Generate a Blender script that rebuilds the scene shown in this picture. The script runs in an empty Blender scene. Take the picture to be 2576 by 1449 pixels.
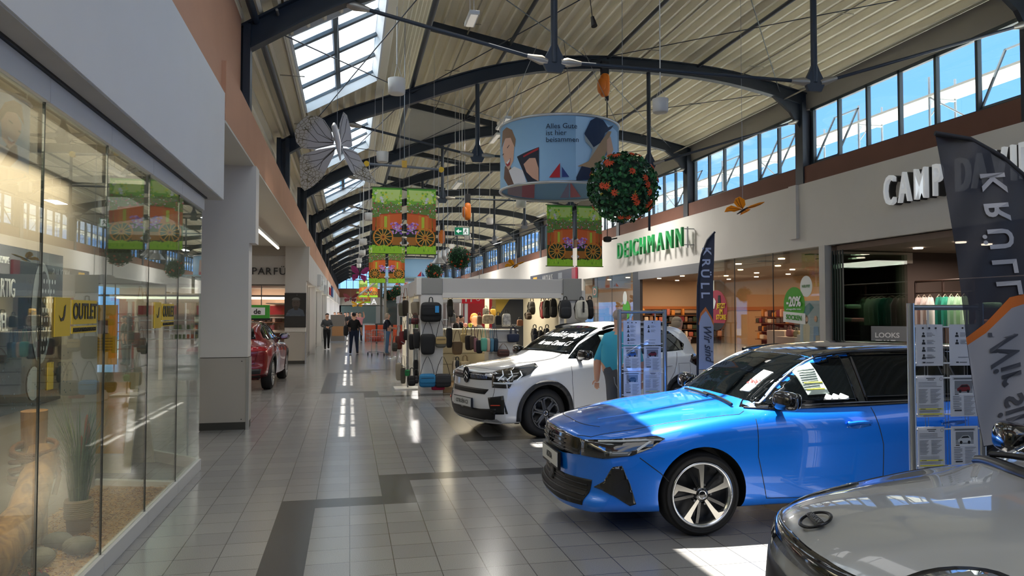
import bpy, bmesh, math, random
from mathutils import Vector, Matrix, Euler
from mathutils.bvhtree import BVHTree
PI=math.pi; R_=math.radians
S=bpy.context.scene; COL=S.collection
random.seed(7)
# ---------------------------------------------------------------- camera, sky, sun, exposure
FPX=1850.; PITCH=math.atan(59.5/FPX); YAW=math.atan(410/math.hypot(FPX,59.5)); EYE=1.73
cd=bpy.data.cameras.new('camera'); cd.sensor_width=36; cd.lens=36*FPX/2576; cd.clip_end=400; cd.clip_start=.05
cam=bpy.data.objects.new('camera',cd); COL.objects.link(cam)
cam.location=(0,0,EYE); cam.rotation_euler=(PI/2+PITCH,0,-YAW); S.camera=cam
S.view_settings.view_transform='Standard'; S.view_settings.look='None'; S.view_settings.gamma=1
S.view_settings.exposure=1.2; S.view_settings.use_curve_mapping=False
SUN_E=11.; SKY=.80
W=bpy.data.worlds.new('sky'); S.world=W; W.use_nodes=True
n=W.node_tree.nodes; l=W.node_tree.links; n.clear()
o=n.new('ShaderNodeOutputWorld'); b=n.new('ShaderNodeBackground'); l.new(b.outputs[0],o.inputs[0])
tc=n.new('ShaderNodeTexCoord'); mp=n.new('ShaderNodeMapping'); mp.inputs['Scale'].default_value=(1,1,2.2)
l.new(tc.outputs['Generated'],mp.inputs[0])
nz=n.new('ShaderNodeTexNoise'); nz.inputs['Scale'].default_value=2.3; nz.inputs['Detail'].default_value=7; nz.inputs['Roughness'].default_value=.55
l.new(mp.outputs[0],nz.inputs['Vector'])
sx=n.new('ShaderNodeSeparateXYZ'); l.new(tc.outputs['Generated'],sx.inputs[0])
zr=n.new('ShaderNodeValToRGB'); zr.color_ramp.elements[0].position=.0; zr.color_ramp.elements[0].color=(.24,.50,.98,1)
zr.color_ramp.elements[1].position=.7; zr.color_ramp.elements[1].color=(.09,.28,.85,1); l.new(sx.outputs[2],zr.inputs[0])
cr=n.new('ShaderNodeValToRGB'); cr.color_ramp.elements[0].position=.50; cr.color_ramp.elements[0].color=(0,0,0,1)
cr.color_ramp.elements[1].position=.60; cr.color_ramp.elements[1].color=(1,1,1,1)
ad=n.new('ShaderNodeMath'); ad.operation='MULTIPLY_ADD'; ad.inputs[1].default_value=.30; ad.inputs[2].default_value=-.04
l.new(sx.outputs[2],ad.inputs[0]); a2=n.new('ShaderNodeMath'); a2.operation='ADD'; l.new(ad.outputs[0],a2.inputs[0]); l.new(nz.outputs['Fac'],a2.inputs[1])
l.new(a2.outputs[0],cr.inputs[0])
mx=n.new('ShaderNodeMixRGB'); l.new(cr.outputs[0],mx.inputs[0]); l.new(zr.outputs[0],mx.inputs[1]); mx.inputs[2].default_value=(1,.99,.97,1)
l.new(mx.outputs[0],b.inputs[0]); b.inputs[1].default_value=SKY
sd=bpy.data.lights.new('sun','SUN'); sd.energy=SUN_E; sd.angle=.009; sd.color=(1,.95,.86)
sun=bpy.data.objects.new('sun',sd); COL.objects.link(sun)
sun.rotation_euler=Vector((0.04,-.30,-1.)).to_track_quat('-Z','Y').to_euler()
def lamp(kind,loc,energy,color=(1,.93,.82),size=.2,spot=None,sy=None,rot=None,name='lamp_light'):
    d=bpy.data.lights.new(name,kind); d.energy=energy; d.color=color
    if kind=='AREA':
        d.size=size
        if sy: d.shape='RECTANGLE'; d.size_y=sy
    else: d.shadow_soft_size=size
    if spot: d.spot_size=spot; d.spot_blend=.6
    q=bpy.data.objects.new(name,d); COL.objects.link(q); q.location=loc
    if rot: q.rotation_euler=rot
    return q
# ---------------------------------------------------------------- point from a sight line (design aid)
_Rt=Vector((math.cos(YAW),-math.sin(YAW),0)); _Fh=Vector((math.sin(YAW),math.cos(YAW),0))
_F=math.cos(PITCH)*_Fh+Vector((0,0,math.sin(PITCH))); _U=-math.sin(PITCH)*_Fh+Vector((0,0,math.cos(PITCH)))
def at(x,y,X=None,Y=None,Z=None):
    r=_F+_Rt*((x-1288)/FPX)+_U*((724.5-y)/FPX)
    t = X/r.x if X is not None else (Y/r.y if Y is not None else (Z-EYE)/r.z)
    return Vector((0,0,EYE))+r*t
# ---------------------------------------------------------------- materials
MC={}
def hx(s): 
    s=s.lstrip('#'); v=[int(s[i:i+2],16)/255 for i in (0,2,4)]
    return tuple((c/12.92 if c<=.04045 else ((c+.055)/1.055)**2.4) for c in v)
def M(col,rough=.5,metal=0,coat=0,bump=0,bs=40,alpha=1,spec=.5,emit=0,var=0,vs=6,trans=0):
    key=(col,rough,metal,coat,bump,bs,alpha,spec,emit,var,vs,trans)
    if key in MC: return MC[key]
    m=bpy.data.materials.new('mat_%d'%len(MC)); m.use_nodes=True; nt=m.node_tree; p=nt.nodes['Principled BSDF']
    c=hx(col) if isinstance(col,str) else col
    p.inputs['Base Color'].default_value=(*c,1); p.inputs['Roughness'].default_value=rough; p.inputs['Metallic'].default_value=metal
    p.inputs['Coat Weight'].default_value=coat; p.inputs['Coat Roughness'].default_value=.02; p.inputs['Specular IOR Level'].default_value=spec
    if emit: p.inputs['Emission Color'].default_value=(*c,1); p.inputs['Emission Strength'].default_value=emit
    t=None
    if bump or var:
        t=nt.nodes.new('ShaderNodeTexCoord')
    if bump:
        z=nt.nodes.new('ShaderNodeTexNoise'); z.inputs['Scale'].default_value=bs; z.inputs['Detail'].default_value=3
        nt.links.new(t.outputs['Object'],z.inputs['Vector'])
        k=nt.nodes.new('ShaderNodeBump'); k.inputs['Strength'].default_value=bump; k.inputs['Distance'].default_value=.01
        nt.links.new(z.outputs['Fac'],k.inputs['Height']); nt.links.new(k.outputs[0],p.inputs['Normal'])
    if var:
        z=nt.nodes.new('ShaderNodeTexNoise'); z.inputs['Scale'].default_value=vs; z.inputs['Detail'].default_value=5
        nt.links.new(t.outputs['Object'],z.inputs['Vector'])
        mr=nt.nodes.new('ShaderNodeMapRange'); mr.inputs[1].default_value=.3; mr.inputs[2].default_value=.7
        mr.inputs[3].default_value=1-var; mr.inputs[4].default_value=1+var; nt.links.new(z.outputs['Fac'],mr.inputs[0])
        mm=nt.nodes.new('ShaderNodeVectorMath'); mm.operation='SCALE'; mm.inputs[0].default_value=c
        nt.links.new(mr.outputs[0],mm.inputs['Scale']); nt.links.new(mm.outputs[0],p.inputs['Base Color'])
    if trans:
        out=nt.nodes['Material Output']; tr=nt.nodes.new('ShaderNodeBsdfTranslucent'); tr.inputs[0].default_value=(*c,1)
        ms=nt.nodes.new('ShaderNodeMixShader'); ms.inputs[0].default_value=trans
        nt.links.new(p.outputs[0],ms.inputs[1]); nt.links.new(tr.outputs[0],ms.inputs[2]); nt.links.new(ms.outputs[0],out.inputs[0])
    if alpha<1:
        out=nt.nodes['Material Output']; tr=nt.nodes.new('ShaderNodeBsdfTransparent')
        ms=nt.nodes.new('ShaderNodeMixShader'); ms.inputs[0].default_value=alpha
        nt.links.new(tr.outputs[0],ms.inputs[1]); nt.links.new(p.outputs[0],ms.inputs[2]); nt.links.new(ms.outputs[0],out.inputs[0])
    MC[key]=m; return m
def glass(tint=(1,1,1),ior=1.5,base=.0,key='g'):
    k=('glass',tint,ior,base)
    if k in MC: return MC[k]
    m=bpy.data.materials.new('glass'); m.use_nodes=True; nt=m.node_tree; nt.nodes.clear()
    out=nt.nodes.new('ShaderNodeOutputMaterial'); tr=nt.nodes.new('ShaderNodeBsdfTransparent'); tr.inputs[0].default_value=(*tint,1)
    g=nt.nodes.new('ShaderNodeBsdfGlossy'); g.inputs['Roughness'].default_value=0; lw=nt.nodes.new('ShaderNodeLayerWeight'); lw.inputs[0].default_value=.5
    pw=nt.nodes.new('ShaderNodeMath'); pw.operation='POWER'; pw.inputs[1].default_value=4.2; nt.links.new(lw.outputs['Facing'],pw.inputs[0])
    mr=nt.nodes.new('ShaderNodeMapRange'); r0=((ior-1)/(ior+1))**2; mr.inputs[3].default_value=r0+base; mr.inputs[4].default_value=1; nt.links.new(pw.outputs[0],mr.inputs[0])
    ms=nt.nodes.new('ShaderNodeMixShader'); nt.links.new(mr.outputs[0],ms.inputs[0]); nt.links.new(tr.outputs[0],ms.inputs[1]); nt.links.new(g.outputs[0],ms.inputs[2])
    nt.links.new(ms.outputs[0],out.inputs[0]); MC[k]=m; return m
def tex(name,fn):
    k=('tex',name)
    if k in MC: return MC[k]
    m=bpy.data.materials.new(name); m.use_nodes=True; nt=m.node_tree; fn(nt,nt.nodes['Principled BSDF']); MC[k]=m; return m
def wood(nt,p,c1='c49a63',c2='8d6238',sc=(3,3,.6)):
    t=nt.nodes.new('ShaderNodeTexCoord'); mp=nt.nodes.new('ShaderNodeMapping'); mp.inputs['Scale'].default_value=sc; nt.links.new(t.outputs['Object'],mp.inputs[0])
    z=nt.nodes.new('ShaderNodeTexNoise'); z.inputs['Scale'].default_value=4; z.inputs['Detail'].default_value=8; z.inputs['Distortion'].default_value=1.2; nt.links.new(mp.outputs[0],z.inputs['Vector'])
    r=nt.nodes.new('ShaderNodeValToRGB'); r.color_ramp.elements[0].position=.35; r.color_ramp.elements[1].position=.62
    r.color_ramp.elements[0].color=(*hx(c2),1); r.color_ramp.elements[1].color=(*hx(c1),1); nt.links.new(z.outputs['Fac'],r.inputs[0]); nt.links.new(r.outputs[0],p.inputs['Base Color'])
    p.inputs['Roughness'].default_value=.7
def stone(nt,p,base,fleck,sc=260,rough=.25,joints=True,glare=.5):
    t=nt.nodes.new('ShaderNodeTexCoord'); z=nt.nodes.new('ShaderNodeTexNoise'); z.inputs['Scale'].default_value=sc; z.inputs['Detail'].default_value=2
    nt.links.new(t.outputs['Object'],z.inputs['Vector']); r=nt.nodes.new('ShaderNodeValToRGB')
    r.color_ramp.elements[0].position=.35; r.color_ramp.elements[1].position=.72; r.color_ramp.elements[0].color=(*base,1); r.color_ramp.elements[1].color=(*fleck,1)
    nt.links.new(z.outputs['Fac'],r.inputs[0])
    mp=nt.nodes.new('ShaderNodeMapping'); mp.inputs['Location'].default_value=(-.017,.14,0); nt.links.new(t.outputs['Object'],mp.inputs[0])
    bk=nt.nodes.new('ShaderNodeTexBrick'); bk.offset=0; bk.squash=1; bk.inputs['Scale'].default_value=1; bk.inputs['Brick Width'].default_value=.3; bk.inputs['Row Height'].default_value=.3
    bk.inputs['Mortar Size'].default_value=.0035; bk.inputs['Mortar Smooth'].default_value=.2
    bk.inputs['Color1'].default_value=(.92,.92,.92,1); bk.inputs['Color2'].default_value=(1.06,1.06,1.04,1); bk.inputs['Mortar'].default_value=(.28,.28,.28,1)
    nt.links.new(mp.outputs[0],bk.inputs['Vector'])
    mu=nt.nodes.new('ShaderNodeMixRGB'); mu.blend_type='MULTIPLY'; mu.inputs[0].default_value=1; nt.links.new(r.outputs[0],mu.inputs[1]); nt.links.new(bk.outputs['Color'],mu.inputs[2])
    nt.links.new(mu.outputs[0],p.inputs['Base Color']); p.inputs['Roughness'].default_value=rough; p.inputs['Specular IOR Level'].default_value=glare
# ---------------------------------------------------------------- mesh builder
class MB:
    def __init__(s): s.v=[]; s.f=[]; s.mi=[]; s.sm=[]; s.mats=[]; s.cur=0
    def use(s,m):
        if m not in s.mats: s.mats.append(m)
        s.cur=s.mats.index(m); return s
    def add(s,vs,fs,smooth=False):
        k=len(s.v); s.v+= [tuple(v) for v in vs]
        for f in fs: s.f.append([i+k for i in f]); s.mi.append(s.cur); s.sm.append(smooth)
        return s
    def box(s,x0,x1,y0,y1,z0,z1):
        return s.add([(x0,y0,z0),(x1,y0,z0),(x1,y1,z0),(x0,y1,z0),(x0,y0,z1),(x1,y0,z1),(x1,y1,z1),(x0,y1,z1)],
            [(0,3,2,1),(4,5,6,7),(0,1,5,4),(1,2,6,5),(2,3,7,6),(3,0,4,7)])
    def cbox(s,c,d,rot=None):
        vs=[Vector((sx*d[0]/2,sy*d[1]/2,sz*d[2]/2)) for sz in(-1,1) for sx,sy in((-1,-1),(1,-1),(1,1),(-1,1))]
        m=rot if isinstance(rot,Matrix) else (Euler(rot).to_matrix() if rot else Matrix.Identity(3))
        return s.add([m@v+Vector(c) for v in vs],[(0,3,2,1),(4,5,6,7),(0,1,5,4),(1,2,6,5),(2,3,7,6),(3,0,4,7)])
    def rbox(s,c,d,r,rot=None,pz=4.5,n=3,taper=0):
        # soft superellipsoid-like box
        vs=[];fs=[];N=8*n;Mv=4*n
        m=Euler(rot).to_matrix() if rot else Matrix.Identity(3)
        def sg(v,p): return math.copysign(abs(v)**(2/p),v)
        for j in range(Mv+1):
            ph=-PI/2+PI*j/Mv
            for i in range(N):
                th=2*PI*i/N
                q=Vector((sg(math.cos(ph),pz)*sg(math.cos(th),pz)*d[0]/2,sg(math.cos(ph),pz)*sg(math.sin(th),pz)*d[1]/2,sg(math.sin(ph),pz)*d[2]/2))
                if taper: q.x*=1-taper*(q.z/d[2]+.5); q.y*=1-taper*(q.z/d[2]+.5)
                vs.append(m@q+Vector(c))
        for j in range(Mv):
            for i in range(N): fs.append((j*N+i,j*N+(i+1)%N,(j+1)*N+(i+1)%N,(j+1)*N+i))
        return s.add(vs,fs,True)
    def tube(s,pts,r,n=8,cap=True,closed=False,smooth=True,flat=1.):
        pts=[Vector(p) for p in pts]; K=len(pts); vs=[];fs=[]; rr=r if isinstance(r,(list,tuple)) else [r]*K
        d0=(pts[1]-pts[0]).normalized(); up=Vector((0,0,1)) if abs(d0.z)<.9 else Vector((1,0,0))
        a=d0.cross(up).normalized()
        for k in range(K):
            if closed: d=(pts[(k+1)%K]-pts[k-1]).normalized()
            else: d=((pts[min(k+1,K-1)]-pts[max(k-1,0)])).normalized()
            a=(a-d*a.dot(d)); a=a.normalized() if a.length>1e-6 else d.orthogonal().normalized(); bb=d.cross(a)
            for i in range(n):
                t=2*PI*i/n; vs.append(pts[k]+a*math.cos(t)*rr[k]+bb*math.sin(t)*rr[k]*flat)
        KK=K if closed else K-1
        for k in range(KK):
            k2=(k+1)%K
            for i in range(n): fs.append((k*n+i,k*n+(i+1)%n,k2*n+(i+1)%n,k2*n+i))
        s.add(vs,fs,smooth)
        if cap and not closed: s.add(vs[:n],[tuple(range(n))[::-1]]); s.add(vs[-n:],[tuple(range(n))])
        return s
    def cyl(s,c,r,z0,z1,n=24,r2=None,cap=True):
        return s.tube([(c[0],c[1],z0),(c[0],c[1],z1)],[r,r if r2 is None else r2],n,cap)
    def lathe(s,prof,n=32,c=(0,0,0),axis='z',rot=None):
        vs=[];fs=[];K=len(prof); m=rot if rot is not None else Matrix.Identity(3)
        for (r,z) in prof:
            for i in range(n):
                t=2*PI*i/n; q=Vector((r*math.cos(t),r*math.sin(t),z)) if axis=='z' else (Vector((r*math.cos(t),z,r*math.sin(t))) if axis=='y' else Vector((z,r*math.cos(t),r*math.sin(t))))
                vs.append(m@q+Vector(c))
        for k in range(K-1):
            for i in range(n):
                q=(k*n+i,k*n+(i+1)%n,(k+1)*n+(i+1)%n,(k+1)*n+i)
                fs.append(q if axis!='y' else q[::-1])
        return s.add(vs,fs,True)
    def sph(s,c,r,n=12,sc=(1,1,1)):
        c=Vector(c); return s.lathe([(max(1e-4,r*math.cos(-PI/2+PI*j/n)),r*math.sin(-PI/2+PI*j/n)) for j in range(n+1)],n*2,(0,0,0),'z',None) if False else s._sph(c,r,n,sc)
    def _sph(s,c,r,n,sc):
        vs=[];fs=[];N=2*n
        for j in range(n+1):
            ph=-PI/2+PI*j/n
            for i in range(N):
                t=2*PI*i/N; vs.append(c+Vector((r*sc[0]*math.cos(ph)*math.cos(t),r*sc[1]*math.cos(ph)*math.sin(t),r*sc[2]*math.sin(ph))))
        for j in range(n):
            for i in range(N): fs.append((j*N+i,j*N+(i+1)%N,(j+1)*N+(i+1)%N,(j+1)*N+i))
        return s.add(vs,fs,True)
    def prism(s,poly,fn,t0,t1,smooth=False):
        # poly: 2D outline; fn(a,b,t)->3D
        n=len(poly); vs=[fn(a,b,t0) for a,b in poly]+[fn(a,b,t1) for a,b in poly]
        return s.add(vs,[tuple(range(n))[::-1],tuple(range(n,2*n))]+[(i,(i+1)%n,n+(i+1)%n,n+i) for i in range(n)],smooth)
    def build(s,name,mat=None,parent=None,label=None,cat=None,group=None,kind=None,bevel=0,loc=None,rot=None,fix=True):
        me=bpy.data.meshes.new(name); me.from_pydata(s.v,[],s.f)
        mats=s.mats if s.mats else [mat]
        for m in mats: me.materials.append(m)
        me.polygons.foreach_set('material_index',s.mi if s.mats else [0]*len(s.f)); me.polygons.foreach_set('use_smooth',s.sm)
        if fix:
            bm=bmesh.new(); bm.from_mesh(me); bmesh.ops.recalc_face_normals(bm,faces=bm.faces); bm.to_mesh(me); bm.free()
        me.update(); ob=bpy.data.objects.new(name,me); COL.objects.link(ob)
        if parent: ob.parent=parent
        if loc: ob.location=loc
        if rot: ob.rotation_euler=rot
        if bevel:
            b=ob.modifiers.new('bevel','BEVEL'); b.width=bevel; b.segments=2; b.limit_method='ANGLE'; b.angle_limit=R_(40)
        return tag(ob,label,cat,group,kind)
def tag(o,label=None,cat=None,group=None,kind=None):
    if label: o['label']=label
    if cat: o['category']=cat
    if group: o['group']=group
    if kind: o['kind']=kind
    return o
def thing(name,label,cat,loc=(0,0,0),rz=0,group=None,rot=None):
    o=bpy.data.objects.new(name,None); COL.objects.link(o); o.empty_display_size=.1
    o.location=loc; o.rotation_euler=rot if rot else (0,0,rz); return tag(o,label,cat,group)
def copy_tree(o,parent=None):
    c=o.copy(); COL.objects.link(c)
    if parent: c.parent=parent
    for ch in list(o.children): copy_tree(ch,c)
    return c
def text(s,size,mat,parent=None,loc=(0,0,0),rot=(PI/2,0,0),depth=.003,name='lettering',sx=1,bold=0,align='CENTER',mapfn=None,sp=1,shear=0):
    cu=bpy.data.curves.new('t','FONT'); cu.body=s; cu.size=size; cu.extrude=depth; cu.align_x=align; cu.align_y='CENTER'; cu.space_character=sp; cu.offset=bold; cu.shear=shear
    cu.resolution_u=3
    t=bpy.data.objects.new('t',cu); COL.objects.link(t); dg=bpy.context.evaluated_depsgraph_get(); dg.update()
    me=bpy.data.meshes.new_from_object(t.evaluated_get(dg)); bpy.data.objects.remove(t)
    me.materials.clear(); me.materials.append(mat); me.transform(Matrix.Diagonal((sx,1,1,1)))
    if mapfn:
        for v in me.vertices: v.co=mapfn(v.co)
    ob=bpy.data.objects.new(name,me); COL.objects.link(ob); ob.location=loc; ob.rotation_euler=rot
    if parent: ob.parent=parent
    return ob
def art(name,polys,parent,fn,step=.0015,mats=None,t0=0,rough=.6,trans=0):
    # stacked flat printed shapes: fn(a,b,layer_offset)->3D ; one mesh, one material per ink
    mb=MB()
    for k,(c,pts) in enumerate(polys):
        mb.use(M(c,rough,trans=trans) if isinstance(c,(str,tuple)) else c)
        o=t0+step*(k+1); mb.add([fn(a,b,o) for a,b in pts],[tuple(range(len(pts)))])
    return mb.build(name,parent=parent,fix=False)
def ell(cx,cy,rx,ry,n=20,a0=0,a1=2*PI): return [(cx+rx*math.cos(a0+(a1-a0)*i/n),cy+ry*math.sin(a0+(a1-a0)*i/n)) for i in range(n if a1-a0>6.28 else n+1)]
def ORD(k): return ['nearest','second nearest','third nearest','fourth nearest','fifth nearest','sixth nearest','seventh nearest','eighth nearest','ninth nearest','tenth nearest','eleventh nearest','twelfth nearest','thirteenth nearest','fourteenth nearest','farthest'][k]
# ================================================================ SETTING
DK=M('232a33',.45); DK2=M('2b333d',.4); WHITE=M('d9d7d3',.6,var=.02,vs=1.2); WALLW=M('cfcbc5',.7,var=.03,vs=.8)
CREAM=M('c9c1ae',.6); PEACH=M('c49272',.8,var=.04,vs=1.5); BROWN=M('6e4a3c',.8,var=.05,vs=2)
ROOFM=M('efe8d3',.45,var=.04,vs=.9); ALU=M('b9bcc0',.3,metal=.9); STEEL=M('9a9da2',.35,metal=.9)
BLK=M('121214',.5); GLASS=glass((.97,1,.99),1.5); GLASS2=glass((.9,.97,.95),1.6,.02)
TILE=tex('tile',lambda nt,p: stone(nt,p,(.185,.182,.18),(.37,.365,.36),rough=.2,glare=.6))
TILED=tex('tile_dark',lambda nt,p: stone(nt,p,(.05,.05,.052),(.07,.07,.07),rough=.25))
BAYS=[11.2+7.2*i for i in range(15)]; XL=-1.42; XR=12.5; YEND=115.
# floor: one mesh, tiles in light and dark stone
dark=set()
def dk(i0,i1,y0,y1):
    for i in range(i0,i1+1):
        for j in range(round((y0-4.96)/.3),round((y1-4.96)/.3)): dark.add((i,j))
dk(-2,-2,1.5,7.06); dk(-1,0,6.76,7.06); dk(1,1,6.76,7.96); dk(2,12,7.66,7.96); dk(12,12,4.5,7.96)
dk(5,5,9.76,13.4); dk(5,14,9.76,10.06)
for Y0 in (15.16,30.2,45.2):
    dk(1,1,Y0,Y0+1.2); dk(-1,0,Y0+.9,Y0+1.2); dk(-2,-2,Y0+.9,Y0+6.3); dk(-1,0,Y0+6.,Y0+6.3); dk(1,1,Y0+6.,Y0+7.2); dk(2,16,Y0+6.9,Y0+7.2); dk(2,16,Y0,Y0+.3)
    dk(6,7,Y0+8.1,Y0+10)
mb=MB(); mb.use(TILE); mb.use(TILED); vi={}
for i in range(-8,44):
    for j in range(-14,-12): dark.add((i,j))  # unseen rows next to the camera, laid dark to dim reflections
def fv(i,j):
    if (i,j) not in vi: vi[(i,j)]=len(mb.v); mb.v.append((.017+.3*i,4.96+.3*j,0))
    return vi[(i,j)]
for i in range(-8,44):
    for j in range(-14,160):
        mb.f.append([fv(i,j),fv(i+1,j),fv(i+1,j+1),fv(i,j+1)]); mb.mi.append(1 if (i,j) in dark else 0); mb.sm.append(False)
x0,x1=.017-2.4,.017+13.2; y0,y1=4.96-4.2,4.96+48
mb.cur=0
for (a,b_,c,d) in ((-14,x0,y0,y1),(x1,26,y0,y1),(-14,26,-6,y0),(-14,26,y1,125)):
    mb.cur=1 if c==-6 else 0; mb.add([(a,c,0),(b_,c,0),(b_,d,0),(a,d,0)],[(0,1,2,3)])  # unseen floor behind the camera set dark to cut glare in the car glass
mb.build('floor',kind='structure',fix=False)
# roof cross-section (X,Z)
ARCH=[(-1.42,5.55),(-.5,6.12),(.03,6.39),(1.44,6.91),(2.6,7.36),(3.66,7.72),(5.09,8.04),(6.59,8.17),(7.8,8.17),(9,8.14),(10.0,8.06),(10.98,7.90),(12.2,7.64),(12.5,7.56)]
def smooth(p,k=2):
    for _ in range(k):
        q=[p[0]]
        for a,b in zip(p,p[1:]): q+=[(a[0]*.75+b[0]*.25,a[1]*.75+b[1]*.25),(a[0]*.25+b[0]*.75,a[1]*.25+b[1]*.75)]
        q.append(p[-1]); p=q
    return p
def corr(pl,pitch=.3,dep=.16,ph=0):
    # trapezoidal sheet profile along a polyline
    segs=[];L=0
    for a,b in zip(pl,pl[1:]):
        d=math.hypot(b[0]-a[0],b[1]-a[1]); segs.append((L,L+d,a,b)); L+=d
    def P(s):
        for s0,s1,a,b in segs:
            if s<=s1+1e-9:
                t=(s-s0)/(s1-s0); dx,dz=(b[0]-a[0])/(s1-s0),(b[1]-a[1])/(s1-s0); return (a[0]+(b[0]-a[0])*t,a[1]+(b[1]-a[1])*t,-dz,dx)
        return (*segs[-1][3],0,1)
    out=[];s=ph
    ks=[(0,0),(.16,0),(.3,1),(.86,1)]
    while s<L:
        for u,hh in ks:
            q=s+u*pitch
            if q>L: break
            x,z,nx,nz=P(q); out.append((x+nx*dep*hh,z+nz*dep*hh))
        s+=pitch
    x,z,nx,nz=P(L); out.append((x,z)); return out
def sheet(mb,prof,ya,yb,th=.012):
    n=len(prof); vs=[(x,ya,z) for x,z in prof]+[(x,yb,z) for x,z in prof]
    mb.add(vs,[(i,i+1,n+i+1,n+i) for i in range(n-1)])
    vs=[(x,ya,z+.03) for x,z in prof]+[(x,yb,z+.03) for x,z in prof]
    mb.add(vs,[(i,n+i,n+i+1,i+1) for i in range(n-1)])
RY0,RY1=2.5,115.
mb=MB().use(ROOFM)
lft=corr([(-1.85,5.83),(-1.42,6.02),(-.96,6.27)]); mid=corr([(.60,7.12),(.80,7.24)]); steep=corr([(.80,7.24),(1.98,9.12)],.26,.09)
rgt=corr(smooth([(1.98,9.12),(5.0,8.56),(6.6,8.64),(7.8,8.66),(10,8.54),(11,8.36),(12.0,8.12),(12.9,7.86)],2))
sheet(mb,lft,RY0,RY1)
sheet(mb,[(.60,7.12),(.80,7.24)],RY0,RY1); sheet(mb,steep,RY0,RY1); 
def split(pl,x):
    a=[p for p in pl if p[0]<x]; b=[p for p in pl if p[0]>=x]
    return a+[b[0]],b
rA,rB=split(rgt,3.62)
SUN_GAPS=[(6.75,9.75),(11.75,13.55)]; pv=2.5  # roof gaps added out of view so that sun reaches the cars
for a,b_ in SUN_GAPS: sheet(mb,rA,pv,a); pv=b_
sheet(mb,rA,pv,RY1); sheet(mb,rB,-6,RY1)  # right slope carried on unseen behind the camera to darken car window reflections
skl=corr([(-.96,6.27),(.60,7.12)])
SKY_Y=[(12.45+7.2*i,17.25+7.2*i) for i in range(-1,14)]
pv=RY0
for a,b_ in SKY_Y:
    if a>pv: sheet(mb,skl,pv,a)
    pv=b_
sheet(mb,skl,pv,RY1)
mb.build('ceiling',kind='structure',fix=False)
# skylights (milky panes; slits by the middle bar added to throw floor sun strips)
def hazef(nt,p):
    out=nt.nodes['Material Output']; p.inputs['Base Color'].default_value=(.3,.33,.36,1); p.inputs['Roughness'].default_value=.1
    tc=nt.nodes.new('ShaderNodeTexCoord'); z=nt.nodes.new('ShaderNodeTexNoise'); z.inputs['Scale'].default_value=.8; z.inputs['Detail'].default_value=5; nt.links.new(tc.outputs['Object'],z.inputs['Vector'])
    r=nt.nodes.new('ShaderNodeValToRGB'); r.color_ramp.elements[0].position=.4; r.color_ramp.elements[1].position=.65; r.color_ramp.elements[0].color=(.42,.49,.56,1); r.color_ramp.elements[1].color=(.66,.69,.72,1); nt.links.new(z.outputs['Fac'],r.inputs[0])
    tr=nt.nodes.new('ShaderNodeBsdfTranslucent'); nt.links.new(r.outputs[0],tr.inputs[0]); ms=nt.nodes.new('ShaderNodeMixShader'); ms.inputs[0].default_value=.9
    nt.links.new(p.outputs[0],ms.inputs[1]); nt.links.new(tr.outputs[0],ms.inputs[2]); nt.links.new(ms.outputs[0],out.inputs[0])
HAZE=tex('milky_pane',hazef)
for k,(a,b_) in enumerate(SKY_Y):
    t=tag(bpy.data.objects.new('window_%d'%(k+1),None),kind='structure'); COL.objects.link(t); t.location=(-.2,(a+b_)/2,6.7)
    def lx(x,z): return (x+.2,z-6.7)
    L2=(b_-a)/2; mb=MB()
    p0,p1=lx(-.96,6.27),lx(.60,7.12); nx,nz=-.478,.878; dd=.28
    for (ya,yb) in ((-L2,-L2+.04),(L2-.04,L2)):
        mb.add([(p0[0],ya,p0[1]-.02),(p1[0],ya,p1[1]-.02),(p1[0]+nx*dd,ya,p1[1]+nz*dd),(p0[0]+nx*dd,ya,p0[1]+nz*dd)]+[(p0[0],yb,p0[1]-.02),(p1[0],yb,p1[1]-.02),(p1[0]+nx*dd,yb,p1[1]+nz*dd),(p0[0]+nx*dd,yb,p0[1]+nz*dd)],[(0,1,2,3),(4,7,6,5),(0,4,5,1),(3,2,6,7)])
    for p,s in ((p0,-1),(p1,1)):
        q=(p[0]+.04*s*.878,p[1]+.04*s*.478)
        pr=[p,q,(q[0]+nx*dd,q[1]+nz*dd),(p[0]+nx*dd,p[1]+nz*dd)]
        mb.prism(pr,lambda A,B,T:(A,T,B),-L2,L2)
    mb.build('reveal',M('dfe3e6',.6),t)
    mb=MB(); e=.24
    def bar(xa,xb,ya,yb):
        fa=lambda f:(p0[0]+(p1[0]-p0[0])*f,p0[1]+(p1[1]-p0[1])*f)
        A=fa(xa);B=fa(xb); mb.prism([(A[0]+nx*(e-.06),A[1]+nz*(e-.06)),(B[0]+nx*(e-.06),B[1]+nz*(e-.06)),(B[0]+nx*e,B[1]+nz*e),(A[0]+nx*e,A[1]+nz*e)],lambda P,Q,T:(P,T,Q),ya,yb)
    bar(.47,.53,-L2,L2)
    for j in range(5):
        y=-L2+j*(2*L2)/4; bar(0,1,max(-L2,y-.06),min(L2,y+.06))
    mb.build('frame',M('4c5a66',.5),t)
    mb=MB(); A=(p0[0]+nx*e,p0[1]+nz*e);B=(p1[0]+nx*e,p1[1]+nz*e)
    for f0,f1 in (((0,.435),(.565,1)) if k>0 else ((0,.5),(.5,1))):
        P0=(A[0]+(B[0]-A[0])*f0,A[1]+(B[1]-A[1])*f0);P1=(A[0]+(B[0]-A[0])*f1,A[1]+(B[1]-A[1])*f1)
        MB().prism([P0,P1,(P1[0]+nx*.012,P1[1]+nz*.012),(P0[0]+nx*.012,P0[1]+nz*.012)],lambda P,Q,T:(P,T,Q),-L2,L2).build('pane',HAZE,t)
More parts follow.
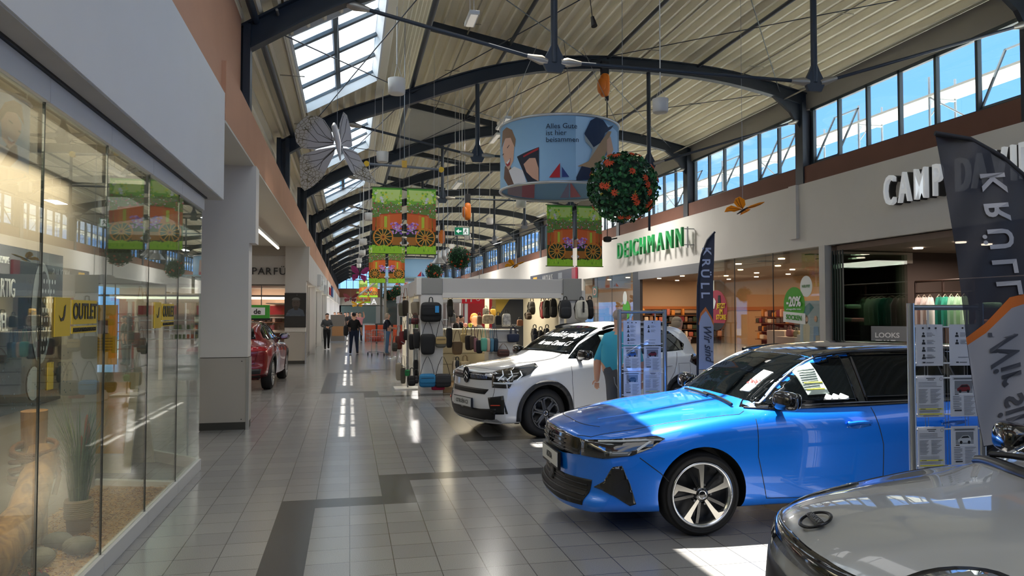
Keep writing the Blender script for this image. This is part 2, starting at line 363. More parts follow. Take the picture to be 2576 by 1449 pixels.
for k,(a,b_) in enumerate(SUN_GAPS):  # frames for the added, unseen sun openings above the cars
    t=tag(bpy.data.objects.new('window_%d'%(k+40),None),kind='structure'); COL.objects.link(t); t.location=(2.8,(a+b_)/2,8.95)
    mb=MB(); h=(b_-a)/2
    for y in (-h,-.03,h-.06): mb.prism([(-.8,.22),(.82,-.06),(.82,0),(-.8,.28)],lambda P,Q,T:(P,T,Q),y,y+.06)
    mb.build('frame',M('4c5a66',.5),t)
# arches: curved dark steel beams with column at each end, rods and posts
def ibeam(mb,pl,h=.36,w=.20,y=0):
    sp=smooth(pl,1); n=len(sp); up=[]
    for i,(x,z) in enumerate(sp):
        a=sp[max(0,i-1)];b=sp[min(n-1,i+1)]; d=math.hypot(b[0]-a[0],b[1]-a[1]); nx,nz=-(b[1]-a[1])/d,(b[0]-a[0])/d; up.append((x,z,nx,nz))
    for (o0,o1,ww) in ((0,.03,w),(h-.03,h,w),(.03,h-.03,.03)):
        vs=[];fs=[]
        for x,z,nx,nz in up:
            for oo in (o0,o1):
                for s in (-1,1): vs.append((x+nx*oo,y+s*ww/2,z+nz*oo))
        for i in range(n-1):
            a=4*i;b=a+4
            for p,q in ((0,1),(1,3),(3,2),(2,0)): fs.append((a+p,a+q,b+q,b+p))
        mb.add(vs,fs)
for k,Y in enumerate(BAYS[:14]):
    w=ORD(k)
    t=thing('roof_arch','%s curved dark steel roof beam spanning the hall, on its two columns'%w,'roof arch',(0,Y,0),group='curved roof arches')
    mb=MB(); ibeam(mb,ARCH); mb.build('arch_beam',DK,t)
    mb=MB(); mb.box(-1.52,-1.42,-.12,.12,4.3,5.9); mb.box(-1.62,-1.52,-.02,.02,4.3,5.9); mb.box(-1.72,-1.62,-.12,.12,4.3,5.9); mb.build('column',DK,t)
    mb=MB(); mb.box(12.38,12.5,-.18,.18,4.9,7.6); mb.box(12.5,12.72,-.03,.03,4.9,7.9); mb.box(12.72,12.8,-.18,.18,4.9,7.9)
    mb.prism([(12.38,6.9),(12.38,7.62),(11.5,7.82),(12.1,7.35)],lambda a,b,c:(a,c,b),-.05,.05); mb.build('column',DK,t)
    # straight rafter from the ridge down to the crown
    mb=MB(); mb.prism([(1.95,8.85),(1.95,9.07),(5.1,8.5),(5.1,8.3)],lambda a,b,c:(a,c,b),-.07,.07); mb.build('rafter',DK,t)
    for xn,zt in ((3.17,7.55),(7.85,8.2)):
        pst=MB().tube([(xn,0,5.7),(xn,0,zt)],.055,10).build('post',DK2,t)
        MB().prism([(xn-.1,5.88),(xn-.2,5.7),(xn-.12,5.54),(xn+.12,5.54),(xn+.2,5.7),(xn+.1,5.88),(xn,6.1)],lambda a,b,c:(a,c,b),-.03,.03).build('gusset_plate',DK2,pst)
    for a,b_ in (((0,6.35),(3.0,5.72)),((3.34,5.72),(7.68,5.70)),((8.02,5.72),(12.3,7.1))):
        rod=MB().tube([(a[0],0,a[1]),(b_[0],0,b_[1])],.032,8).build('tie_rod',DK2,t)
        for p,q in ((a,b_),(b_,a)):
            d=(Vector(q)-Vector(p)).normalized(); P=lambda u:(p[0]+d.x*u,0,p[1]+d.y*u)
            MB().tube([P(-.06),P(.05),P(.28)],[.05,.075,.034],10).build('rod_end',M('a9a296',.4,metal=.6),rod)
    if k==2: MB().prism([(1.44,7.28),(3.0,7.86),(4.6,8.3),(2.1,8.86)],lambda a,b,c:(a,c,b),-.01,.01).build('infill_panel',M('b9b6b0',.6,var=.05,vs=2),t)
# purlins: long tubes along the hall
mb=MB()
for x,z in ((1.5,7.34),(5.6,8.52),(8.9,8.5)):
    pass
for k,(x,z,r,who) in enumerate([(-1.36,5.98,.055,'beside the left columns'),(1.5,7.36,.06,'left of the ridge'),(4.0,8.62,.05,'on the right roof slope, nearest the ridge'),(6.7,8.5,.05,'over the middle of the hall'),(9.3,8.46,.05,'on the right part of the roof')]):
    MB().tube([(x,5,z),(x,114,z)],r,8).build('purlin',DK2,None,'dark roof tube running lengthways '+who,'roof tube','roof purlin tubes')
for k,(x,z,who) in enumerate([(-1.05,6.1,'beside the left edge of the skylights'),(2.9,8.8,'under the sheet just right of the ridge'),(7.6,8.52,'under the middle of the roof sheet'),(10.6,8.3,'under the right part of the roof sheet'),(11.9,7.7,'above the right window band')]):
    t=thing('sprinkler_pipe','thin pale pipe with small hangers '+who,'pipe',(x,11,z),group='thin roof pipes')
    MB().tube([(0,0,0),(0,66,0)],.022,6).build('pipe',M('9d9789',.4,metal=.4),t)
    for j in range(10):
        if k<4: MB().tube([(-.22,3+j*3.6,-.02),(.22,3+j*3.6,-.02)],.012,5).build('hanger',M('9d9789',.4,metal=.4),t)
# crossed bracing cables
for k in range(4):
    Y=BAYS[k]; c=['nearest','second','third','fourth'][k]
    t=thing('bracing_cable','thin dark wind-bracing cables crossing the %s bay of the roof'%c,'cable',(0,Y,0),group='roof bracing cables')
    for (a,b_) in (((1.5,0,7.2),(6.2,7.2,8.4)),((6.2,0,8.4),(1.5,7.2,7.2)),((6.2,0,8.4),(11.8,7.2,7.9)),((11.8,0,7.9),(6.2,7.2,8.4)),((-1.2,.0,5.9),(1.5,7.2,7.2)),((1.5,0,7.2),(-1.2,7.2,5.9))):
        MB().tube([a,b_],.012,5).build('cable',DK2,t)
# left side: ledge wall, recess, wall above
mb=MB().use(PEACH)
mb.box(-1.95,-1.40,8.9,25.6,3.93,4.62)
mb.use(M('cdc6b8',.7)); mb.box(-4.6,-1.401,8.9,25.6,3.90,3.929)
mb.build('wall_left',kind='structure')
mb=MB().use(PEACH); mb.box(-2.0,-1.45,-2,8.9,3.5,4.62); mb.box(-1.85,-1.55,-2,11.1,4.62,6.9); mb.box(-1.95,-1.42,25.6,115,3.6,4.62); mb.build('wall_left_upper',kind='structure')
mb=MB().use(ROOFM)
pr=corr([(4.62,0),(5.9,0)],.3,.08); nn=len(pr)
mb.add([(-1.8-b*1,11.2,a) for a,b in pr]+[(-1.8-b,115,a) for a,b in pr],[(i,i+1,nn+i+1,nn+i) for i in range(nn-1)]); mb.build('wall_left_sheet',kind='structure',fix=False)
# left white shop bulkhead
mb=MB().use(WHITE); mb.box(-1.60,-1.41,-3,8.9,3.01,4.24)
mb.use(M('b9b2a6',.8,var=.06,vs=3)); mb.box(-3.4,-1.42,-3,8.88,3.0,3.012)
mb.use(WHITE); mb.box(-4.6,-1.6,8.7,8.9,3.01,3.93)
mb.build('wall_left_bulkhead',kind='structure')
# continuing shopfronts on the left beyond the second pillar
mb=MB().use(WALLW); mb.box(-1.75,-1.36,25.8,47,2.75,3.75); mb.box(-1.75,-1.30,47.3,115,2.7,3.7)
mb.box(-1.75,-1.36,31.4,31.9,0,2.8); mb.box(-1.75,-1.36,38.4,39.0,0,2.8); mb.box(-1.75,-1.36,46.3,47.6,0,2.8)
for y in (54,61,68,75,82,90,98,106): mb.box(-1.75,-1.33,y,y+.6,0,2.75)
mb.build('wall_left_far',kind='structure')
# right side
mb=MB().use(WALLW); mb.box(12.15,12.4,-6,115,3.46,5.24); mb.box(12.4,21,2,115,3.46,3.5)
mb.use(BROWN); mb.box(12.42,12.9,-6,115,5.0,5.79); mb.use(M('8f8a82',.6)); mb.box(12.6,12.75,-6,115,7.43,8.1)
mb.use(WALLW); mb.box(12.06,12.15,18.1,18.45,3.75,5.24)
mb.build('wall_right',kind='structure')
WF=M('2f3b42',.5)
wn=12
for k in range(-2,13):
    Y=BAYS[0]+7.2*k; wn+=1
    t=tag(bpy.data.objects.new('window_%d'%wn,None),kind='structure'); COL.objects.link(t); t.location=(12.66,Y+3.6,6.6)
    mb=MB(); mb.box(-.05,.05,-3.4,3.4,-.81,-.73); mb.box(-.05,.05,-3.4,3.4,.75,.83)
    for j in range(7): y=-3.3+6.6*j/6; mb.box(-.05,.05,y-.035,y+.035,-.8,.82)
    mb.build('frame',WF,t)
    MB().box(-.005,.005,-3.38,3.38,-.76,.78).build('pane',glass((.93,.98,1),1.3),t)
    if -1<=k<4:
        for (j,s) in ((0,1),(5,1)) if k!=1 else ((1,1),(4,1)):
            y0=-3.3+1.1*j+.05; y1=y0+1.0; mb=MB(); tilt=.45
            R3=Matrix.Rotation(tilt,3,'Y')
            def q(y,z): v=R3@Vector((0,0,z)); return (v.x-.0,y,v.z-.72)
            for (ya,yb,za,zb) in ((y0,y1,0,.05),(y0,y1,1.4,1.45),(y0,y0+.05,0,1.45),(y1-.05,y1,0,1.45)):
                P=[q(ya,za),q(yb,za),q(yb,zb),q(ya,zb)]; mb.add(P+[(a-.04,b,c) for a,b,c in P],[(0,1,2,3),(4,7,6,5),(0,4,5,1),(1,5,6,2),(2,6,7,3),(3,7,4,0)])
            mb.build('open_sash',WF,t)
# rooms around: left shop, left bay, right row beyond the shoe shop
mb=MB().use(M('b5a995',.8)); mb.box(-9.2,-9,-3.2,26,0,4); mb.box(-9,-1.6,-3.2,-3,0,3); mb.box(-9,-3.4,-3,8.88,3.0,3.05); mb.box(-9,-3.2,10.3,10.4,0,3.95); mb.box(-9.2,-4.6,8.9,25.6,3.9,3.95)
mb.build('wall_left_rooms',kind='structure')
mb=MB().use(M('6b5a4e',.7)); mb.box(12.3,12.5,37.7,115,0,3.46); mb.use(WALLW)
for y in range(40,112,6): mb.box(12.2,12.3,y,y+.5,0,3.46)
mb.use(M('6b5a4e',.7)); mb.box(20.6,20.8,2,38,0,3.5); mb.box(12.3,18,2.9,3,0,3.5)
mb.build('wall_right_row',kind='structure')
MB().box(12.92,30,0,116,5.2,5.3).build('floor_bounce_roof',M('f4f2ee',.9),None,kind='structure')  # hidden pale roof added to bounce sunlight up to the ceiling
MB().use(M('2c2622',.8)).box(-9,18.4,-6.2,-6,0,5.0).build('wall_added_dark',kind='structure')  # unseen dark wall behind the camera, added to darken reflections
# end of the hall
mb=MB().use(M('b7b1a6',.7)); mb.box(-8,14,114,114.3,2.6,3.9); mb.use(M('8b5a45',.8)); mb.box(-8,14,114.0,114.3,3.9,5.2); mb.use(M('9a978f',.7)); mb.box(-8,-1.2,114,114.3,0,2.7); mb.box(4,14,114,114.3,0,2.7)
mb.build('wall_back',kind='structure')
t=tag(bpy.data.objects.new('window_60',None),kind='structure'); COL.objects.link(t); t.location=(5,114.1,6.5)
mb=MB()
for j in range(15): x=-6.4+j; mb.box(x-.04,x+.04,-.05,.05,-1.3,1.6)
for z in (-1.3,0,1.55): mb.box(-6.4,7.6,-.05,.05,z-.04,z+.04)
mb.build('frame',WF,t)
# scaffolding outside the right windows
t=thing('scaffolding','galvanised scaffolding with a steel deck outside the right window band','scaffolding',(13.9,5,5.2))
SC=M('a7adb3',.4,metal=.7); yy=0;k=0
while yy<95:
    for x in (0,.75):
        MB().tube([(x,yy,-.2),(x,yy,2.3)],.03,6).build('standard',SC,t)
    mb=MB(); mb.tube([(0,yy,1.75),(.75,yy,1.75)],.03,6); mb.prism([(0,1.75),(.14,1.75),(0,1.55)],lambda a,b,c:(a,yy+c,b),-.01,.01); mb.tube([(0,yy,1.3),(.35,yy,1.75)],.018,5); mb.build('bracket',SC,t)
    yy+=2.57; k+=1
MB().box(-.05,.8,0,95,1.80,1.86).build('deck',M('b5b3ac',.6,metal=.3,bump=.4,bs=60),t)
mb=MB(); mb.tube([(0,0,.95),(0,95,.95)],.022,6); mb.build('ledger',SC,t)
mb=MB(); mb.box(.78,.82,0,95,1.86,2.05); mb.build('toe_board',M('9b8d74',.8),t)
mb=MB()
for j in range(0,12): mb.tube([(0,5.14*1.5*j,0),(0,5.14*1.5*j+2.57,1.8)],.02,6)
mb.build('brace',SC,t)

LUM=[((1266,313),19.6,'long white linear luminaire hanging just left of the big picture drum'),((1150,468),22.5,'long white linear luminaire in the middle distance left of the exit sign'),((1187,52),12.5,'long white linear luminaire close under the roof near the top edge'),((1245,350),24,'long white linear luminaire behind the drum'),((1060,560),38,'small distant linear luminaire over the aisle')]
def lumin(p,lab,L=1.3,e=22):
    t=thing('linear_luminaire',lab,'lamp',p,group='hanging linear luminaires')
    MB().box(-.09,.09,-L/2,L/2,0,.07).build('housing',M('e4e4e0',.5),t,bevel=.01); MB().box(-.06,.06,-L/2+.04,L/2-.04,-.012,0).build('diffuser',M('e9e4d8',.5,emit=.15),t)  # faint diffuser glow is added; the fixtures hang unlit
    for x in (-L*.35,L*.35): MB().tube([(0,x,.07),(0,x,zroof(p[0])-p[2])],.006,4).build('wire',M('c9c9c9',.4),t)
    if e>5: lamp('AREA',(p[0],p[1],p[2]-.03),e,(1,.96,.9),.5,sy=L,name='luminaire_fill')  # added fill light below an unlit fixture
    return t
def zroof(x): 
    P=[(-1.4,6.0),(.6,7.1),(1.95,9.0),(5,8.5),(7.8,8.6),(11,8.3),(12.5,7.9)]
    for a,b in zip(P,P[1:]):
        if x<=b[0]: return a[1]+(b[1]-a[1])*max(0,(x-a[0]))/(b[0]-a[0])
    return 7.8
def hang(p): return zroof(p[0])-p[2]+.12
for q,Y,lb in LUM: p=at(*q,Y=Y); lumin((p.x,p.y,p.z),lb,.6 if Y<13 else 1.3,0 if Y<23 else 40)
for i,(x,y) in enumerate(((9.5,27),(9.5,36),(4.5,50),(9.5,48),(4.5,64),(9.5,62),(4.5,82),(9.5,80),(5,100))): lumin((x,y,6.6),'distant linear luminaire under the roof, %s of the far row'%ORD(i),e=170)  # extra luminaires put in to brighten the far hall
# ================================================================ PILLARS, SHOPS, KIOSK
PIL=M('cfcac3',.6,var=.02,vs=1)
def pillar(name,label,x0,x1,y0,y1,hi=3.90):
    t=thing(name,label,'pillar',((x0+x1)/2,(y0+y1)/2,0)); w=(x1-x0)/2; d=(y1-y0)/2
    mb=MB(); mb.box(-w,w,-d,d,1.06,2.75); mb.box(-w,w+.09,-d,d+.02,2.75,hi); mb.build('shaft',PIL,t)
    MB().box(-w-.01,w+.01,-d-.012,d+.012,.11,1.05).build('cladding_panel',M('a8a197',.5),t)
    MB().box(-w-.005,w+.005,-d-.006,d+.006,0,.11).build('kick_plate',M('33332f',.5),t)
    mb=MB(); mb.box(w-.02,w+.022,-d-.024,-d+.02,.0,1.05); mb.build('corner_guard',ALU,t)
    for z in (.15,1.0):
        MB().tube([(w-.08,-d-.011,z),(w-.08,-d-.02,z)],.008,8).build('screw',BLK,t)
    return t
pillar('pillar','white square pillar with grey cladded base beside the glass display corner',-2.14,-1.455,11.47,11.82)
p2=pillar('pillar','white square pillar carrying a dark portrait poster behind the red car',-2.07,-1.40,25.35,25.75)
# poster on the second pillar
t=thing('poster','dark framed poster of a man in a white shirt on the far white pillar','poster',(-1.735,25.33,1.78))
MB().box(-.345,.345,-.02,.0,-.57,.57).build('frame',M('161518',.4),t)
def P2(a,b,o): return (a,-.021-o,b)
art('print',[('2b2926',[(-.32,-.55),(.32,-.55),(.32,.55),(-.32,.55)]),('4e5560',[(-.3,-.16),(-.22,0),(-.06,.07),(.1,.07),(.25,0),(.31,-.2),(-.31,-.2)]),('564a41',ell(.02,.22,.13,.19)),('463c35',[(-.03,-.0),(.08,-.0),(.1,.12),(-.06,.12)]),('6a6763',ell(.02,.33,.135,.09,14,0,PI)),('2a2420',ell(-.03,.25,.02,.008,8)),('2a2420',ell(.07,.25,.02,.008,8)),('342a26',[(-.02,.12),(.06,.12),(.05,.105),(-.01,.105)]),('6d7a86',ell(.05,.5,.012,.012,10))],t,P2)
text('DU',.055,M('7a8085',.6),t,(-.24,-.034,-.12)); text('ENTSCHEIDEST',.052,M('7a8085',.6),t,(0,-.034,-.18)); text('www.info.de',.022,M('7a8085',.6),t,(.12,-.034,-.30)) if False else None
# linear light under the beam in the left bay
t=thing('tube_light','long tube light fixed to the wall in the left bay above the red car','lamp',(-2.0,17.5,3.55))
MB().tube([(0,-4.5,0),(0,4.5,0)],.035,10).build('tube',M('fff6df',.4,emit=.9),t); MB().box(-.06,.02,-4.6,4.6,.03,.10).build('housing',M('bfbab0',.5),t)
# perfume shop at the back of the left bay
mb=MB().use(WALLW); mb.box(-9,-2.07,25.6,25.8,2.64,3.9); mb.use(M('a8a197',.7)); mb.box(-9,-2.07,25.4,25.6,3.6,3.9)
mb.build('wall_left_perfumery',kind='structure')
t=thing('shop_sign','black raised serif letters PARFÜMERIE with pale glow above the perfumery','sign',(-3.0,25.58,3.12))
for i,ch in enumerate('R PARFÜ'):
    if ch!=' ': text(ch,.34,M('141414',.4),t,(-.52+.225*i,-.03,-.06),depth=.02,name='letter')
t=thing('perfume_shop','lit perfumery interior with red boards and shelves behind glass, left bay','shop',(-4.3,25.7,0))
mb=MB(); mb.box(-4,2.2,4,4.1,0,2.64); mb.build('rear_wall',M('b39d8c',.7),t)
MB().box(-4,2.2,0,4,2.6,2.64).build('soffit',M('7d766d',.7),t)
mb=MB(); mb.box(-4,2.2,-.03,.03,2.22,2.28); mb.build('transom',M('5a5048',.5),t)
for x in (-3,-1.5,0.05,1.45): MB().box(x-.015,x+.015,-.02,.02,0,2.62).build('mullion',M('77726b',.4),t)
MB().box(-4,2.2,-.006,.006,.05,2.6).build('pane',GLASS,t)
for j in range(5):
    sh=MB().box(-3.9,2.1,3.5,3.95,.35+.32*j,.38+.32*j).build('shelf',M('8d6a55',.6),t)
for x in (-3.2,-1.2,.8): MB().box(x,x+1.35,3.4,3.5,1.62,1.95).build('header_board',M('a01a28',.5),t)
MB().box(-3.9,2.1,3.3,3.9,2.2,2.3).build('light_panel',M('ffe6cf',.5,emit=1.4),t)
cols=['c9a08a','e8dccb','7b2f36','3a2a2a','d8b9a5','b8453f','f0e8de','54433c']
for j in range(5):
    x=-1.6
    while x<1.8:
        w=random.uniform(.07,.16); hgt=random.uniform(.1,.24)
        b=MB().box(0,w,0,.1,0,hgt).build('perfume_box',M(random.choice(cols),.5),None,'small perfume carton on the lit shelves of the perfumery','box','perfume cartons on the shelves'); b.location=(-4.3+x,25.7+3.58,.38+.32*j); x+=w+random.uniform(.02,.12)
lamp('AREA',(-4.3,27.6,2.55),60,(1,.8,.65),2.5,sy=2,name='shop_light')
t=thing('round_sticker','black oval sticker with white letters BPN on the perfumery glass','sticker',(-2.98,25.66,1.52))
MB().prism(ell(0,0,.12,.15,24),lambda a,b,c:(a,c,b),-.004,.004).build('disc',M('111111',.4),t); text('BPN',.1,M('e8e8e8',.5),t,(0,-.008,0),name='letters')
# glass fronted showcases in the far left row
def showcase(y0,y1,lab,inner):
    t=thing('glazed_shop',lab,'shop',(-1.6,(y0+y1)/2,0)); h=(y1-y0)/2
    MB().box(-.006,.006,-h,h,.1,2.7).build('pane',GLASS,t)
    for q in (-h,-h/3,h/3,h-.05): MB().box(-.03,.03,q,q+.05,0,2.75).build('mullion',M('a5a29c',.4,metal=.5),t)
    MB().box(-2.2,-2.1,-h,h,0,2.7).build('rear_wall',M(inner,.7),t)
    MB().box(-.04,.03,-h,h,0,.1).build('sill',M('8c8984',.5),t)
    for z in (.5,1.0,1.5,2.): MB().box(-1.2,-.5,-h+.3,h-.3,z,z+.03).build('shelf',M('b7b0a5',.5),t)
showcase(26.3,31.3,'red framed glass shop front just beyond the portrait pillar','8c1a20')
showcase(32,38.3,'tall glass shop front in the middle of the far left row','6d6258'); showcase(39.1,46.2,'brown lit shop front farthest along the left row','5a3b2a')
MB().box(-.03,.03,0,.2,0,2.75).build('door_leaf',M('8f1520',.4),None,'narrow red door edge at the start of the far left shop front','door').location=(-1.6,25.83,0)
for (y,z,l,c) in ((33.4,3.1,'white lantern sign box projecting from the far left fascia, nearest of the row','d8d8d8'),(36.2,3.0,'pale glowing sign box on the far left fascia behind the lantern box','eef2f4'),(42,2.95,'small grey sign box on the fascia farther down the left row','c9cdd0')):
    t=thing('sign_box',l,'sign',(-1.28,y,z)); MB().box(-.08,.08,-.35,.35,-.25,.25).build('case',M(c,.5),t)
    for q in (-.12,.12): MB().tube([(-.1,q,.2),(.12,q,.2),(.12,q,-.2),(-.1,q,-.2)],.012,5).build('bracket',ALU,t)
for i,(y,c) in enumerate(((50,'b52b35'),(52,'b52b35'),(55.5,'2b3f77'),(58,'2b3f77'),(61,'9fc4e8'))):
    MB().box(0,.06,0,.5,0,.5 if i<2 else .8).build('wall_sign',M(c,.5),None,['red star shaped wall sign, first on the far left fascia','red wall sign just behind the first red one','blue wall sign beyond the two red ones','second blue wall sign near the hall end','pale blue wall sign nearest the hall end'][i],'sign').location=(-1.29,y,2.85)
# back end shop with its sign
t=thing('shop_sign','white letters ULLA on the fascia across the far end of the hall','sign',(2.6,113.9,3.2))
for i,ch in enumerate('ULLA Pop'): 
    if ch!=' ': text(ch,1.25,M('f2f2f2',.4,emit=.3),t,(-1.6+.9*i,-.05,0),depth=.05,name='letter')
MB().box(-4,4,114.0,115,0,2.7).build('wall_end_glazing',M('5a6b66',.3),None,kind='structure')
# ---------------------------------------------------------------- right hand shops
FR=12.2
t=thing('shoe_shop','shoe shop interior behind glass, warm lit back wall and downlights','shop',(FR,27,0))
MB().box(.1,9,-10.1,-10.0,0,3.46).build('side_wall',M('a8907a',.8),t); MB().box(.1,9,10.4,10.5,0,3.46).build('side_wall',M('a8907a',.8),t)
MB().box(8.2,8.3,-10,10.4,0,3.46).build('rear_wall',M('b08c68',.8),t)
MB().box(.15,8.3,-10,10.4,3.40,3.46).build('shop_soffit',M('84705f',.8),t)
MB().box(8.12,8.2,-10,10.4,1.80,1.98).build('wood_band',M('a05f2e',.6),t)
for i in range(8):
    for j in range(4):
        MB().lathe([(.10,0),(.10,.03),(.001,.03)],14).build('downlight',M('ffdca8',.5,emit=5),t,loc=(1+1.9*j,-9+2.6*i+.6*(j%2),3.37))
for (x,y) in ((1.0,-8.1),(2.4,-6.6),(1.2,-5.2)):
    MB().box(x-.25,x+.25,y-.13,y+.13,3.375,3.398).build('spot_recess',M('2a2522',.6),t)
for i in range(4): lamp('AREA',(FR+4.5,19.5+5*i,3.3),75,(1,.72,.47),2.2,sy=2.2,name='shop_light')
# glazing
t=thing('glass_shop_front','frameless glass shop front of the shoe shop under the white fascia','shop front',(FR,27,0))
for a,b_ in ((-9.9,-7.55),(-7.5,-5.32),(-5.28,-3.5)): MB().box(-.008,.008,a,b_,.05,3.45).build('pane',GLASS,t)
for a,b_ in ((3.3,6.08),(6.12,8.18),(8.22,10.4)): MB().box(-.008,.008,a,b_,.05,3.45).build('pane',GLASS,t)
for y in (-7.52,-5.3,6.1,8.2): MB().box(-.01,.01,y-.012,y+.012,.05,3.45).build('pane_joint',M('2b2622',.4),t)
MB().box(-.06,.06,2.5,3.3,0,3.46).build('door_frame',M('2d2d31',.4),t); MB().box(-.1,.06,-3.5,2.6,3.1,3.46).build('shutter_box',M('6f6f72',.4),t)
MB().box(-.12,.08,-10.1,-9.86,0,3.46).build('corner_post',M('c2beb8',.5),t); MB().box(-.08,.05,10.4,10.6,0,3.46).build('corner_post',M('c2beb8',.5),t)
# DEICHMANN sign
t=thing('shop_sign','green block letters DEICHMANN standing off the white fascia','sign',(12.15,28.0,4.42))
GR=M('0e8a43',.45)
for i,ch in enumerate('DEICHMANN'):
    y=[3.1,2.36,1.82,1.27,.50,-.38,-1.30,-2.15,-3.0][i]
    text(ch,1.02,GR,t,(-.3,y,0),rot=(PI/2,0,-PI/2),depth=.05,name='letter',bold=.0,sx=.84)
for z in (-.28,.3): MB().tube([(-.38,-3.55,z),(0,-3.55,z)],.02,6).build('bracket',STEEL,t)
MB().box(-.26,-.2,-3.52,-3.44,-.38,.38).build('end_plate',M('d0d0d0',.5),t)
# stickers on the glass
def sticker(name,lab,y,z,parts,label_text=None):
    t=thing(name,lab,'sticker',(FR-.02,y,z)); 
    for k,(sh,c) in enumerate(parts): MB().prism(sh,lambda a,b,o:(-.004*k-o,-a,b),0,.006).build('disc' if k==0 else 'panel',M(c,.5),t)
    return t
t=sticker('sale_sticker','green oval sticker reading -20% above a white SOCKEN panel on the shop glass',18.42,1.80,[(ell(0,.12,.50,.50,32),'45a516'),([(-.52,-.36),(.52,-.42),(.52,-.12),(-.52,-.06)],'eceeea')])
text('-20%',.38,M('f5f5f5',.5),t,(-.02,0,.20),rot=(PI/2,0,-PI/2),name='number',bold=.012,sx=.9); text('auf ausgewählte Artikel',.075,M('f5f5f5',.5),t,(-.02,0,-.0),rot=(PI/2,0,-PI/2),name='small_print')
text('SOCKEN',.19,M('3a9a18',.5),t,(-.02,0,-.24),rot=(PI/2,.05,-PI/2),name='word',bold=.004)
t=sticker('round_sticker','white round sticker reading HEUTE! behind the green sale sticker',17.85,2.42,[(ell(0,0,.27,.29,28),'e9ece8')]); text('HEUTE!',.11,M('2f7f22',.5),t,(-.012,0,0),rot=(PI/2,0,-PI/2),name='word')
t=sticker('advert_sticker','pink oval sports advert with yellow letters JETZT IM STORE on the glass',22.9,1.78,[(ell(0,0,.75,.68,32),'a92f45'),(ell(0,0,.75,.68,20,PI*1.22,PI*1.78),'1d1d1f')])
for i,w in enumerate(('JETZT','IM','STORE')): text(w,.22,M('e8c21f',.5),t,(-.02,-.36,.14-.19*i),rot=(PI/2,0,-PI/2),name='word',bold=.008)
MB().prism([(-.5,.35),(-.12,.42),(.0,.3),(-.1,.05),(-.45,.05)],lambda a,b,o:(-.012-o,-a,b),0,.004).build('shirt_print',M('e6e6e6',.6),t)
MB().prism([(.15,.5),(.3,.5),(.34,.1),(.14,.1)],lambda a,b,o:(-.012-o,-a,b),0,.004).build('bottle_print',M('1c1c1e',.6),t)
t=sticker('brand_sticker','dark green square sticker with a serif D on the left shop pane',35.5,2.72,[([(-.38,-.28),(.38,-.28),(.38,.28),(-.38,.28)],'2d4c44')]); text('D',.5,M('c98f7c',.5),t,(-.014,0,0),rot=(PI/2,0,-PI/2),name='letter',sx=1.3)
t=sticker('sale_sticker','small green and white oval stickers on the left shop pane behind the stand','31.0' and 31.2,1.9,[(ell(0,-.1,.45,.42,24),'45a516'),(ell(-.15,.45,.25,.3,20),'d9dcd8')])
# shelves & goods in the shoe shop
t=thing('shelving_unit','dark wall shelving with rows of goods across the back of the shoe shop','shelf',(20.1,27,0))
MB().box(.0,.3,-9.9,6.2,0,1.62).build('back_panel',M('2b1d17',.8),t)
for z in (.35,.75,1.15,1.45): MB().box(-.35,.0,-9.9,6.2,z,z+.03).build('shelf',M('5c3a22',.6),t)
gc=['1c1a1c','b8752f','3a3230','8d6a50','a3584a','c8b9a5','2a3a2a','6b1d28','c9957d','474747']
for z in (.38,.78,1.18,1.48):
    y=-9.7; 
    while y<6.0:
        w=random.uniform(.12,.34); hh=random.uniform(.18,.34) if z<1.4 else random.uniform(.15,.4)
        if z>1.4 and random.random()<.4: y+=.4; continue
        b=MB().rbox((0,0,hh/2),(.22,w,hh),0,pz=6).build('shop_bag',M(random.choice(gc if z>1 else gc+['1c1a1c']*4),.6),None,'small item of goods on the dark back shelving of the shoe shop','goods','goods on the back shelving'); b.location=(19.9,27+y+w/2,z); y+=w+random.uniform(.01,.12)
t=thing('shelving_unit','wide dark shelving with goods along the far side wall of the shoe shop','shelf',(16.2,37.25,0))
MB().box(-3.8,3.9,.0,.12,0,1.66).build('back_panel',M('2b1d17',.8),t); MB().box(-3.9,4,.06,.12,1.86,2.02).build('wood_band',M('a05f2e',.6),t)
for z in (.35,.75,1.15,1.5): MB().box(-3.8,3.9,-.35,.0,z,z+.03).build('shelf',M('5c3a22',.6),t)
for z in (.38,.78,1.18,1.53):
    x=-3.7
    while x<3.6:
        w=random.uniform(.12,.34); hh=random.uniform(.18,.34) if z<1.4 else random.uniform(.2,.42)
        if z>1.4 and random.random()<.45: x+=.4; continue
        b=MB().rbox((0,0,hh/2),(w,.22,hh),0,pz=6).build('shop_bag',M(random.choice(gc if z>1 else gc+['1c1a1c']*3),.6),None,'small item of goods on the shelving along the far side wall of the shoe shop','goods','goods on the side shelving'); b.location=(16.2+x+w/2,37.06,z); x+=w+random.uniform(.01,.1)
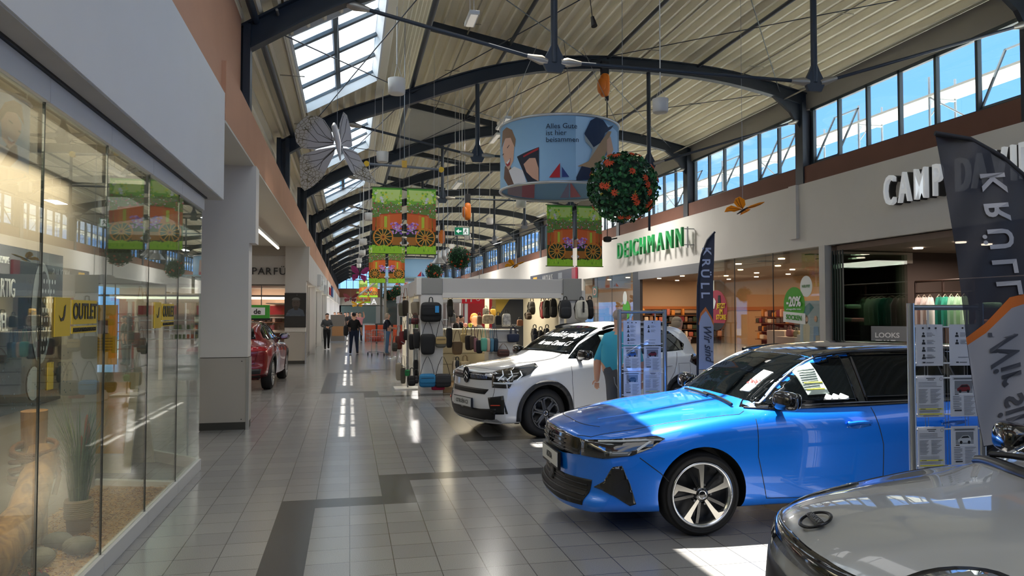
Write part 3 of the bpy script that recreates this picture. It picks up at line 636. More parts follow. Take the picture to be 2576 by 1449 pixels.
# display blocks with bags near the glass
DT=M('b9aca0',.6)
for (y,x,h,w,lab) in ((20.3,14.4,1.0,1.5,'pale display block with pink bags behind the middle shop pane'),(18.0,13.4,1.05,1.3,'pale display block at the right end of the shoe shop window'),(22.6,15.2,.85,1.8,'low pale display table behind the pink advert sticker'),(25.6,16.5,1.0,1.2,'pale display block inside the open entrance of the shoe shop')):
    t=MB().box(-.4,.4,-w/2,w/2,0,h).build('display_block',DT,None,lab,'display block',bevel=.01); t.location=(x,y,0)
for (x,y,z,c,w,lb) in ((14.3,20.6,1.0,'d9a99c',.42,'pink handbag standing on the middle display block'),(14.3,20.0,1.0,'e0c2ae',.3,'pale peach handbag on the middle display block'),(13.4,18.3,1.05,'7a3d48',.45,'mauve handbag at the right end of the shoe shop window'),(13.4,17.7,1.05,'c98a7a',.4,'salmon handbag at the right end of the shoe shop window'),(15.1,23.1,.85,'9a6a70',.4,'dusty pink small bag on the low display table'),(15.1,22.7,.85,'8a8256',.35,'olive patterned bag on the low display table'),(15.1,22.1,.85,'c9b078',.5,'cream basket bag on the low display table'),(13.6,18.4,1.8,'c79a4a',.45,'golden bag on the upper level at the right window end'),(13.8,18.0,2.1,'b98a74',.4,'pale pink bag on the top level at the right window end'),(13.6,36.98,1.54,'b8752f',.8,'large tan bag on top of the side wall shelving'),(14.5,36.98,1.54,'b8752f',.7,'second tan bag on top of the side wall shelving'),(15.3,36.98,1.54,'c98a3c',.6,'third smaller tan bag on top of the side wall shelving')):
    b=thing('handbag',lb,'bag',(x,y,z)); MB().rbox((0,0,w*.32),(w*.4,w,w*.64),0,pz=4,taper=.15).build('bag_body',M(c,.6),b); MB().tube([(0,-w*.25,w*.6),(0,-w*.15,w*.95),(0,w*.15,w*.95),(0,w*.25,w*.6)],.012,6).build('handle',M(c,.5),b)
MB().box(-.3,.3,-.9,.9,0,1.75).build('display_shelf',M('3a2a24',.7),None,'dark stepped display shelf behind the sale sticker','shelf').location=(14.0,18.1,0)
t=thing('fashion_poster','tall poster of two women in light clothes behind the shop glass','poster',(13.3,19.2,0))
MB().box(-.02,.02,-.6,.6,.4,2.05).build('panel',M('a9b4bf',.6),t)
art('print',[('3f7f8c',[(-.5,1.8),(-.1,2.0),(.1,1.85),(-.35,1.5)]),('c8b79a',[(-.42,.6),(-.15,.6),(-.1,1.3),(-.28,1.45),(-.44,1.3)]),('5e3b26',ell(-.28,1.5,.10,.13)),('d9a58d',ell(-.25,1.5,.06,.07)),('7fa0c8',[(.05,.6),(.35,.6),(.3,1.3),(.08,1.3)]),('d9a58d',ell(.18,1.52,.07,.09)),('8d8d92',[(-.58,.42),(.58,.42),(.58,.55),(-.58,.55)])],t,lambda a,b,o:(-.021-o,-a,b))
t=thing('shop_hanging_sign','white illuminated box sign hanging from the ceiling in the shoe shop entrance','sign',(14.5,27.8,2.75)); MB().box(-.04,.04,-.3,.3,-.25,.25).build('panel',M('c9ccc8',.5,emit=.2),t)
for y in (-.2,.2): MB().tube([(0,y,.25),(0,y,.65)],.01,5).build('rod',STEEL,t)
# clothes shop at the right edge
t=thing('clothes_shop','dark clothes shop interior with brown walls behind folding glass panels','shop',(FR,10,0))
MB().box(6.0,6.1,-7,6.7,0,3.46).build('rear_wall',M('3b2e29',.8),t); MB().box(.1,6,-7,6.7,3.30,3.44).build('shop_soffit',M('7d6a5c',.8),t)
MB().box(0.12,6,6.72,6.8,0,3.46).build('side_wall',M('4a3a33',.8),t)
for (x,y) in ((1.4,5.4),(1.2,3.9),(2.2,4.2),(1.4,2.2),(3,2),(1.5,.5)): MB().lathe([(.11,0),(.11,.03),(.001,.03)],14).build('downlight',M('fff0d8',.5,emit=6),t,loc=(x,y,3.27))
lamp('AREA',(FR+2.5,14.2,3.1),70,(1,.9,.8),2,sy=3,name='shop_light')
t=thing('folding_glass_door','stack of greenish glass folding door panels at the clothes shop entrance','door',(FR,16.75,0))
for k in range(5): MB().box(.02,1.9,-.10*k-.005,-.10*k+.005,.05,3.2).build('panel',glass((.30,.38,.34),1.5,.03) if k==0 else glass((.75,.82,.78),1.5),t)
for k in range(5): MB().box(-.01,.02,-.10*k-.015,-.10*k+.015,.05,3.3).build('edge_profile',M('1e2a2a',.4),t)
MB().box(.1,2.3,-.14,-.08,3.0,3.28).build('head_rail',M('b3a596',.5),t)
t=thing('shop_sign','white raised letters CAMP DAVID on the right fascia, partly behind the dark flag','sign',(12.15,13.0,4.42))
for i,ch in enumerate('CAMP DAVID'):
    if ch==' ': continue
    y=1.25-[0,.46,.93,1.38,0,2.02,2.42,2.86,3.16,3.46][i]
    text(ch,.95,M('e6e9eb',.4,emit=.1),t,(-.28,y,0),rot=(PI/2,0,-PI/2),depth=.05,name='letter',bold=.003,sx=.52)
    text(ch,.95,M('2b2b2b',.5),t,(-.12,y,0),rot=(PI/2,0,-PI/2),depth=.08,name='letter_return',bold=.003,sx=.52)
# garment rack
t=thing('clothes_rack','brown metal clothes rack with tops on hangers inside the clothes shop','rack',(14.3,15.2,0))
RK=M('3a241b',.5)
for y in (-2.2,-.7,.2,1.1): MB().tube([(0,y,0),(0,y,2.5)],.03,6).build('post',RK,t)
MB().tube([(0,-2.2,2.5),(0,1.1,2.5)],.03,6).build('top_rail',RK,t); MB().tube([(0,-.7,2.2),(0,1.1,2.2)],.02,6).build('hanging_rail',RK,t)
for z in (.5,1.0,1.4): MB().box(-.2,.25,-2.2,-.75,z,z+.03).build('shelf',RK,t)
for i,(y,z,c) in enumerate(((-1.0,1.43,'e0a69a'),(-1.5,1.43,'5f8f73'),(-1.2,1.82,'9fd0a8'))):
    MB().rbox((0,0,.06),(.3,.34,.12),0,pz=5).build('folded_clothes',M(c,.9),None,['pink folded clothes on the rack shelf','green folded clothes on the rack shelf','mint green bag at the top of the rack shelf'][i],'clothes').location=(14.3,15.2+y,z)
gcol=['e8cfc6','ead9d0','f0e6de','2f8f78','3aa98c','a9cfae','b9d8b4','b5d6b0']
for i,c in enumerate(gcol):
    y=1.0-.19*i-(.1 if i>2 else 0)
    g=thing('sleeveless_top','sleeveless top on the brown rack, %s along its rail from the far end'%['1st','2nd','3rd','4th','5th','6th','7th','8th'][i],'top',(14.3,15.2+y,2.2),rz=.5,group='tops on the clothes rack')
    MB().prism([(-.14,-.12),(-.22,-.3),(-.21,-.85),(.21,-.85),(.22,-.3),(.14,-.12),(.07,-.1),(0,-.2),(-.07,-.1)],lambda a,b,o:(a,o,b),-.03,.03,).build('fabric',M(c,.9),g,bevel=.01)
    MB().tube([(-.15,0,-.12),(0,0,-.04),(.15,0,-.12)],.008,5).build('hanger',M('c9b8a0',.5),g)
p_=at(2243,848,X=13.2)
t=thing('shop_display_card','grey card reading LOOKS THAT leaning in the clothes shop window','sign',(13.2,p_.y,p_.z),rz=R_(-38))
MB().box(-.46,.46,-.01,.01,-.27,.27).build('card',M('77787a',.6),t); text('LOOKS',.17,M('d8d8d8',.5),t,(-.10,-.014,.04),name='word',bold=.004); text('THAT',.17,M('d8d8d8',.5),t,(-.14,-.014,-.14),name='word',bold=.004)
MB().tube([(0,.02,-p_.z),(0,.02,-.2)],.02,6).build('easel_pole',BLK,t)
# NIKOLAUS sign row
t=thing('projecting_sign','long dark sign panel reading NIKOLAUS on the right wall above the kiosk','sign',(12.05,43.2,3.75))
MB().box(-.05,.05,-4.3,5.2,-.38,.38).build('board',M('2c2f3d',.4),t); MB().box(-.06,.06,-5.0,-4.3,-.40,.40).build('end_panel',M('8b1f33',.4),t)
text('NIKOLAUS',.62,M('e5e5e5',.5),t,(-.06,.8,.02),rot=(PI/2,0,-PI/2),name='word',sx=.8); MB().box(-.056,-.05,3.4,4.4,-.2,.25).build('yellow_logo',M('c99a20',.5),t); MB().box(-.056,-.05,-2.4,-1.6,-.1,.25).build('white_logo',M('8f949c',.5),t)
# ================================================================ CARS
def pchip(keys):
    xs=[k[0] for k in keys]; ys=[k[1] for k in keys]; n=len(xs); h=[xs[i+1]-xs[i] for i in range(n-1)]; dl=[(ys[i+1]-ys[i])/h[i] for i in range(n-1)]
    m=[dl[0]]+[0 if dl[i-1]*dl[i]<=0 else 3*(h[i-1]+h[i])/((2*h[i]+h[i-1])/dl[i-1]+(h[i]+2*h[i-1])/dl[i]) for i in range(1,n-1)]+[dl[-1]]
    def f(x):
        if x<=xs[0]: return ys[0]
        if x>=xs[-1]: return ys[-1]
        i=max(j for j in range(n-1) if xs[j]<=x); t=(x-xs[i])/h[i]
        return (1+2*t)*(1-t)**2*ys[i]+t*(1-t)**2*h[i]*m[i]+t*t*(3-2*t)*ys[i+1]+t*t*(t-1)*h[i]*m[i+1]
    return f
def paint(c,metal=.35,rough=.28): return M(c,rough,metal=metal,coat=1.0,spec=.5)
CGL=glass((.30,.36,.35),1.5,.02); 
CARGL=M('070a0c',.02,spec=.22); RUB=M('141416',.75); PLB=M('131416',.35); CHR=M('d6d9dc',.12,metal=1); LENS=M('8f9aa3',.06,coat=1,spec=.9); DARKL=M('16181b',.1,coat=1)
class Car:
    def __init__(s,name,label,P,loc,rz,color,cat='car'):
        s.P=P; s.root=thing(name,label,cat,loc,rz); s.pm=color; s.fn={k:pchip(P[k]) for k in ('zt','dr','yr','yb','zb','hw','zk')}
        L=P['L']; nx=110; xs=[L*(i/nx) for i in range(nx+1)]; xs=[L*.5*(1-math.cos(PI*(i/nx)))*.35+x*.65 for i,x in enumerate(xs)]
        secs=[s.section(x) for x in xs]; nv=len(secs[0]); mb=MB().use(color)
        vs=[];cx=16
        # ring: right side (y>0) bottom->top ... left; closed loop around section
        ring=2*nv-2
        for x,sc in zip(xs,secs):
            pts=[(y,z) for y,z in sc]+[(-y,z) for y,z in sc[-2:0:-1]]
            for y,z in pts: vs.append(s.deform(x,y,z))
        fs=[]
        for i in range(nx):
            for j in range(ring): fs.append((i*ring+j,i*ring+(j+1)%ring,(i+1)*ring+(j+1)%ring,(i+1)*ring+j))
        mb.add(vs,fs,True)
        for i,flip in ((0,1),(nx,0)):
            sc=secs[i]; x=xs[i]; base=len(mb.v)
            # cap grid between matching left/right points
            K=18; gv=[];gf=[]
            for y,z in sc:
                for k in range(K+1): gv.append(s.deform(x,y*(1-2*k/K),z))
            for j in range(nv-1):
                for k in range(K): 
                    q=(j*(K+1)+k,j*(K+1)+k+1,(j+1)*(K+1)+k+1,(j+1)*(K+1)+k); gf.append(q if flip else q[::-1])
            mb.add(gv,gf,True)
        me=bpy.data.meshes.new('body'); me.from_pydata(mb.v,[],mb.f)
        bm=bmesh.new(); bm.from_mesh(me); bmesh.ops.remove_doubles(bm,verts=bm.verts,dist=.0005); bmesh.ops.recalc_face_normals(bm,faces=bm.faces)
        for f in bm.faces: f.smooth=True
        s.bvh=BVHTree.FromBMesh(bm); bm.normal_update(); bm.faces.ensure_lookup_table(); orig=[([v.co.copy() for v in f.verts],[v.normal.copy() for v in f.verts]) for f in bm.faces]; bm.to_mesh(me); bm.free(); me.materials.append(color); me.materials.append(PLB)
        ob=bpy.data.objects.new('body',me); COL.objects.link(ob)
        for wx in P['wx']:
            for sd in (-1,1):
                c=MB().use(PLB); yo=sd*(P['W']/2+.25); yi=sd*(P['W']/2-.32)
                c.tube([(wx,yi,P['wr']+P.get('az',0)),(wx,yo,P['wr']+P.get('az',0))],P['ar'],56,True)
                co=c.build('cut'); m=ob.modifiers.new('b','BOOLEAN'); m.object=co; m.solver='EXACT'; m.operation='DIFFERENCE'
                dg=bpy.context.evaluated_depsgraph_get(); dg.update(); nm=bpy.data.meshes.new_from_object(ob.evaluated_get(dg)); ob.modifiers.clear(); ob.data=nm; bpy.data.objects.remove(co)
        me=ob.data
        if len(me.materials)<2: me.materials.append(PLB)
        for p in me.polygons:
            p.use_smooth=True
            c=p.center; near=min(P['wx'],key=lambda w:abs(w-c.x)); r=math.hypot(c.x-near,c.z-P['wr']-P.get('az',0))
            if r<P['ar']+.004 and abs(c.y)>P['W']/2-.33 and (abs(p.normal.y)>.99 and abs(abs(c.y)-(P['W']/2-.32))<.01 or abs(p.normal.y)<.05): p.material_index=1; p.use_smooth=False
            else: p.material_index=0
        # keep the body's own smooth shading across the cut wheel arches
        from mathutils.interpolate import poly_3d_calc
        vn={}
        def vnorm(i):
            if i not in vn:
                h,nn,fi,dd=s.bvh.find_nearest(me.vertices[i].co); cs,ns=orig[fi]; w=poly_3d_calc(cs,h); q=Vector((0,0,0))
                for a,b in zip(w,ns): q+=b*a
                vn[i]=q.normalized()
            return vn[i]
        ln=[None]*len(me.loops)
        for p in me.polygons:
            for li in p.loop_indices: ln[li]=vnorm(me.loops[li].vertex_index) if p.material_index==0 else p.normal.copy()
        me.normals_split_custom_set(ln)
        ob.parent=s.root; ob.name='body'; s.body=ob
        m=ob.modifiers.new('wn','WEIGHTED_NORMAL') if False else None
    def section(s,x):
        P=s.P;f=s.fn; zt=f['zt'](x); hw=f['hw'](x); yb=f['yb'](x)*hw; zb=f['zb'](x); yr=f['yr'](x)*hw; zr=zt-f['dr'](x); zk=f['zk'](x)
        pts=[(0,zk),(hw*.55,zk),(hw*.90,zk+.01),(hw*.965,zk+.06),(hw*.985,zk+(zb-zk)*.28),(hw,zk+(zb-zk)*.58),(hw*.992,zk+(zb-zk)*.80),(hw*.955,zk+(zb-zk)*.94),(yb,zb),(yb+(yr-yb)*.5,zb+(zr-zb)*.52),(yr,zr),(yr*.88,zr+(zt-zr)*.45),(yr*.5,zr+(zt-zr)*.87),(0,zt)]
        # subdivide and round
        for _ in range(2):
            q=[pts[0]]
            for a,b in zip(pts,pts[1:]): q+=[(a[0]*.75+b[0]*.25,a[1]*.75+b[1]*.25),(a[0]*.25+b[0]*.75,a[1]*.25+b[1]*.75)]
            q.append(pts[-1]); pts=q
        return pts
    def deform(s,x,y,z):
        P=s.P; L=P['L']; hm=P['W']/2
        fa=max(0,1-x/P.get('bf',.8))**1.6; fr=max(0,1-(L-x)/P.get('br',.6))**1.6
        x2=x+fa*(P.get('bow',.28)*(abs(y)/hm)**P.get('bp',2.8)+s.pf(z))-fr*(P.get('rbow',.16)*(abs(y)/hm)**2.6+s.pr(z))
        return (x2,y,z)
    def pf(s,z): 
        if not hasattr(s,'_pf'): s._pf=pchip(s.P['pf']); s._pr=pchip(s.P['pr'])
        return s._pf(z)
    def pr(s,z): s.pf(z); return s._pr(z)
    def ray(s,plane,a,b,side=-1,q=45):
        L=s.P['L']
        if plane=='F': o=Vector((-2,a,b)); d=Vector((1,0,0))
        elif plane=='R': o=Vector((L+2,a,b)); d=Vector((-1,0,0))
        elif plane=='S': o=Vector((a,side*3,b)); d=Vector((0,-side,0))
        elif plane=='T': o=Vector((a,b,4)); d=Vector((0,0,-1))
        elif plane=='D': # along the windscreen normal-ish, from above front
            d=Vector((.55,0,-.83)).normalized(); o=Vector((a,b,1.0))-d*3
        else:
            qq=R_(q); d=Vector((math.cos(qq),-side*math.sin(qq),0)); u=Vector((math.sin(qq),side*math.cos(qq),0)); o=u*a-d*3+Vector((0,0,b))
        h,nrm,i,ds=s.bvh.ray_cast(o,d)
        if h is None:
            h,nrm,i,ds=s.bvh.find_nearest(o+d*(2 if plane in 'FRS' else 3))
        if nrm.dot(d)>0: nrm=-nrm
        return h,nrm
    def patch(s,name,poly,plane,mat,side=-1,off=.004,th=.014,grid=.05,q=45,parent=None,smooth=True,label=None):
        pts=[]
        n=len(poly)
        for i in range(n):
            a=poly[i];b=poly[(i+1)%n]; k=max(1,int(math.hypot(b[0]-a[0],b[1]-a[1])/grid))
            for j in range(k): pts.append((a[0]+(b[0]-a[0])*j/k,a[1]+(b[1]-a[1])*j/k))
        bm=bmesh.new(); vv=[bm.verts.new((a,b,0)) for a,b in pts]; f=bm.faces.new(vv)
        x0=min(p[0] for p in pts);x1=max(p[0] for p in pts);y0=min(p[1] for p in pts);y1=max(p[1] for p in pts)
        g=x0+grid
        while g<x1-1e-4: bmesh.ops.bisect_plane(bm,geom=bm.verts[:]+bm.edges[:]+bm.faces[:],plane_co=(g,0,0),plane_no=(1,0,0)); g+=grid
        g=y0+grid
        while g<y1-1e-4: bmesh.ops.bisect_plane(bm,geom=bm.verts[:]+bm.edges[:]+bm.faces[:],plane_co=(0,g,0),plane_no=(0,1,0)); g+=grid
        bmesh.ops.triangulate(bm,faces=[f for f in bm.faces if len(f.verts)>4])
        nm={}
        for v in bm.verts:
            h,nn=s.ray(plane,v.co.x,v.co.y,side,q); nm[v.index]=nn; v.co=h+nn*off; v.normal=nn
        bm.normal_update()
        ref=s.ray(plane,*(poly[0]),side,q)[1]
        avg=Vector((0,0,0))
        for f in bm.faces: avg+=f.normal*f.calc_area(); f.smooth=smooth
        if avg.dot(ref)<0: bmesh.ops.reverse_faces(bm,faces=bm.faces[:])
        ed=[e for e in bm.edges if len(e.link_faces)==1]
        r=bmesh.ops.extrude_edge_only(bm,edges=ed); nv=[g for g in r['geom'] if isinstance(g,bmesh.types.BMVert)]
        for v in nv:
            h,nn,i,dd=s.bvh.find_nearest(v.co); 
            if (v.co-h).length<off*3+.01: v.co=h-(v.co-h).normalized()*(th-off) if (v.co-h).length>1e-5 else v.co
        me=bpy.data.meshes.new(name); bm.to_mesh(me); bm.free(); me.materials.append(mat)
        o=bpy.data.objects.new(name,me); COL.objects.link(o); o.parent=parent or s.root
        if label: o['label']=label
        return o
    def seam(s,name,line,plane,side=-1,r=.0035,mat=None,q=45,grid=.04,off=.0):
        out=[]
        for a,b in zip(line,line[1:]):
            k=max(1,int(math.hypot(b[0]-a[0],b[1]-a[1])/grid))
            for j in range(k): 
                h,nn=s.ray(plane,a[0]+(b[0]-a[0])*j/k,a[1]+(b[1]-a[1])*j/k,side,q); out.append(h+nn*off)
        h,nn=s.ray(plane,*line[-1],side,q); out.append(h+nn*off)
        return MB().tube(out,r,6).build(name,mat or BLK,s.root)
    def wheels(s,style,rimc,dark,tr=None):
        P=s.P; R=P['wr']; rr=P['rim']
        for wx in P['wx']:
            for sd in (-1,1):
                w=bpy.data.objects.new('wheel',None); COL.objects.link(w); w.parent=s.root; w.location=(wx,sd*(P['W']/2-.035),R); w.rotation_euler=(0,0,0 if sd<0 else PI)
                # local: outer face at y=0 facing -y
                T=.22
                pr=[(rr-.01,.03),(rr+.012,.008),(rr+.05,-.004),(R-.045,.0),(R-.012,.018),(R,.05),(R,T-.04),(R-.02,T),(rr,T)]
                ty=MB().lathe(pr,64,axis='y').build('tyre',RUB,w)
                MB().lathe([(rr,.03),(rr+.006,.0),(rr-.012,.004),(rr-.03,.05),(rr-.035,.18)],64,axis='y').build('rim_ring',rimc if style!='opel' else M('c9ccd0',.2,metal=1),w)
                MB().lathe([(.001,.12),(rr-.03,.13)],40,axis='y').build('brake_disc',M('3a3b3e',.4,metal=.8),w)
                sp=MB()
                ns={'opel':5,'c3':6,'juke':5,'x2':5}[style]
                for i in range(ns):
                    a=2*PI*i/ns+(.31 if style=='opel' else .25); m=Matrix.Rotation(-a,3,'Y')
                    def q(u,v,y): return m@Vector((u,y,v))
                    if style=='opel':
                        # tapered blade, dark inner web
                        sp.use(M('d7d4cd',.22,metal=.9)); A=[(.05,.010),(.15,.018),(rr-.05,.026),(rr-.022,.085),(rr-.006,.075),(rr-.001,0),(rr-.02,-.02),(.05,-.012)]
                        vs=[q(u,v,.012-.0*u) for u,v in A]+[q(u,v,.05) for u,v in A]; n=len(A); sp.add(vs,[tuple(range(n)),tuple(range(2*n-1,n-1,-1))]+[(j,(j+1)%n,n+(j+1)%n,n+j) for j in range(n)])
                        sp.use(dark); A=[(.04,.03),(rr*.6,.09),(rr-.03,.12),(rr-.035,.095),(rr*.6,.062),(.05,.01)]
                        vs=[q(u,v,.03) for u,v in A]+[q(u,v,.06) for u,v in A]; n=len(A); sp.add(vs,[tuple(range(n)),tuple(range(2*n-1,n-1,-1))]+[(j,(j+1)%n,n+(j+1)%n,n+j) for j in range(n)])
                    else:
                        sp.use(rimc)
                        for z in (-1,1):
                            pts=[q(.05,z*.012,.02),q(rr*.5,z*.05,.022),q(rr*.78,z*.075,.02),q(rr-.015,z*.035 if style=='c3' else z*.11,.015)]
                            sp.tube(pts,[.022,.02,.017,.016],8)
                sp.build('spokes',None,w)
                hb=MB(); hb.lathe([(.06,.06),(.062,.02),(.045,.008),(.001,.006)],24,axis='y'); hb.build('hub_cap',dark,w)
                MB().lathe([(.024,.012),(.03,.0),(.034,.004)],20,axis='y').build('wheel_badge',CHR,w)
                for i in range(5):
                    a=2*PI*i/5; MB().tube([(.075*math.cos(a),.015,.075*math.sin(a)),(.075*math.cos(a),.06,.075*math.sin(a))],.009,8).build('wheel_bolt',M('5a5c60',.3,metal=.9),w)
    def mirror(s,x,z,side=-1,col=None,y0=None,sc=1):
        h,nn=s.ray('S',x,z,side); y=h.y
        m=bpy.data.objects.new('wing_mirror',None); COL.objects.link(m); m.parent=s.root; m.location=(x,y,z)
        MB().rbox((.02,side*.17,.045),(.13*sc,.24*sc,.155*sc),0,pz=3,n=4,rot=(0,.12,-side*.12)).build('housing',col or PLB,m)
        MB().tube([(.03,0,-.01),(.02,side*.1,-.02)],[.035,.025],8).build('stalk',PLB,m); 
        MB().rbox((.085,side*.17,.045),(.01,.2*sc,.125*sc),0,pz=4,rot=(0,.12,-side*.12)).build('mirror_glass',M('aeb6bb',.03,metal=1),m)
    def plate(s,txt,a,z,w=.52,h=.115,front=True,tilt=0,sub='krüll'):
        h0,nn=s.ray('F',a,z); p=bpy.data.objects.new('number_plate',None); COL.objects.link(p); p.parent=s.root; p.location=h0+Vector((-.02,0,0)); p.rotation_euler=(0,0,-PI/2)
        MB().box(-w/2-.012,w/2+.012,-.012,.012,-h/2-.022,h/2+.01).build('plate_holder',PLB,p)
        MB().box(-w/2,w/2,-.018,-.01,-h/2,h/2).build('plate_face',M('c9cac8',.4),p)
        text(txt,.075,M('26282a',.5),p,(0,-.019,0),depth=.002,name='plate_lettering',sx=.85); text(sub,.022,M('d8d8d8',.5),p,(0,-.014,-h/2-.011),depth=.001,name='dealer_lettering',sp=1.6)
def mir(p): return [(-a,b) for a,b in p]
# ---- white compact SUV
P=dict(L=4.02,W=1.76,wx=(.83,3.40),wr=.335,rim=.222,ar=.40,bow=.26,bp=2.6,bf=.9,rbow=.14,
 zt=[(0,.90),(.05,.925),(.15,.955),(.5,1.0),(.95,1.045),(1.15,1.075),(1.6,1.33),(1.95,1.49),(2.15,1.55),(2.6,1.575),(3.1,1.56),(3.55,1.50),(3.72,1.40),(3.9,1.12),(4.02,.98)],
 dr=[(0,.02),(.5,.03),(1.1,.04),(1.9,.05),(3.4,.05),(4.02,.03)],
 yr=[(0,.55),(.9,.62),(1.15,.74),(1.9,.71),(2.6,.70),(3.5,.68),(4.02,.7)],
 yb=[(0,.84),(.8,.88),(1.2,.925),(2.2,.93),(3.4,.92),(4.02,.84)],
 zb=[(0,.84),(.15,.885),(.5,.93),(1.2,.985),(2.2,1.03),(3.2,1.07),(3.75,1.08),(4.02,.92)],
 hw=[(0,.80),(.3,.845),(.8,.878),(1.5,.868),(2.6,.868),(3.4,.878),(3.8,.85),(4.02,.80)],
 zk=[(0,.20),(.4,.20),(.6,.19),(3.5,.2),(4.02,.28)],
 pf=[(.18,.10),(.3,.03),(.45,.0),(.55,.02),(.68,.045),(.85,.05),(.93,.09),(1.0,.12)],
 pr=[(.2,.06),(.4,.0),(.7,.02),(.95,.06),(1.2,.0),(1.5,0)])
c=Car('white_car','white compact SUV with black wheel arches parked beside the bag kiosk',P,(1.60,10.36,0),math.atan2(.316,.95),paint('d9dadb',.0,.25))
c.wheels('c3',M('55575b',.35,metal=.7),M('2a2b2e',.4))
GRY=M('1a1b1e',.3)
c.patch('grille',[(-.60,.80),(-.62,.90),(-.3,.885),(0,.88),(.3,.885),(.62,.90),(.60,.80),(.3,.785),(0,.78),(-.3,.785)],'F',GRY)
for i in range(13):
    y=-.12-.03*i
    c.seam('grille_bar',[(y,.81),(y,.855)],'F',r=.005,mat=CHR,off=.008)
for sd in (-1,1):
    c.patch('headlight',[(.50,.70),(.50,.905),(.62,.935),(.98,1.0),(1.06,.965),(1.0,.88),(.80,.80),(.76,.70)],'C',DARKL,side=sd,off=.007)
    for k in range(3): c.seam('light_signature',[(.60+.12*k,.80),(.66+.12*k,.86),(.62+.12*k,.91)],'C',side=sd,r=.008,mat=M('e6ecf2',.2,emit=.1),off=.012)
    c.seam('light_signature',[(.53,.76),(.80,.765)],'C',side=sd,r=.014,mat=M('dfe4e8',.2),off=.010)
    c.patch('fog_vent',[(.50,.34),(.44,.56),(.68,.60),(.74,.36)],'C',PLB,side=sd,off=.006)
    c.seam('accent',[(.5,.46),(.64,.47)],'C',side=sd,r=.008,mat=M('c6402a',.5),off=.012)
    # black arch cladding rings
    for wx in P['wx']:
        R0=.392;R1=.455; ring=[(wx+R1*math.cos(t),.335+R1*math.sin(t)) for t in [PI*(-.10)+PI*1.20*i/28 for i in range(29)]]+[(wx+R0*math.cos(t),.335+R0*math.sin(t)) for t in [PI*1.10-PI*1.20*i/28 for i in range(29)]]
        c.patch('arch_cladding',ring,'S',M('232427',.6),side=sd,off=.014,th=.03,grid=.06)
    c.patch('sill_cladding',[(1.22,.21),(1.24,.36),(2.98,.36),(3.0,.21)],'S',M('232427',.6),side=sd,off=.012,th=.03)
    c.patch('side_window',[(1.30,1.06),(1.55,1.25),(1.95,1.44),(2.15,1.475),(2.33,1.48),(2.33,1.075)],'S',CARGL,side=sd)
    c.patch('side_window',[(2.37,1.08),(2.37,1.48),(2.9,1.475),(3.28,1.42),(3.52,1.22),(3.45,1.13)],'S',CARGL,side=sd)
    c.seam('door_seam',[(1.28,1.03),(1.26,.75),(1.30,.36)],'S',side=sd); c.seam('door_seam',[(2.35,1.05),(2.36,.36)],'S',side=sd); c.seam('door_seam',[(3.3,1.1),(3.18,.8),(3.0,.55)],'S',side=sd)
    c.seam('hood_seam',[(.10,sd*.60),(.3,sd*.66),(.8,sd*.72),(1.12,sd*.80)],'T')
    c.seam('roof_rail',[(2.0,sd*.60),(2.3,sd*.605),(3.3,sd*.58)],'T',r=.022,mat=PLB,off=.03)
    c.patch('tail_light',[(3.52,.95),(3.60,1.06),(3.86,1.05),(3.90,.88),(3.70,.86)],'S',M('1c0f12',.1,coat=1),side=sd,off=.012)
    c.seam('fuel_flap' if sd<0 else 'panel_seam',[(3.28,.93),(3.52,.93),(3.52,.78),(3.28,.78),(3.28,.93)],'S',side=sd,r=.0025)
    c.mirror(1.42,1.07,sd,M('0e0f11',.15,coat=1),sc=.95)
    for x in (2.08,2.95): c.seam('door_handle',[(x,.90),(x+.18,.905)],'S',side=sd,r=.013,mat=c.pm,off=.014)
c.seam('hood_seam',[(-.60,.925),(-.3,.935),(0,.94),(.3,.935),(.60,.925)],'F')
c.patch('windscreen',[(-.66,1.115),(-.50,1.485),(-.2,1.51),(0,1.515),(.2,1.51),(.50,1.485),(.66,1.115),(.3,1.135),(0,1.14),(-.3,1.135)],'F',CARGL,off=.004)
c.patch('air_intake',[(-.62,.26),(-.68,.42),(-.4,.40),(0,.40),(.4,.40),(.68,.42),(.62,.26),(.3,.22),(-.3,.22)],'F',BLK,off=.006)
c.patch('upper_slot',[(-.46,.60),(-.52,.67),(.52,.67),(.46,.60)],'F',BLK,off=.006)
c.patch('bumper_lip',[(-.72,.19),(-.70,.25),(.70,.25),(.72,.19)],'F',M('6d6f72',.5),off=.012)
c.patch('rear_window',[(-.5,1.15),(-.44,1.42),(.44,1.42),(.5,1.15)],'R',CARGL)
h,nn=c.ray('F',0,.84); bd=bpy.data.objects.new('front_badge',None); COL.objects.link(bd); bd.parent=c.root; bd.location=h+Vector((-.015,0,0))
MB().tube([(0,.075*math.cos(t),.105*math.sin(t)) for t in [2*PI*i/24 for i in range(24)]],.012,8,closed=True).build('badge_ring',M('3a3c40',.2,metal=.9),bd)
MB().prism(ell(0,0,.068,.098,24),lambda a,b,o:(o,a,b),.0,.008).build('badge_plate',M('2b2c2f',.3),bd)
for dz in (-.035,.02): MB().tube([(-.006,-.05,dz-.02),(-.008,0,dz+.035),(-.006,.05,dz-.02)],.010,6).build('chevron',CHR,bd)
c.plate('CITROËN C3',0,.47)
WT=M('c4c6c6',.6)
def onscreen(s,txt,size,a0,z0,slope=0,shear=.35,par=None):
    def mp_(co):
        y=-(co.x)*.60+a0; z=z0+(co.y)*.62
        h,nn=s.ray('F',y,z); return h+nn*(.010+co.z)
    return text(txt,size,WT,s.root,(0,0,0),(0,0,0),depth=.001,name='windscreen_lettering',bold=.001,mapfn=mp_,shear=shear)
onscreen(c,'Zum verlieben günstig!',.175,0,1.375); onscreen(c,'der neue Citroen C3',.15,-.10,1.25)
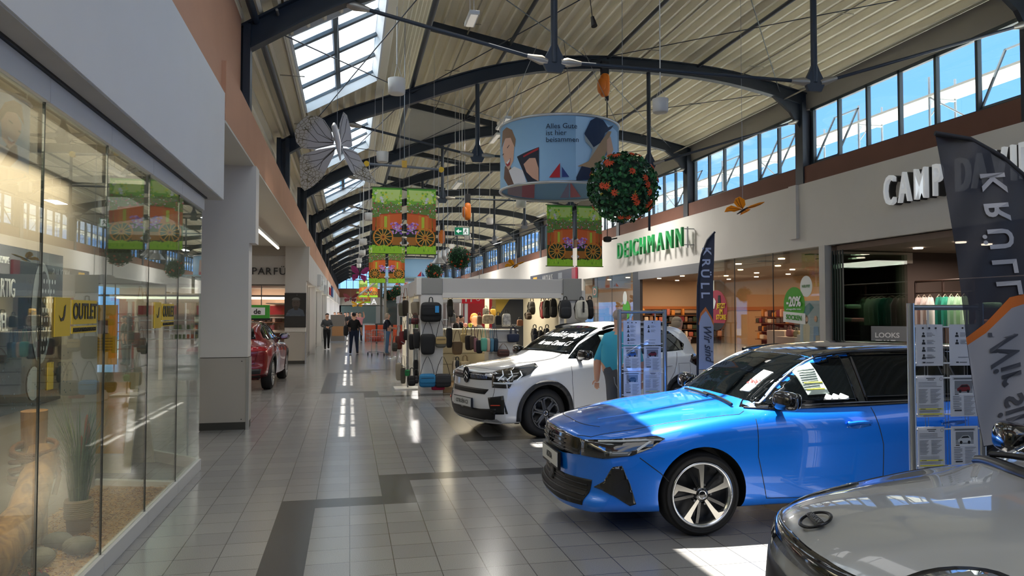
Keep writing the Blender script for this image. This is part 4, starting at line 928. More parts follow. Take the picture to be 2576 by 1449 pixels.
c.patch('price_sheet',[(1.95,1.10),(1.90,1.38),(2.12,1.38),(2.16,1.10)],'S',M('b9cfc6',.6),off=.010)
WC=c
# ---- blue estate with black roof
P=dict(L=4.64,W=1.86,wx=(1.0,3.70),wr=.322,rim=.245,ar=.36,az=.012,bow=.34,bp=2.6,bf=1.0,rbow=.18,
 zt=[(0,.76),(.05,.79),(.15,.825),(.5,.885),(.95,.94),(1.3,.98),(1.42,.992),(1.8,1.215),(2.15,1.375),(2.4,1.425),(2.9,1.455),(3.7,1.435),(4.2,1.375),(4.35,1.28),(4.52,1.02),(4.64,.93)],
 dr=[(0,.02),(.5,.045),(1.4,.05),(2.3,.055),(4.2,.05),(4.64,.03)],
 yr=[(0,.5),(.9,.60),(1.4,.74),(2.4,.66),(3.2,.655),(4.2,.64),(4.64,.7)],
 yb=[(0,.80),(.9,.86),(1.5,.91),(2.6,.92),(3.8,.91),(4.64,.84)],
 zb=[(0,.71),(.15,.76),(.5,.82),(1.4,.915),(2.4,.95),(3.4,.98),(4.2,1.0),(4.64,.88)],
 hw=[(0,.83),(.3,.875),(.95,.93),(1.6,.91),(2.8,.91),(3.7,.93),(4.3,.89),(4.64,.82)],
 zk=[(0,.17),(.4,.17),(1.4,.18),(3.9,.19),(4.64,.27)],
 pf=[(.16,.02),(.24,.0),(.34,.05),(.5,.045),(.62,.03),(.74,.05),(.80,.10),(.86,.14)],
 pr=[(.2,.06),(.4,.0),(.7,.02),(.95,.05),(1.3,0)])
bl=paint('0575e8',.25,.3)
c=Car('blue_estate_car','bright blue estate car with black roof in the nearest row of display cars',P,(1.69,6.17,0),math.atan2(-.03,1),bl)
c.wheels('opel',M('c9ccd0',.25,metal=.9),M('0f1012',.15,coat=1))
GB=M('0b0c0e',.12,coat=1)
c.patch('front_panel',[(-.56,.60),(-.58,.72),(-.3,.745),(0,.75),(.3,.745),(.58,.72),(.56,.60),(.3,.575),(0,.57),(-.3,.575)],'F',GB,off=.005)
for z in (.62,.655,.69): c.seam('grille_bar',[(-.34,z),(0,z-.005),(.34,z)],'F',r=.006,mat=M('2a2b2e',.3),off=.010)
for sd in (-1,1):
    c.patch('headlight',[(.50,.60),(.50,.715),(.72,.735),(1.06,.775),(1.12,.76),(1.04,.69),(.92,.635),(.72,.605)],'C',DARKL,side=sd,off=.009)
    c.seam('light_signature',[(.66,.715),(1.0,.745),(1.03,.74),(.95,.675)],'C',side=sd,r=.010,mat=M('b9c0c6',.15,coat=1),off=.013)
    c.patch('lens',[(.74,.625),(.74,.66),(.92,.665),(.90,.635)],'C',M('5b6166',.1,coat=1),side=sd,off=.013)
    c.patch('bumper_blade',[(.62,.37),(.72,.43),(.80,.55),(.86,.56),(.91,.42),(.94,.27),(.90,.255),(.80,.33),(.70,.36)],'C',GB,side=sd,off=.008,grid=.025)
    c.patch('side_window',[(1.58,.975),(1.85,1.15),(2.15,1.30),(2.38,1.36),(2.41,.995)],'S',CARGL,side=sd)
    c.patch('side_window',[(2.47,.995),(2.46,1.37),(2.9,1.395),(3.3,1.39),(3.32,1.015)],'S',CARGL,side=sd)
    c.patch('side_window',[(3.38,1.02),(3.36,1.385),(3.8,1.36),(4.15,1.315),(4.24,1.06)],'S',CARGL,side=sd)
    c.patch('roof_side',[(1.44,.955),(1.80,1.17),(2.1,1.33),(2.4,1.405),(2.9,1.44),(3.7,1.425),(4.26,1.355),(4.36,1.05),(4.3,1.01),(3.3,.99),(2.4,.965),(1.8,.95)],'S',GB,side=sd,off=.002)
    c.seam('belt_trim',[(1.46,.95),(2.4,.965),(3.3,.99),(4.25,1.01)],'S',side=sd,r=.010,mat=GB,off=.004)
    c.seam('door_seam',[(1.47,.92),(1.46,.6),(1.54,.27),(2.1,.25)],'S',side=sd); c.seam('door_seam',[(2.50,.95),(2.56,.66),(2.56,.27),(2.1,.25)],'S',side=sd); c.seam('door_seam',[(3.5,1.0),(3.46,.76),(3.3,.5)],'S',side=sd)
    c.seam('fender_seam',[(.50,.62),(.66,.50),(.72,.44)],'S',side=sd)
    for x in (2.24,3.1): 
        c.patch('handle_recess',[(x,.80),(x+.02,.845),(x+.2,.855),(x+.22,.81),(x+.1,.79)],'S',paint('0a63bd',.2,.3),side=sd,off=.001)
        c.seam('door_handle',[(x+.0,.828),(x+.1,.836),(x+.22,.838)],'S',side=sd,r=.014,mat=bl,off=.016)
    c.seam('hood_seam',[(.12,sd*.48),(.2,sd*.60),(.5,sd*.70),(1.0,sd*.77),(1.36,sd*.80),(1.43,sd*.74)],'T')
    c.seam('hood_crease',[(.35,sd*.30),(.8,sd*.38),(1.35,sd*.46)],'T',r=.005,mat=bl,off=-.001)
    c.seam('roof_rail',[(2.15,sd*.585),(2.8,sd*.60),(3.6,sd*.595),(4.15,sd*.56)],'T',r=.018,mat=GB,off=.028)
    c.mirror(1.66,.985,sd,GB)
    c.patch('tail_light',[(4.3,.83),(4.32,.92),(4.6,.90),(4.6,.80)],'S',M('6a0b12',.1,coat=1),side=sd)
c.seam('hood_seam',[(-.48,.80),(0,.81),(.48,.80)],'F')
c.patch('roof_panel',[(2.16,-.59),(2.10,0),(2.16,.59),(3.2,.605),(4.2,.56),(4.2,-.56),(3.2,-.605),(2.6,-.60)],'T',GB,off=.003,grid=.08)
c.patch('windscreen',[(-.70,.995),(-.55,1.335),(-.25,1.375),(0,1.38),(.25,1.375),(.55,1.335),(.70,.995),(.4,1.012),(0,1.018),(-.4,1.012)],'F',CARGL,off=.005)
for sd in (-1,1): c.seam('screen_edge',[(sd*.722,.985),(sd*.568,1.345)],'F',r=.008,mat=M('aeb4b8',.3,metal=.8),off=.006)
c.patch('air_intake',[(-.62,.22),(-.66,.42),(-.3,.40),(0,.395),(.3,.40),(.66,.42),(.62,.22),(.3,.20),(-.3,.20)],'F',BLK,off=.006)
for z in (.25,.29,.33,.37): c.seam('intake_slat',[(-.62,z),(0,z-.01),(.62,z)],'F',r=.006,mat=M('26272a',.3),off=.009)
c.patch('number_plate_mount',[(-.06,.40),(-.06,.3),(.06,.3),(.06,.4)],'F',PLB,off=.02)
c.plate('ASTRA',0,.50,sub='krüll')
c.seam('wiper',[(1.38,-.2),(1.42,.35)],'T',r=.012,mat=PLB,off=.02); c.seam('wiper',[(1.39,-.62),(1.42,-.05)],'T',r=.012,mat=PLB,off=.02)
h,nn=c.ray('F',0,.66); MB().tube([(h.x-.012,.05*math.cos(t),.66+.05*math.sin(t)) for t in [2*PI*i/24 for i in range(24)]],.007,6,closed=True).build('front_badge',M('2b2c30',.2,metal=.8),c.root)
c.patch('price_sheet',[(1.99,1.09),(1.88,1.30),(2.06,1.34),(2.20,1.09)],'S',M('cfe0d2',.6),off=.012) if False else None
sh=c.patch('price_sheet',[(-.53,1.055),(-.50,1.21),(-.36,1.22),(-.40,1.055)],'F',M('e6efe8',.6),off=.011)
def onp(s,txt,size,plane,a0,z0,col,par,sxn=1,kz=1,side=-1,off=.016):
    def mp_(co):
        h,nn=s.ray(plane,a0+co.x*sxn,z0+co.y*kz,side); return h+nn*(off+co.z)
    return text(txt,size,M(col,.5),par,(0,0,0),(0,0,0),depth=.0006,name='price_lettering',bold=.001,mapfn=mp_)
onp(c,'249€',.062,'F',-.448,1.125,'b02a2a',sh,-1,.7)
sh=c.patch('data_sheet',[(1.98,1.05),(1.93,1.24),(2.10,1.30),(2.17,1.06)],'S',M('b7c7bd',.6),off=.010)
for i in range(9): c.seam('print_line',[(1.97,1.235-.018*i),(2.11,1.25-.018*i)],'S',r=.002,mat=M('5d6b66',.6),off=.012)
for z in (1.165,1.115): c.patch('highlight_bar',[(1.985,z-.03),(1.985,z-.02),(2.14,z-.014),(2.14,z-.026)],'S',M('d8dc3a',.6),off=.013)
for i in range(3): c.patch('leaflet',[(2.10+.06*i,1.01),(2.14+.06*i,1.055),(2.2+.06*i,1.03),(2.2+.06*i,1.01)],'S',M('c9ced0',.6),off=.016+.003*i)
BC=c
# ---- grey small crossover, cropped by the frame
P=dict(L=4.21,W=1.80,wx=(.87,3.5),wr=.34,rim=.24,ar=.40,bow=.40,bp=2.2,bf=1.1,rbow=.16,
 zt=[(0,.86),(.04,.895),(.12,.93),(.4,.985),(.8,1.035),(1.05,1.07),(1.5,1.30),(1.85,1.46),(2.1,1.52),(2.5,1.56),(3.1,1.53),(3.7,1.44),(3.95,1.2),(4.21,1.0)],
 dr=[(0,.015),(.4,.03),(1.0,.04),(1.9,.05),(4.21,.03)],
 yr=[(0,.5),(.8,.60),(1.05,.72),(1.9,.68),(4.21,.66)],
 yb=[(0,.78),(.6,.85),(1.1,.92),(2.6,.92),(4.21,.84)],
 zb=[(0,.80),(.12,.86),(.5,.93),(1.1,.985),(2.4,1.03),(4.21,1.0)],
 hw=[(0,.76),(.3,.84),(.87,.90),(1.6,.885),(2.8,.885),(3.5,.90),(4.21,.82)],
 zk=[(0,.2),(.4,.2),(1.4,.2),(4.21,.3)],
 pf=[(.18,.1),(.35,.02),(.5,.0),(.65,.01),(.8,.03),(.88,.07),(.95,.12)],
 pr=[(.2,.06),(.5,.0),(.95,.05),(1.3,0)])
gp=paint('9c9fa0',.05,.25)
JX,JY,JA=1.62,2.60,-18.
c=Car('grey_car','grey car cropped at the bottom right corner with round headlight and oval badge',P,(JX,JY,0),R_(JA),gp)
c.wheels('juke',M('3a3c40',.3,metal=.7),M('1b1c1f',.3))
for sd in (-1,1):
    t_=[2*PI*i/28 for i in range(28)]
    c.patch('fender_lamp',[(.33+.21*math.cos(t),sd*(.635+.13*math.sin(t))) for t in t_],'T',PLB,off=.006,grid=.03)
    c.patch('fender_lens',[(.33+.185*math.cos(t),sd*(.635+.105*math.sin(t))) for t in t_],'T',M('9aa0a4',.04,coat=1,metal=.6),off=.010,grid=.03)
    c.patch('round_headlight',[(.78+.14*math.cos(t),.66+.125*math.sin(t)) for t in t_],'C',PLB,side=sd,off=.008)
    c.patch('headlight_lens',[(.78+.115*math.cos(t),.66+.10*math.sin(t)) for t in t_],'C',M('9aa6ae',.05,coat=1,metal=.4),side=sd,off=.014)
    c.patch('day_light',[(.60,.815),(.78,.865),(1.04,.93),(1.10,.925),(1.0,.88),(.80,.825),(.64,.79)],'C',DARKL,side=sd,off=.006)
    c.patch('side_window',[(1.25,1.04),(1.5,1.22),(1.9,1.41),(2.3,1.46),(2.3,1.06)],'S',CARGL,side=sd); c.patch('side_window',[(2.35,1.06),(2.35,1.46),(2.9,1.45),(3.4,1.35),(3.5,1.15)],'S',CARGL,side=sd)
    c.seam('hood_seam',[(.06,sd*.52),(.2,sd*.62),(.5,sd*.70),(1.02,sd*.80)],'T'); c.seam('door_seam',[(1.2,1.0),(1.18,.6),(1.25,.3)],'S',side=sd)
    for wx in P['wx']:
        R0=.392;R1=.45; ring=[(wx+R1*math.cos(t),.345+R1*math.sin(t)) for t in [PI*(-.05)+PI*1.10*i/28 for i in range(29)]]+[(wx+R0*math.cos(t),.345+R0*math.sin(t)) for t in [PI*1.05-PI*1.10*i/28 for i in range(29)]]
        c.patch('arch_cladding',ring,'S',M('202124',.6),side=sd,off=.014,th=.03,grid=.06)
    c.mirror(1.36,1.06,sd,GB)
c.patch('grille_strip',[(-.66,.80),(-.66,.845),(-.3,.865),(0,.87),(.3,.865),(.66,.845),(.66,.80),(.3,.80),(-.3,.80)],'F',GB,off=.006)
c.patch('grille',[(-.42,.42),(-.52,.72),(0,.74),(.52,.72),(.42,.42),(0,.40)],'F',BLK,off=.006)
c.patch('windscreen',[(-.68,1.10),(-.50,1.455),(0,1.49),(.50,1.455),(.68,1.10),(.35,1.11),(0,1.115),(-.35,1.11)],'F',CARGL,off=.005)
c.seam('cowl_trim',[(1.09,-.66),(1.05,-.3),(1.04,0),(1.05,.3),(1.09,.66)],'T',r=.03,mat=PLB,off=.0)
c.seam('wiper',[(1.10,.55),(1.16,.1),(1.18,-.1)],'T',r=.014,mat=PLB,off=.03); c.seam('wiper',[(1.12,-.05),(1.18,-.5)],'T',r=.014,mat=PLB,off=.03)
h,nn=c.ray('T',.16,0); zx=nn; xx=Vector((0,-1,0)); yy=zx.cross(xx)
mt=Matrix((xx,yy,zx)).transposed().to_4x4(); mt.translation=h+nn*.012
bd=bpy.data.objects.new('hood_badge',None); COL.objects.link(bd); bd.parent=c.root; bd.matrix_local=mt
MB().tube([(.075*math.cos(t),.058*math.sin(t),0) for t in [2*PI*i/28 for i in range(28)]],.0075,8,closed=True,flat=.7).build('badge_ring',M('2a2c30',.25,metal=.8),bd)
MB().rbox((0,0,.002),(.165,.03,.012),0,pz=8).build('badge_bar',M('3a3c40',.25,metal=.8),bd); text('NISSAN',.028,M('8d9196',.3,metal=.6),bd,(0,0,.008),(0,0,0),depth=.001,name='badge_lettering',sx=1.2,sp=1.1)
JC=c
# ---- red SUV seen from behind in the left bay
P=dict(L=4.36,W=1.83,wx=(.86,3.53),wr=.345,rim=.25,ar=.405,bow=.25,rbow=.30,br=.9,
 zt=[(0,.80),(.05,.84),(.2,.92),(.8,1.0),(1.2,1.05),(1.7,1.30),(2.1,1.46),(2.5,1.53),(3.0,1.53),(3.5,1.46),(3.8,1.33),(4.05,1.14),(4.2,1.08),(4.36,1.02)],
 dr=[(0,.02),(1.2,.04),(2.2,.07),(3.6,.07),(4.36,.03)],
 yr=[(0,.5),(.9,.6),(1.2,.74),(2.2,.66),(3.4,.62),(4.1,.66),(4.36,.72)],
 yb=[(0,.8),(1.2,.9),(3.0,.91),(4.0,.86),(4.36,.84)],
 zb=[(0,.74),(.2,.83),(1.2,.97),(2.4,1.02),(3.6,1.07),(4.36,.98)],
 hw=[(0,.80),(.86,.91),(2.2,.885),(3.5,.915),(4.36,.84)],
 zk=[(0,.22),(.5,.2),(3.8,.22),(4.1,.30),(4.36,.36)],
 pf=[(.2,.05),(.5,0),(.9,.08)], pr=[(.3,.05),(.5,.0),(.65,.03),(.8,.02),(.95,.05),(1.1,.10)])
rd=paint('7d0e18',.3,.25)
c=Car('red_car','dark red SUV seen from behind, half hidden by the white pillar',P,(-2.43,20.88,0),math.atan2(-1,-.03),rd)
c.wheels('x2',M('8a8d92',.3,metal=.8),M('2a2b2e',.3))
c.patch('rear_window',[(-.56,1.13),(-.47,1.36),(0,1.40),(.47,1.36),(.56,1.13)],'R',CARGL)
for sd in (-1,1):
    c.patch('tail_light',[(sd*.40,.86),(sd*.42,.95),(sd*.80,.985),(sd*.82,.90)],'R',M('a3101c',.15,coat=1,emit=.05))
    c.patch('tail_light',[(3.95,.90),(3.95,.97),(4.3,.97),(4.3,.87)],'S',M('a3101c',.15,coat=1),side=sd)
    c.patch('side_window',[(1.45,1.08),(1.75,1.26),(2.1,1.40),(2.5,1.455),(2.55,1.08)],'S',CARGL,side=sd); c.patch('side_window',[(2.6,1.08),(2.6,1.46),(3.2,1.44),(3.6,1.32),(3.75,1.15),(3.6,1.10)],'S',CARGL,side=sd)
    for wx in P['wx']:
        R0=.398;R1=.45; ring=[(wx+R1*math.cos(t),.345+R1*math.sin(t)) for t in [PI*1.05*i/24-.08 for i in range(25)]]+[(wx+R0*math.cos(t),.345+R0*math.sin(t)) for t in [PI*1.03-PI*1.05*i/24 for i in range(25)]]
        c.patch('arch_cladding',ring,'S',M('1d1c1e',.6),side=sd,off=.012,th=.03,grid=.06)
    c.seam('door_seam',[(2.57,1.05),(2.58,.4)],'S',side=sd); c.seam('door_seam',[(3.5,1.05),(3.3,.75),(3.1,.55)],'S',side=sd)
    c.mirror(1.62,1.08,sd,GB)
    c.seam('fender_line',[(1.6,.78),(2.6,.80),(3.6,.84)],'S',side=sd,r=.006,mat=rd)
    c.seam('door_handle',[(3.1,.93),(3.3,.935)],'S',side=sd,r=.013,mat=rd,off=.014)
c.patch('rear_diffuser',[(-.68,.30),(-.72,.50),(.72,.50),(.68,.30)],'R',M('2a2a2c',.5),off=.01)
c.patch('plate_recess',[(-.28,.62),(-.28,.74),(.28,.74),(.28,.62)],'R',M('1d0a0c',.5),off=.004)
c.seam('boot_seam',[(-.62,1.1),(-.66,.9),(-.58,.6),(0,.58),(.58,.6),(.66,.9),(.62,1.1)],'R')
t=thing('roof_sign','green bordered advertising sign standing on the roof of the red car','sign',(-2.35,18.6,1.53))
MB().box(-.5,.5,-.1,.1,0,.04).build('foot',BLK,t); MB().box(-.48,.48,-.05,.05,.04,.36).build('board',M('4aa83c',.5),t); MB().box(-.42,.38,-.06,-.05,.12,.30).build('white_panel',M('f2f4f2',.5),t); text('de',.17,M('1a1a1a',.5),t,(.2,-.065,.2),name='lettering',bold=.003)
# ================================================================ BAG KIOSK
KW=M('d4d2ce',.5); KG=M('8f8f8c',.5)
KY=15.55
def AT(x,y,Y): return at(x,y,Y=Y)
t=thing('kiosk','white open market kiosk frame of the bag seller in the middle of the hall','kiosk',(3.2,18,0))
def kb(name,x0,x1,y0,y1,z0,z1,m,b=.008): return MB().box(x0-3.2,x1-3.2,y0-18,y1-18,z0,z1).build(name,m,t,bevel=b)
kb('corner_post',1.47,1.95,KY,16.05,0,2.10,KW); kb('corner_box',1.49,1.93,KY-.02,16.05,2.10,2.44,KG); kb('corner_edge',1.38,1.49,KY-.02,16.05,2.08,2.45,KW)
kb('fascia_front',1.93,4.65,KY+.02,KY+.2,2.13,2.44,M('b9b8b6',.45)); kb('fascia_trim',1.93,4.55,KY-.02,KY+.24,2.02,2.13,KW)
kb('post',4.52,4.62,KY,KY+.12,0,2.1,KW); kb('corner_box',4.60,5.02,KY-.02,16.0,1.98,2.46,KG); kb('corner_post',4.68,5.0,KY+.02,16.0,0,1.98,KW); kb('post',5.06,5.14,KY+.1,KY+.2,0,2.2,KW)
kb('fascia_left',1.42,1.52,16.05,18.0,2.08,2.42,KW); kb('fascia_left',1.38,1.46,18.1,20.3,2.12,2.42,M('dededc',.4)); kb('post',1.42,1.52,18.0,18.1,0,2.42,KW); kb('post',1.42,1.52,20.2,20.3,0,2.42,KW)
kb('fascia_right',4.9,5.0,16,20.3,2.08,2.42,KW); kb('fascia_rear',1.42,5.0,20.2,20.3,2.08,2.42,KW)
kb('canopy_panel',1.5,4.95,16.1,20.2,2.36,2.40,M('c9bf9f',.7))
for i in range(3): kb('light_strip',1.9+.95*i,2.5+.95*i,17.2,17.32,2.3,2.34,M('fff2cf',.5,emit=4),0)
for i in range(3): kb('light_strip',1.9+.95*i,2.5+.95*i,19.0,19.12,2.3,2.34,M('fff2cf',.5,emit=4),0)
lamp('AREA',(3.3,18.2,2.28),45,(1,.88,.66),2.2,sy=2,name='kiosk_light')
kb('slat_wall_right',4.75,4.85,16.0,20.0,0,2.1,M('b9b4a6',.6)); kb('post_inner',3.42,3.52,18.6,18.7,0,2.1,M('cfc5a4',.6))
for i in range(7): kb('slat_groove',1.965-.02,1.97,KY+.04,KY+.44,.3+.25*i,.31+.25*i,M('8a8986',.6),0)
kb('kiosk_plinth',1.97,4.6,KY+.1,18,0,.12,M('8d7455',.7))
t=thing('sales_counter','cream slatted sales counter inside the bag kiosk','counter',(2.75,17.4,0))
MB().box(-.75,.55,-.3,.3,0,1.28).build('body',M('c9c2a6',.6),t,bevel=.01); MB().box(-.78,.58,-.33,.33,1.28,1.32).build('counter_top',M('d9d3bb',.5),t)
for z in (.25,.5,.75,1.0): MB().box(-.74,.54,-.312,-.302,z,z+.015).build('groove',M('8f8970',.6),t)
t=thing('display_stand','white slatted display block with handbags on top, right of the sales counter','counter',(3.35,16.35,0))
MB().box(-.32,.32,-.25,.25,0,1.30).build('body',KW,t,bevel=.01); MB().box(-.36,.36,-.29,.29,1.30,1.33).build('top',KW,t)
for z in (.3,.55,.8,1.05): MB().box(-.31,.31,-.262,-.252,z,z+.012).build('groove',M('9a9996',.6),t)
# bags
def bag(kind,col,W_,H_,D,at_,strap='1a1a1c',drop=.35,lab='',rz=0,grp=None,flapc=None,extra=None,name=None,rough=.7):
    # at_ : hanging point (top of strap) ; bag hangs below
    nm={'shoulder':'shoulder_bag','messenger':'messenger_bag','backpack':'backpack','tote':'tote_bag','small':'crossbody_bag','holdall':'travel_bag'}[kind]
    b=thing(name or nm,lab,'bag' if kind!='backpack' else 'backpack',at_,rz,grp); m=M(col,rough,bump=.3,bs=60); sm=M(strap,.6)
    zc=-drop-H_/2
    tp={'shoulder':-.18,'tote':-.12,'backpack':.16,'small':.05,'messenger':.02,'holdall':.06}[kind]
    MB().rbox((0,0,zc),(W_,D,H_),0,pz={'small':4,'backpack':3.4}.get(kind,5),n=3,taper=tp).build('bag_body',m,b)
    if kind in('shoulder','messenger','small'):
        w=W_*.42; pts=[(-w,0,zc+H_*.42),(-w*.62,0,-drop*.45),(-.02,0,-.0),(.02,0,0),(w*.62,0,-drop*.45),(w,0,zc+H_*.42)]
        MB().tube(pts,.012,6,flat=.5).build('strap',sm,b)
    if kind=='tote':
        for y in (-D*.35,D*.35): MB().tube([(-W_*.24,y,zc+H_*.45),(-W_*.2,y,-drop*.35),(0,y*.3,0),(W_*.2,y,-drop*.35),(W_*.24,y,zc+H_*.45)],.011,6).build('handle',sm,b)
    if kind in ('backpack','holdall'):
        MB().tube([(-.04,0,-drop+.0),(-.03,0,-.01),(0,0,0),(.03,0,-.01),(.04,0,-drop)],.012,6).build('handle',sm,b)
        for s in (-1,1): MB().tube([(s*W_*.3,D*.4,zc+H_*.45),(s*W_*.42,D*.75,zc+.05),(s*W_*.34,D*.45,zc-H_*.4)],.022,6,flat=.5).build('strap',sm,b)
    if kind in ('messenger','small','holdall'):
        MB().rbox((0,-D*.36,zc+H_*.12),(W_*.96,D*.45,H_*.62),0,pz=6).build('flap',M(flapc or col,.6),b)
        MB().tube([(-W_*.38,-D*.6,zc+H_*.2),(W_*.38,-D*.6,zc+H_*.2)],.005,5).build('zip',M('2a2a2c',.4),b)
    if kind=='backpack':
        MB().rbox((0,-D*.42,zc-H_*.14),(W_*.78,D*.5,H_*.5),0,pz=4).build('front_pocket',M(flapc or col,.7),b)
    return b
MB_=None
def hb(kind,col,px_,py_,Y,wpx,hpx,lab,dpx=None,D=.14,strap='1a1a1c',rz=0,flapc=None,name=None):
    # bag given by the sight of its body centre
    z_=Y; c=AT(px_,py_,Y); dist=(c-Vector((0,0,EYE))).dot(_F); k=dist/FPX; Wd=wpx*k; Hd=hpx*k; dr=(dpx if dpx is not None else hpx*.7)*k
    return bag(kind,col,Wd,Hd,D,(c.x,c.y,c.z+Hd/2+dr),strap,dr,lab,rz,None,flapc,name=name)
F1=KY-.14
hb('holdall','141517',1084,785,F1,54,50,'large black shoulder backpack with blue tag on the front of the kiosk corner post',12,.2)
FB=[o for o in COL.objects if o.name.startswith('travel_bag')][-1]; MB().box(.07,.15,-.17,-.15,-.32,-.18).build('price_tag',M('2f8fd0',.5),FB)
hb('shoulder','151619',1076,866,F1,34,52,'black upright shoulder bag hanging on the left middle of the corner post',32)
hb('small','5c5a50',1109,860,F1,28,30,'olive grey small shoulder bag with tan pocket on the corner post',38,.1,flapc='a8905f')
hb('messenger','1f6f9f',1075,957,F1-.05,42,34,'bright blue messenger bag hanging low on the corner post',42,flapc='2479aa')
hb('messenger','26262a',1114,957,F1-.05,42,34,'dark grey messenger bag with pink lining beside the blue messenger bag',42,flapc='2d2d31')
MB().rbox((0,0,0),(.28,.1,.1),0,pz=5).build('folded_bag',M('b01846',.6),None,'pink folded bag peeking out behind the dark grey messenger bag','bag').location=AT(1102,975,F1+.03)
for k,(px_,py_,w,h_,c,st,lb,kind) in enumerate([
 (1012,780,17,34,'5d5a4a','8a4b25','two tone olive shoulder bag with brown straps, left end of the upper side rail','shoulder'),
 (1020,775,14,40,'241f1c','8a4b25','black and tan shoulder bag with brown straps on the upper side rail','shoulder'),
 (1048,776,26,34,'857a68','b8a98a','taupe slouchy shoulder bag near the top of the kiosk side','shoulder'),
 (1030,808,12,16,'4f6472','333333','small grey blue bag under the upper side rail','small'),
 (1044,808,20,16,'5e1c24','5e1c24','dark red small bag under the upper side rail','small'),
 (1003,862,16,34,'5a2a20','5a2a20','brown bag on the lower left rack of the kiosk side','shoulder'),
 (1012,850,14,34,'6e1f24','3a1518','burgundy bag on the lower left rack of the kiosk side','shoulder'),
 (1022,842,14,28,'1b1b1d','1b1b1d','black cap shaped bag on the left rack in front of the burgundy one','small'),
 (993,873,14,22,'3b3a34','2a2a28','small dark olive bag at the far left of the side racks','small'),
 (1004,935,16,44,'8d8473','8d8473','long beige bag hanging low at the left of the kiosk','shoulder'),
 (1014,945,12,40,'4b473f','4b473f','dark khaki bag hanging low beside the long beige bag','shoulder'),
 (1025,938,14,16,'127a43','8f9a94','small green bag hanging low on the kiosk side','small'),
 (1036,958,20,26,'131315','2b2b2b','small black backpack hanging lowest on the kiosk side','backpack'),
 (1047,955,12,20,'3a3638','2b2b2b','charcoal mini bag beside the lowest small black backpack','backpack'),
 (1036,860,14,40,'101012','101012','black narrow bag in the middle of the kiosk side, left','shoulder'),
 (1048,855,14,44,'17181b','17181b','black narrow bag in the middle of the kiosk side, right','shoulder'),
 (1058,862,9,40,'0f1012','0f1012','slim black bag right against the corner post','shoulder'),
 (1046,925,10,40,'141518','3a3a3a','thin black bag between the green bag and the corner post','shoulder'),
 ]):
    hb(kind,c,px_,py_,KY+.1+.12*(k%3) if px_>1030 else 17.2-.05*k+(.5 if k<2 else 0),w,h_,lb,h_*.75,.12,st)
t=thing('bag_rack','chrome bag rack with arms on the left side of the kiosk','rack',(1.3,16.4,0))
for z in (.55,1.05,1.62): MB().tube([(-.14,-.5,z),(-.14,1.2,z)],.01,6).build('rail',STEEL,t)
MB().tube([(-.0,.3,0),(-.0,.3,1.7)],.018,8).build('pole',STEEL,t); MB().box(-.3,.25,0,.6,0,.03).build('foot',M('dcdcda',.4),t)
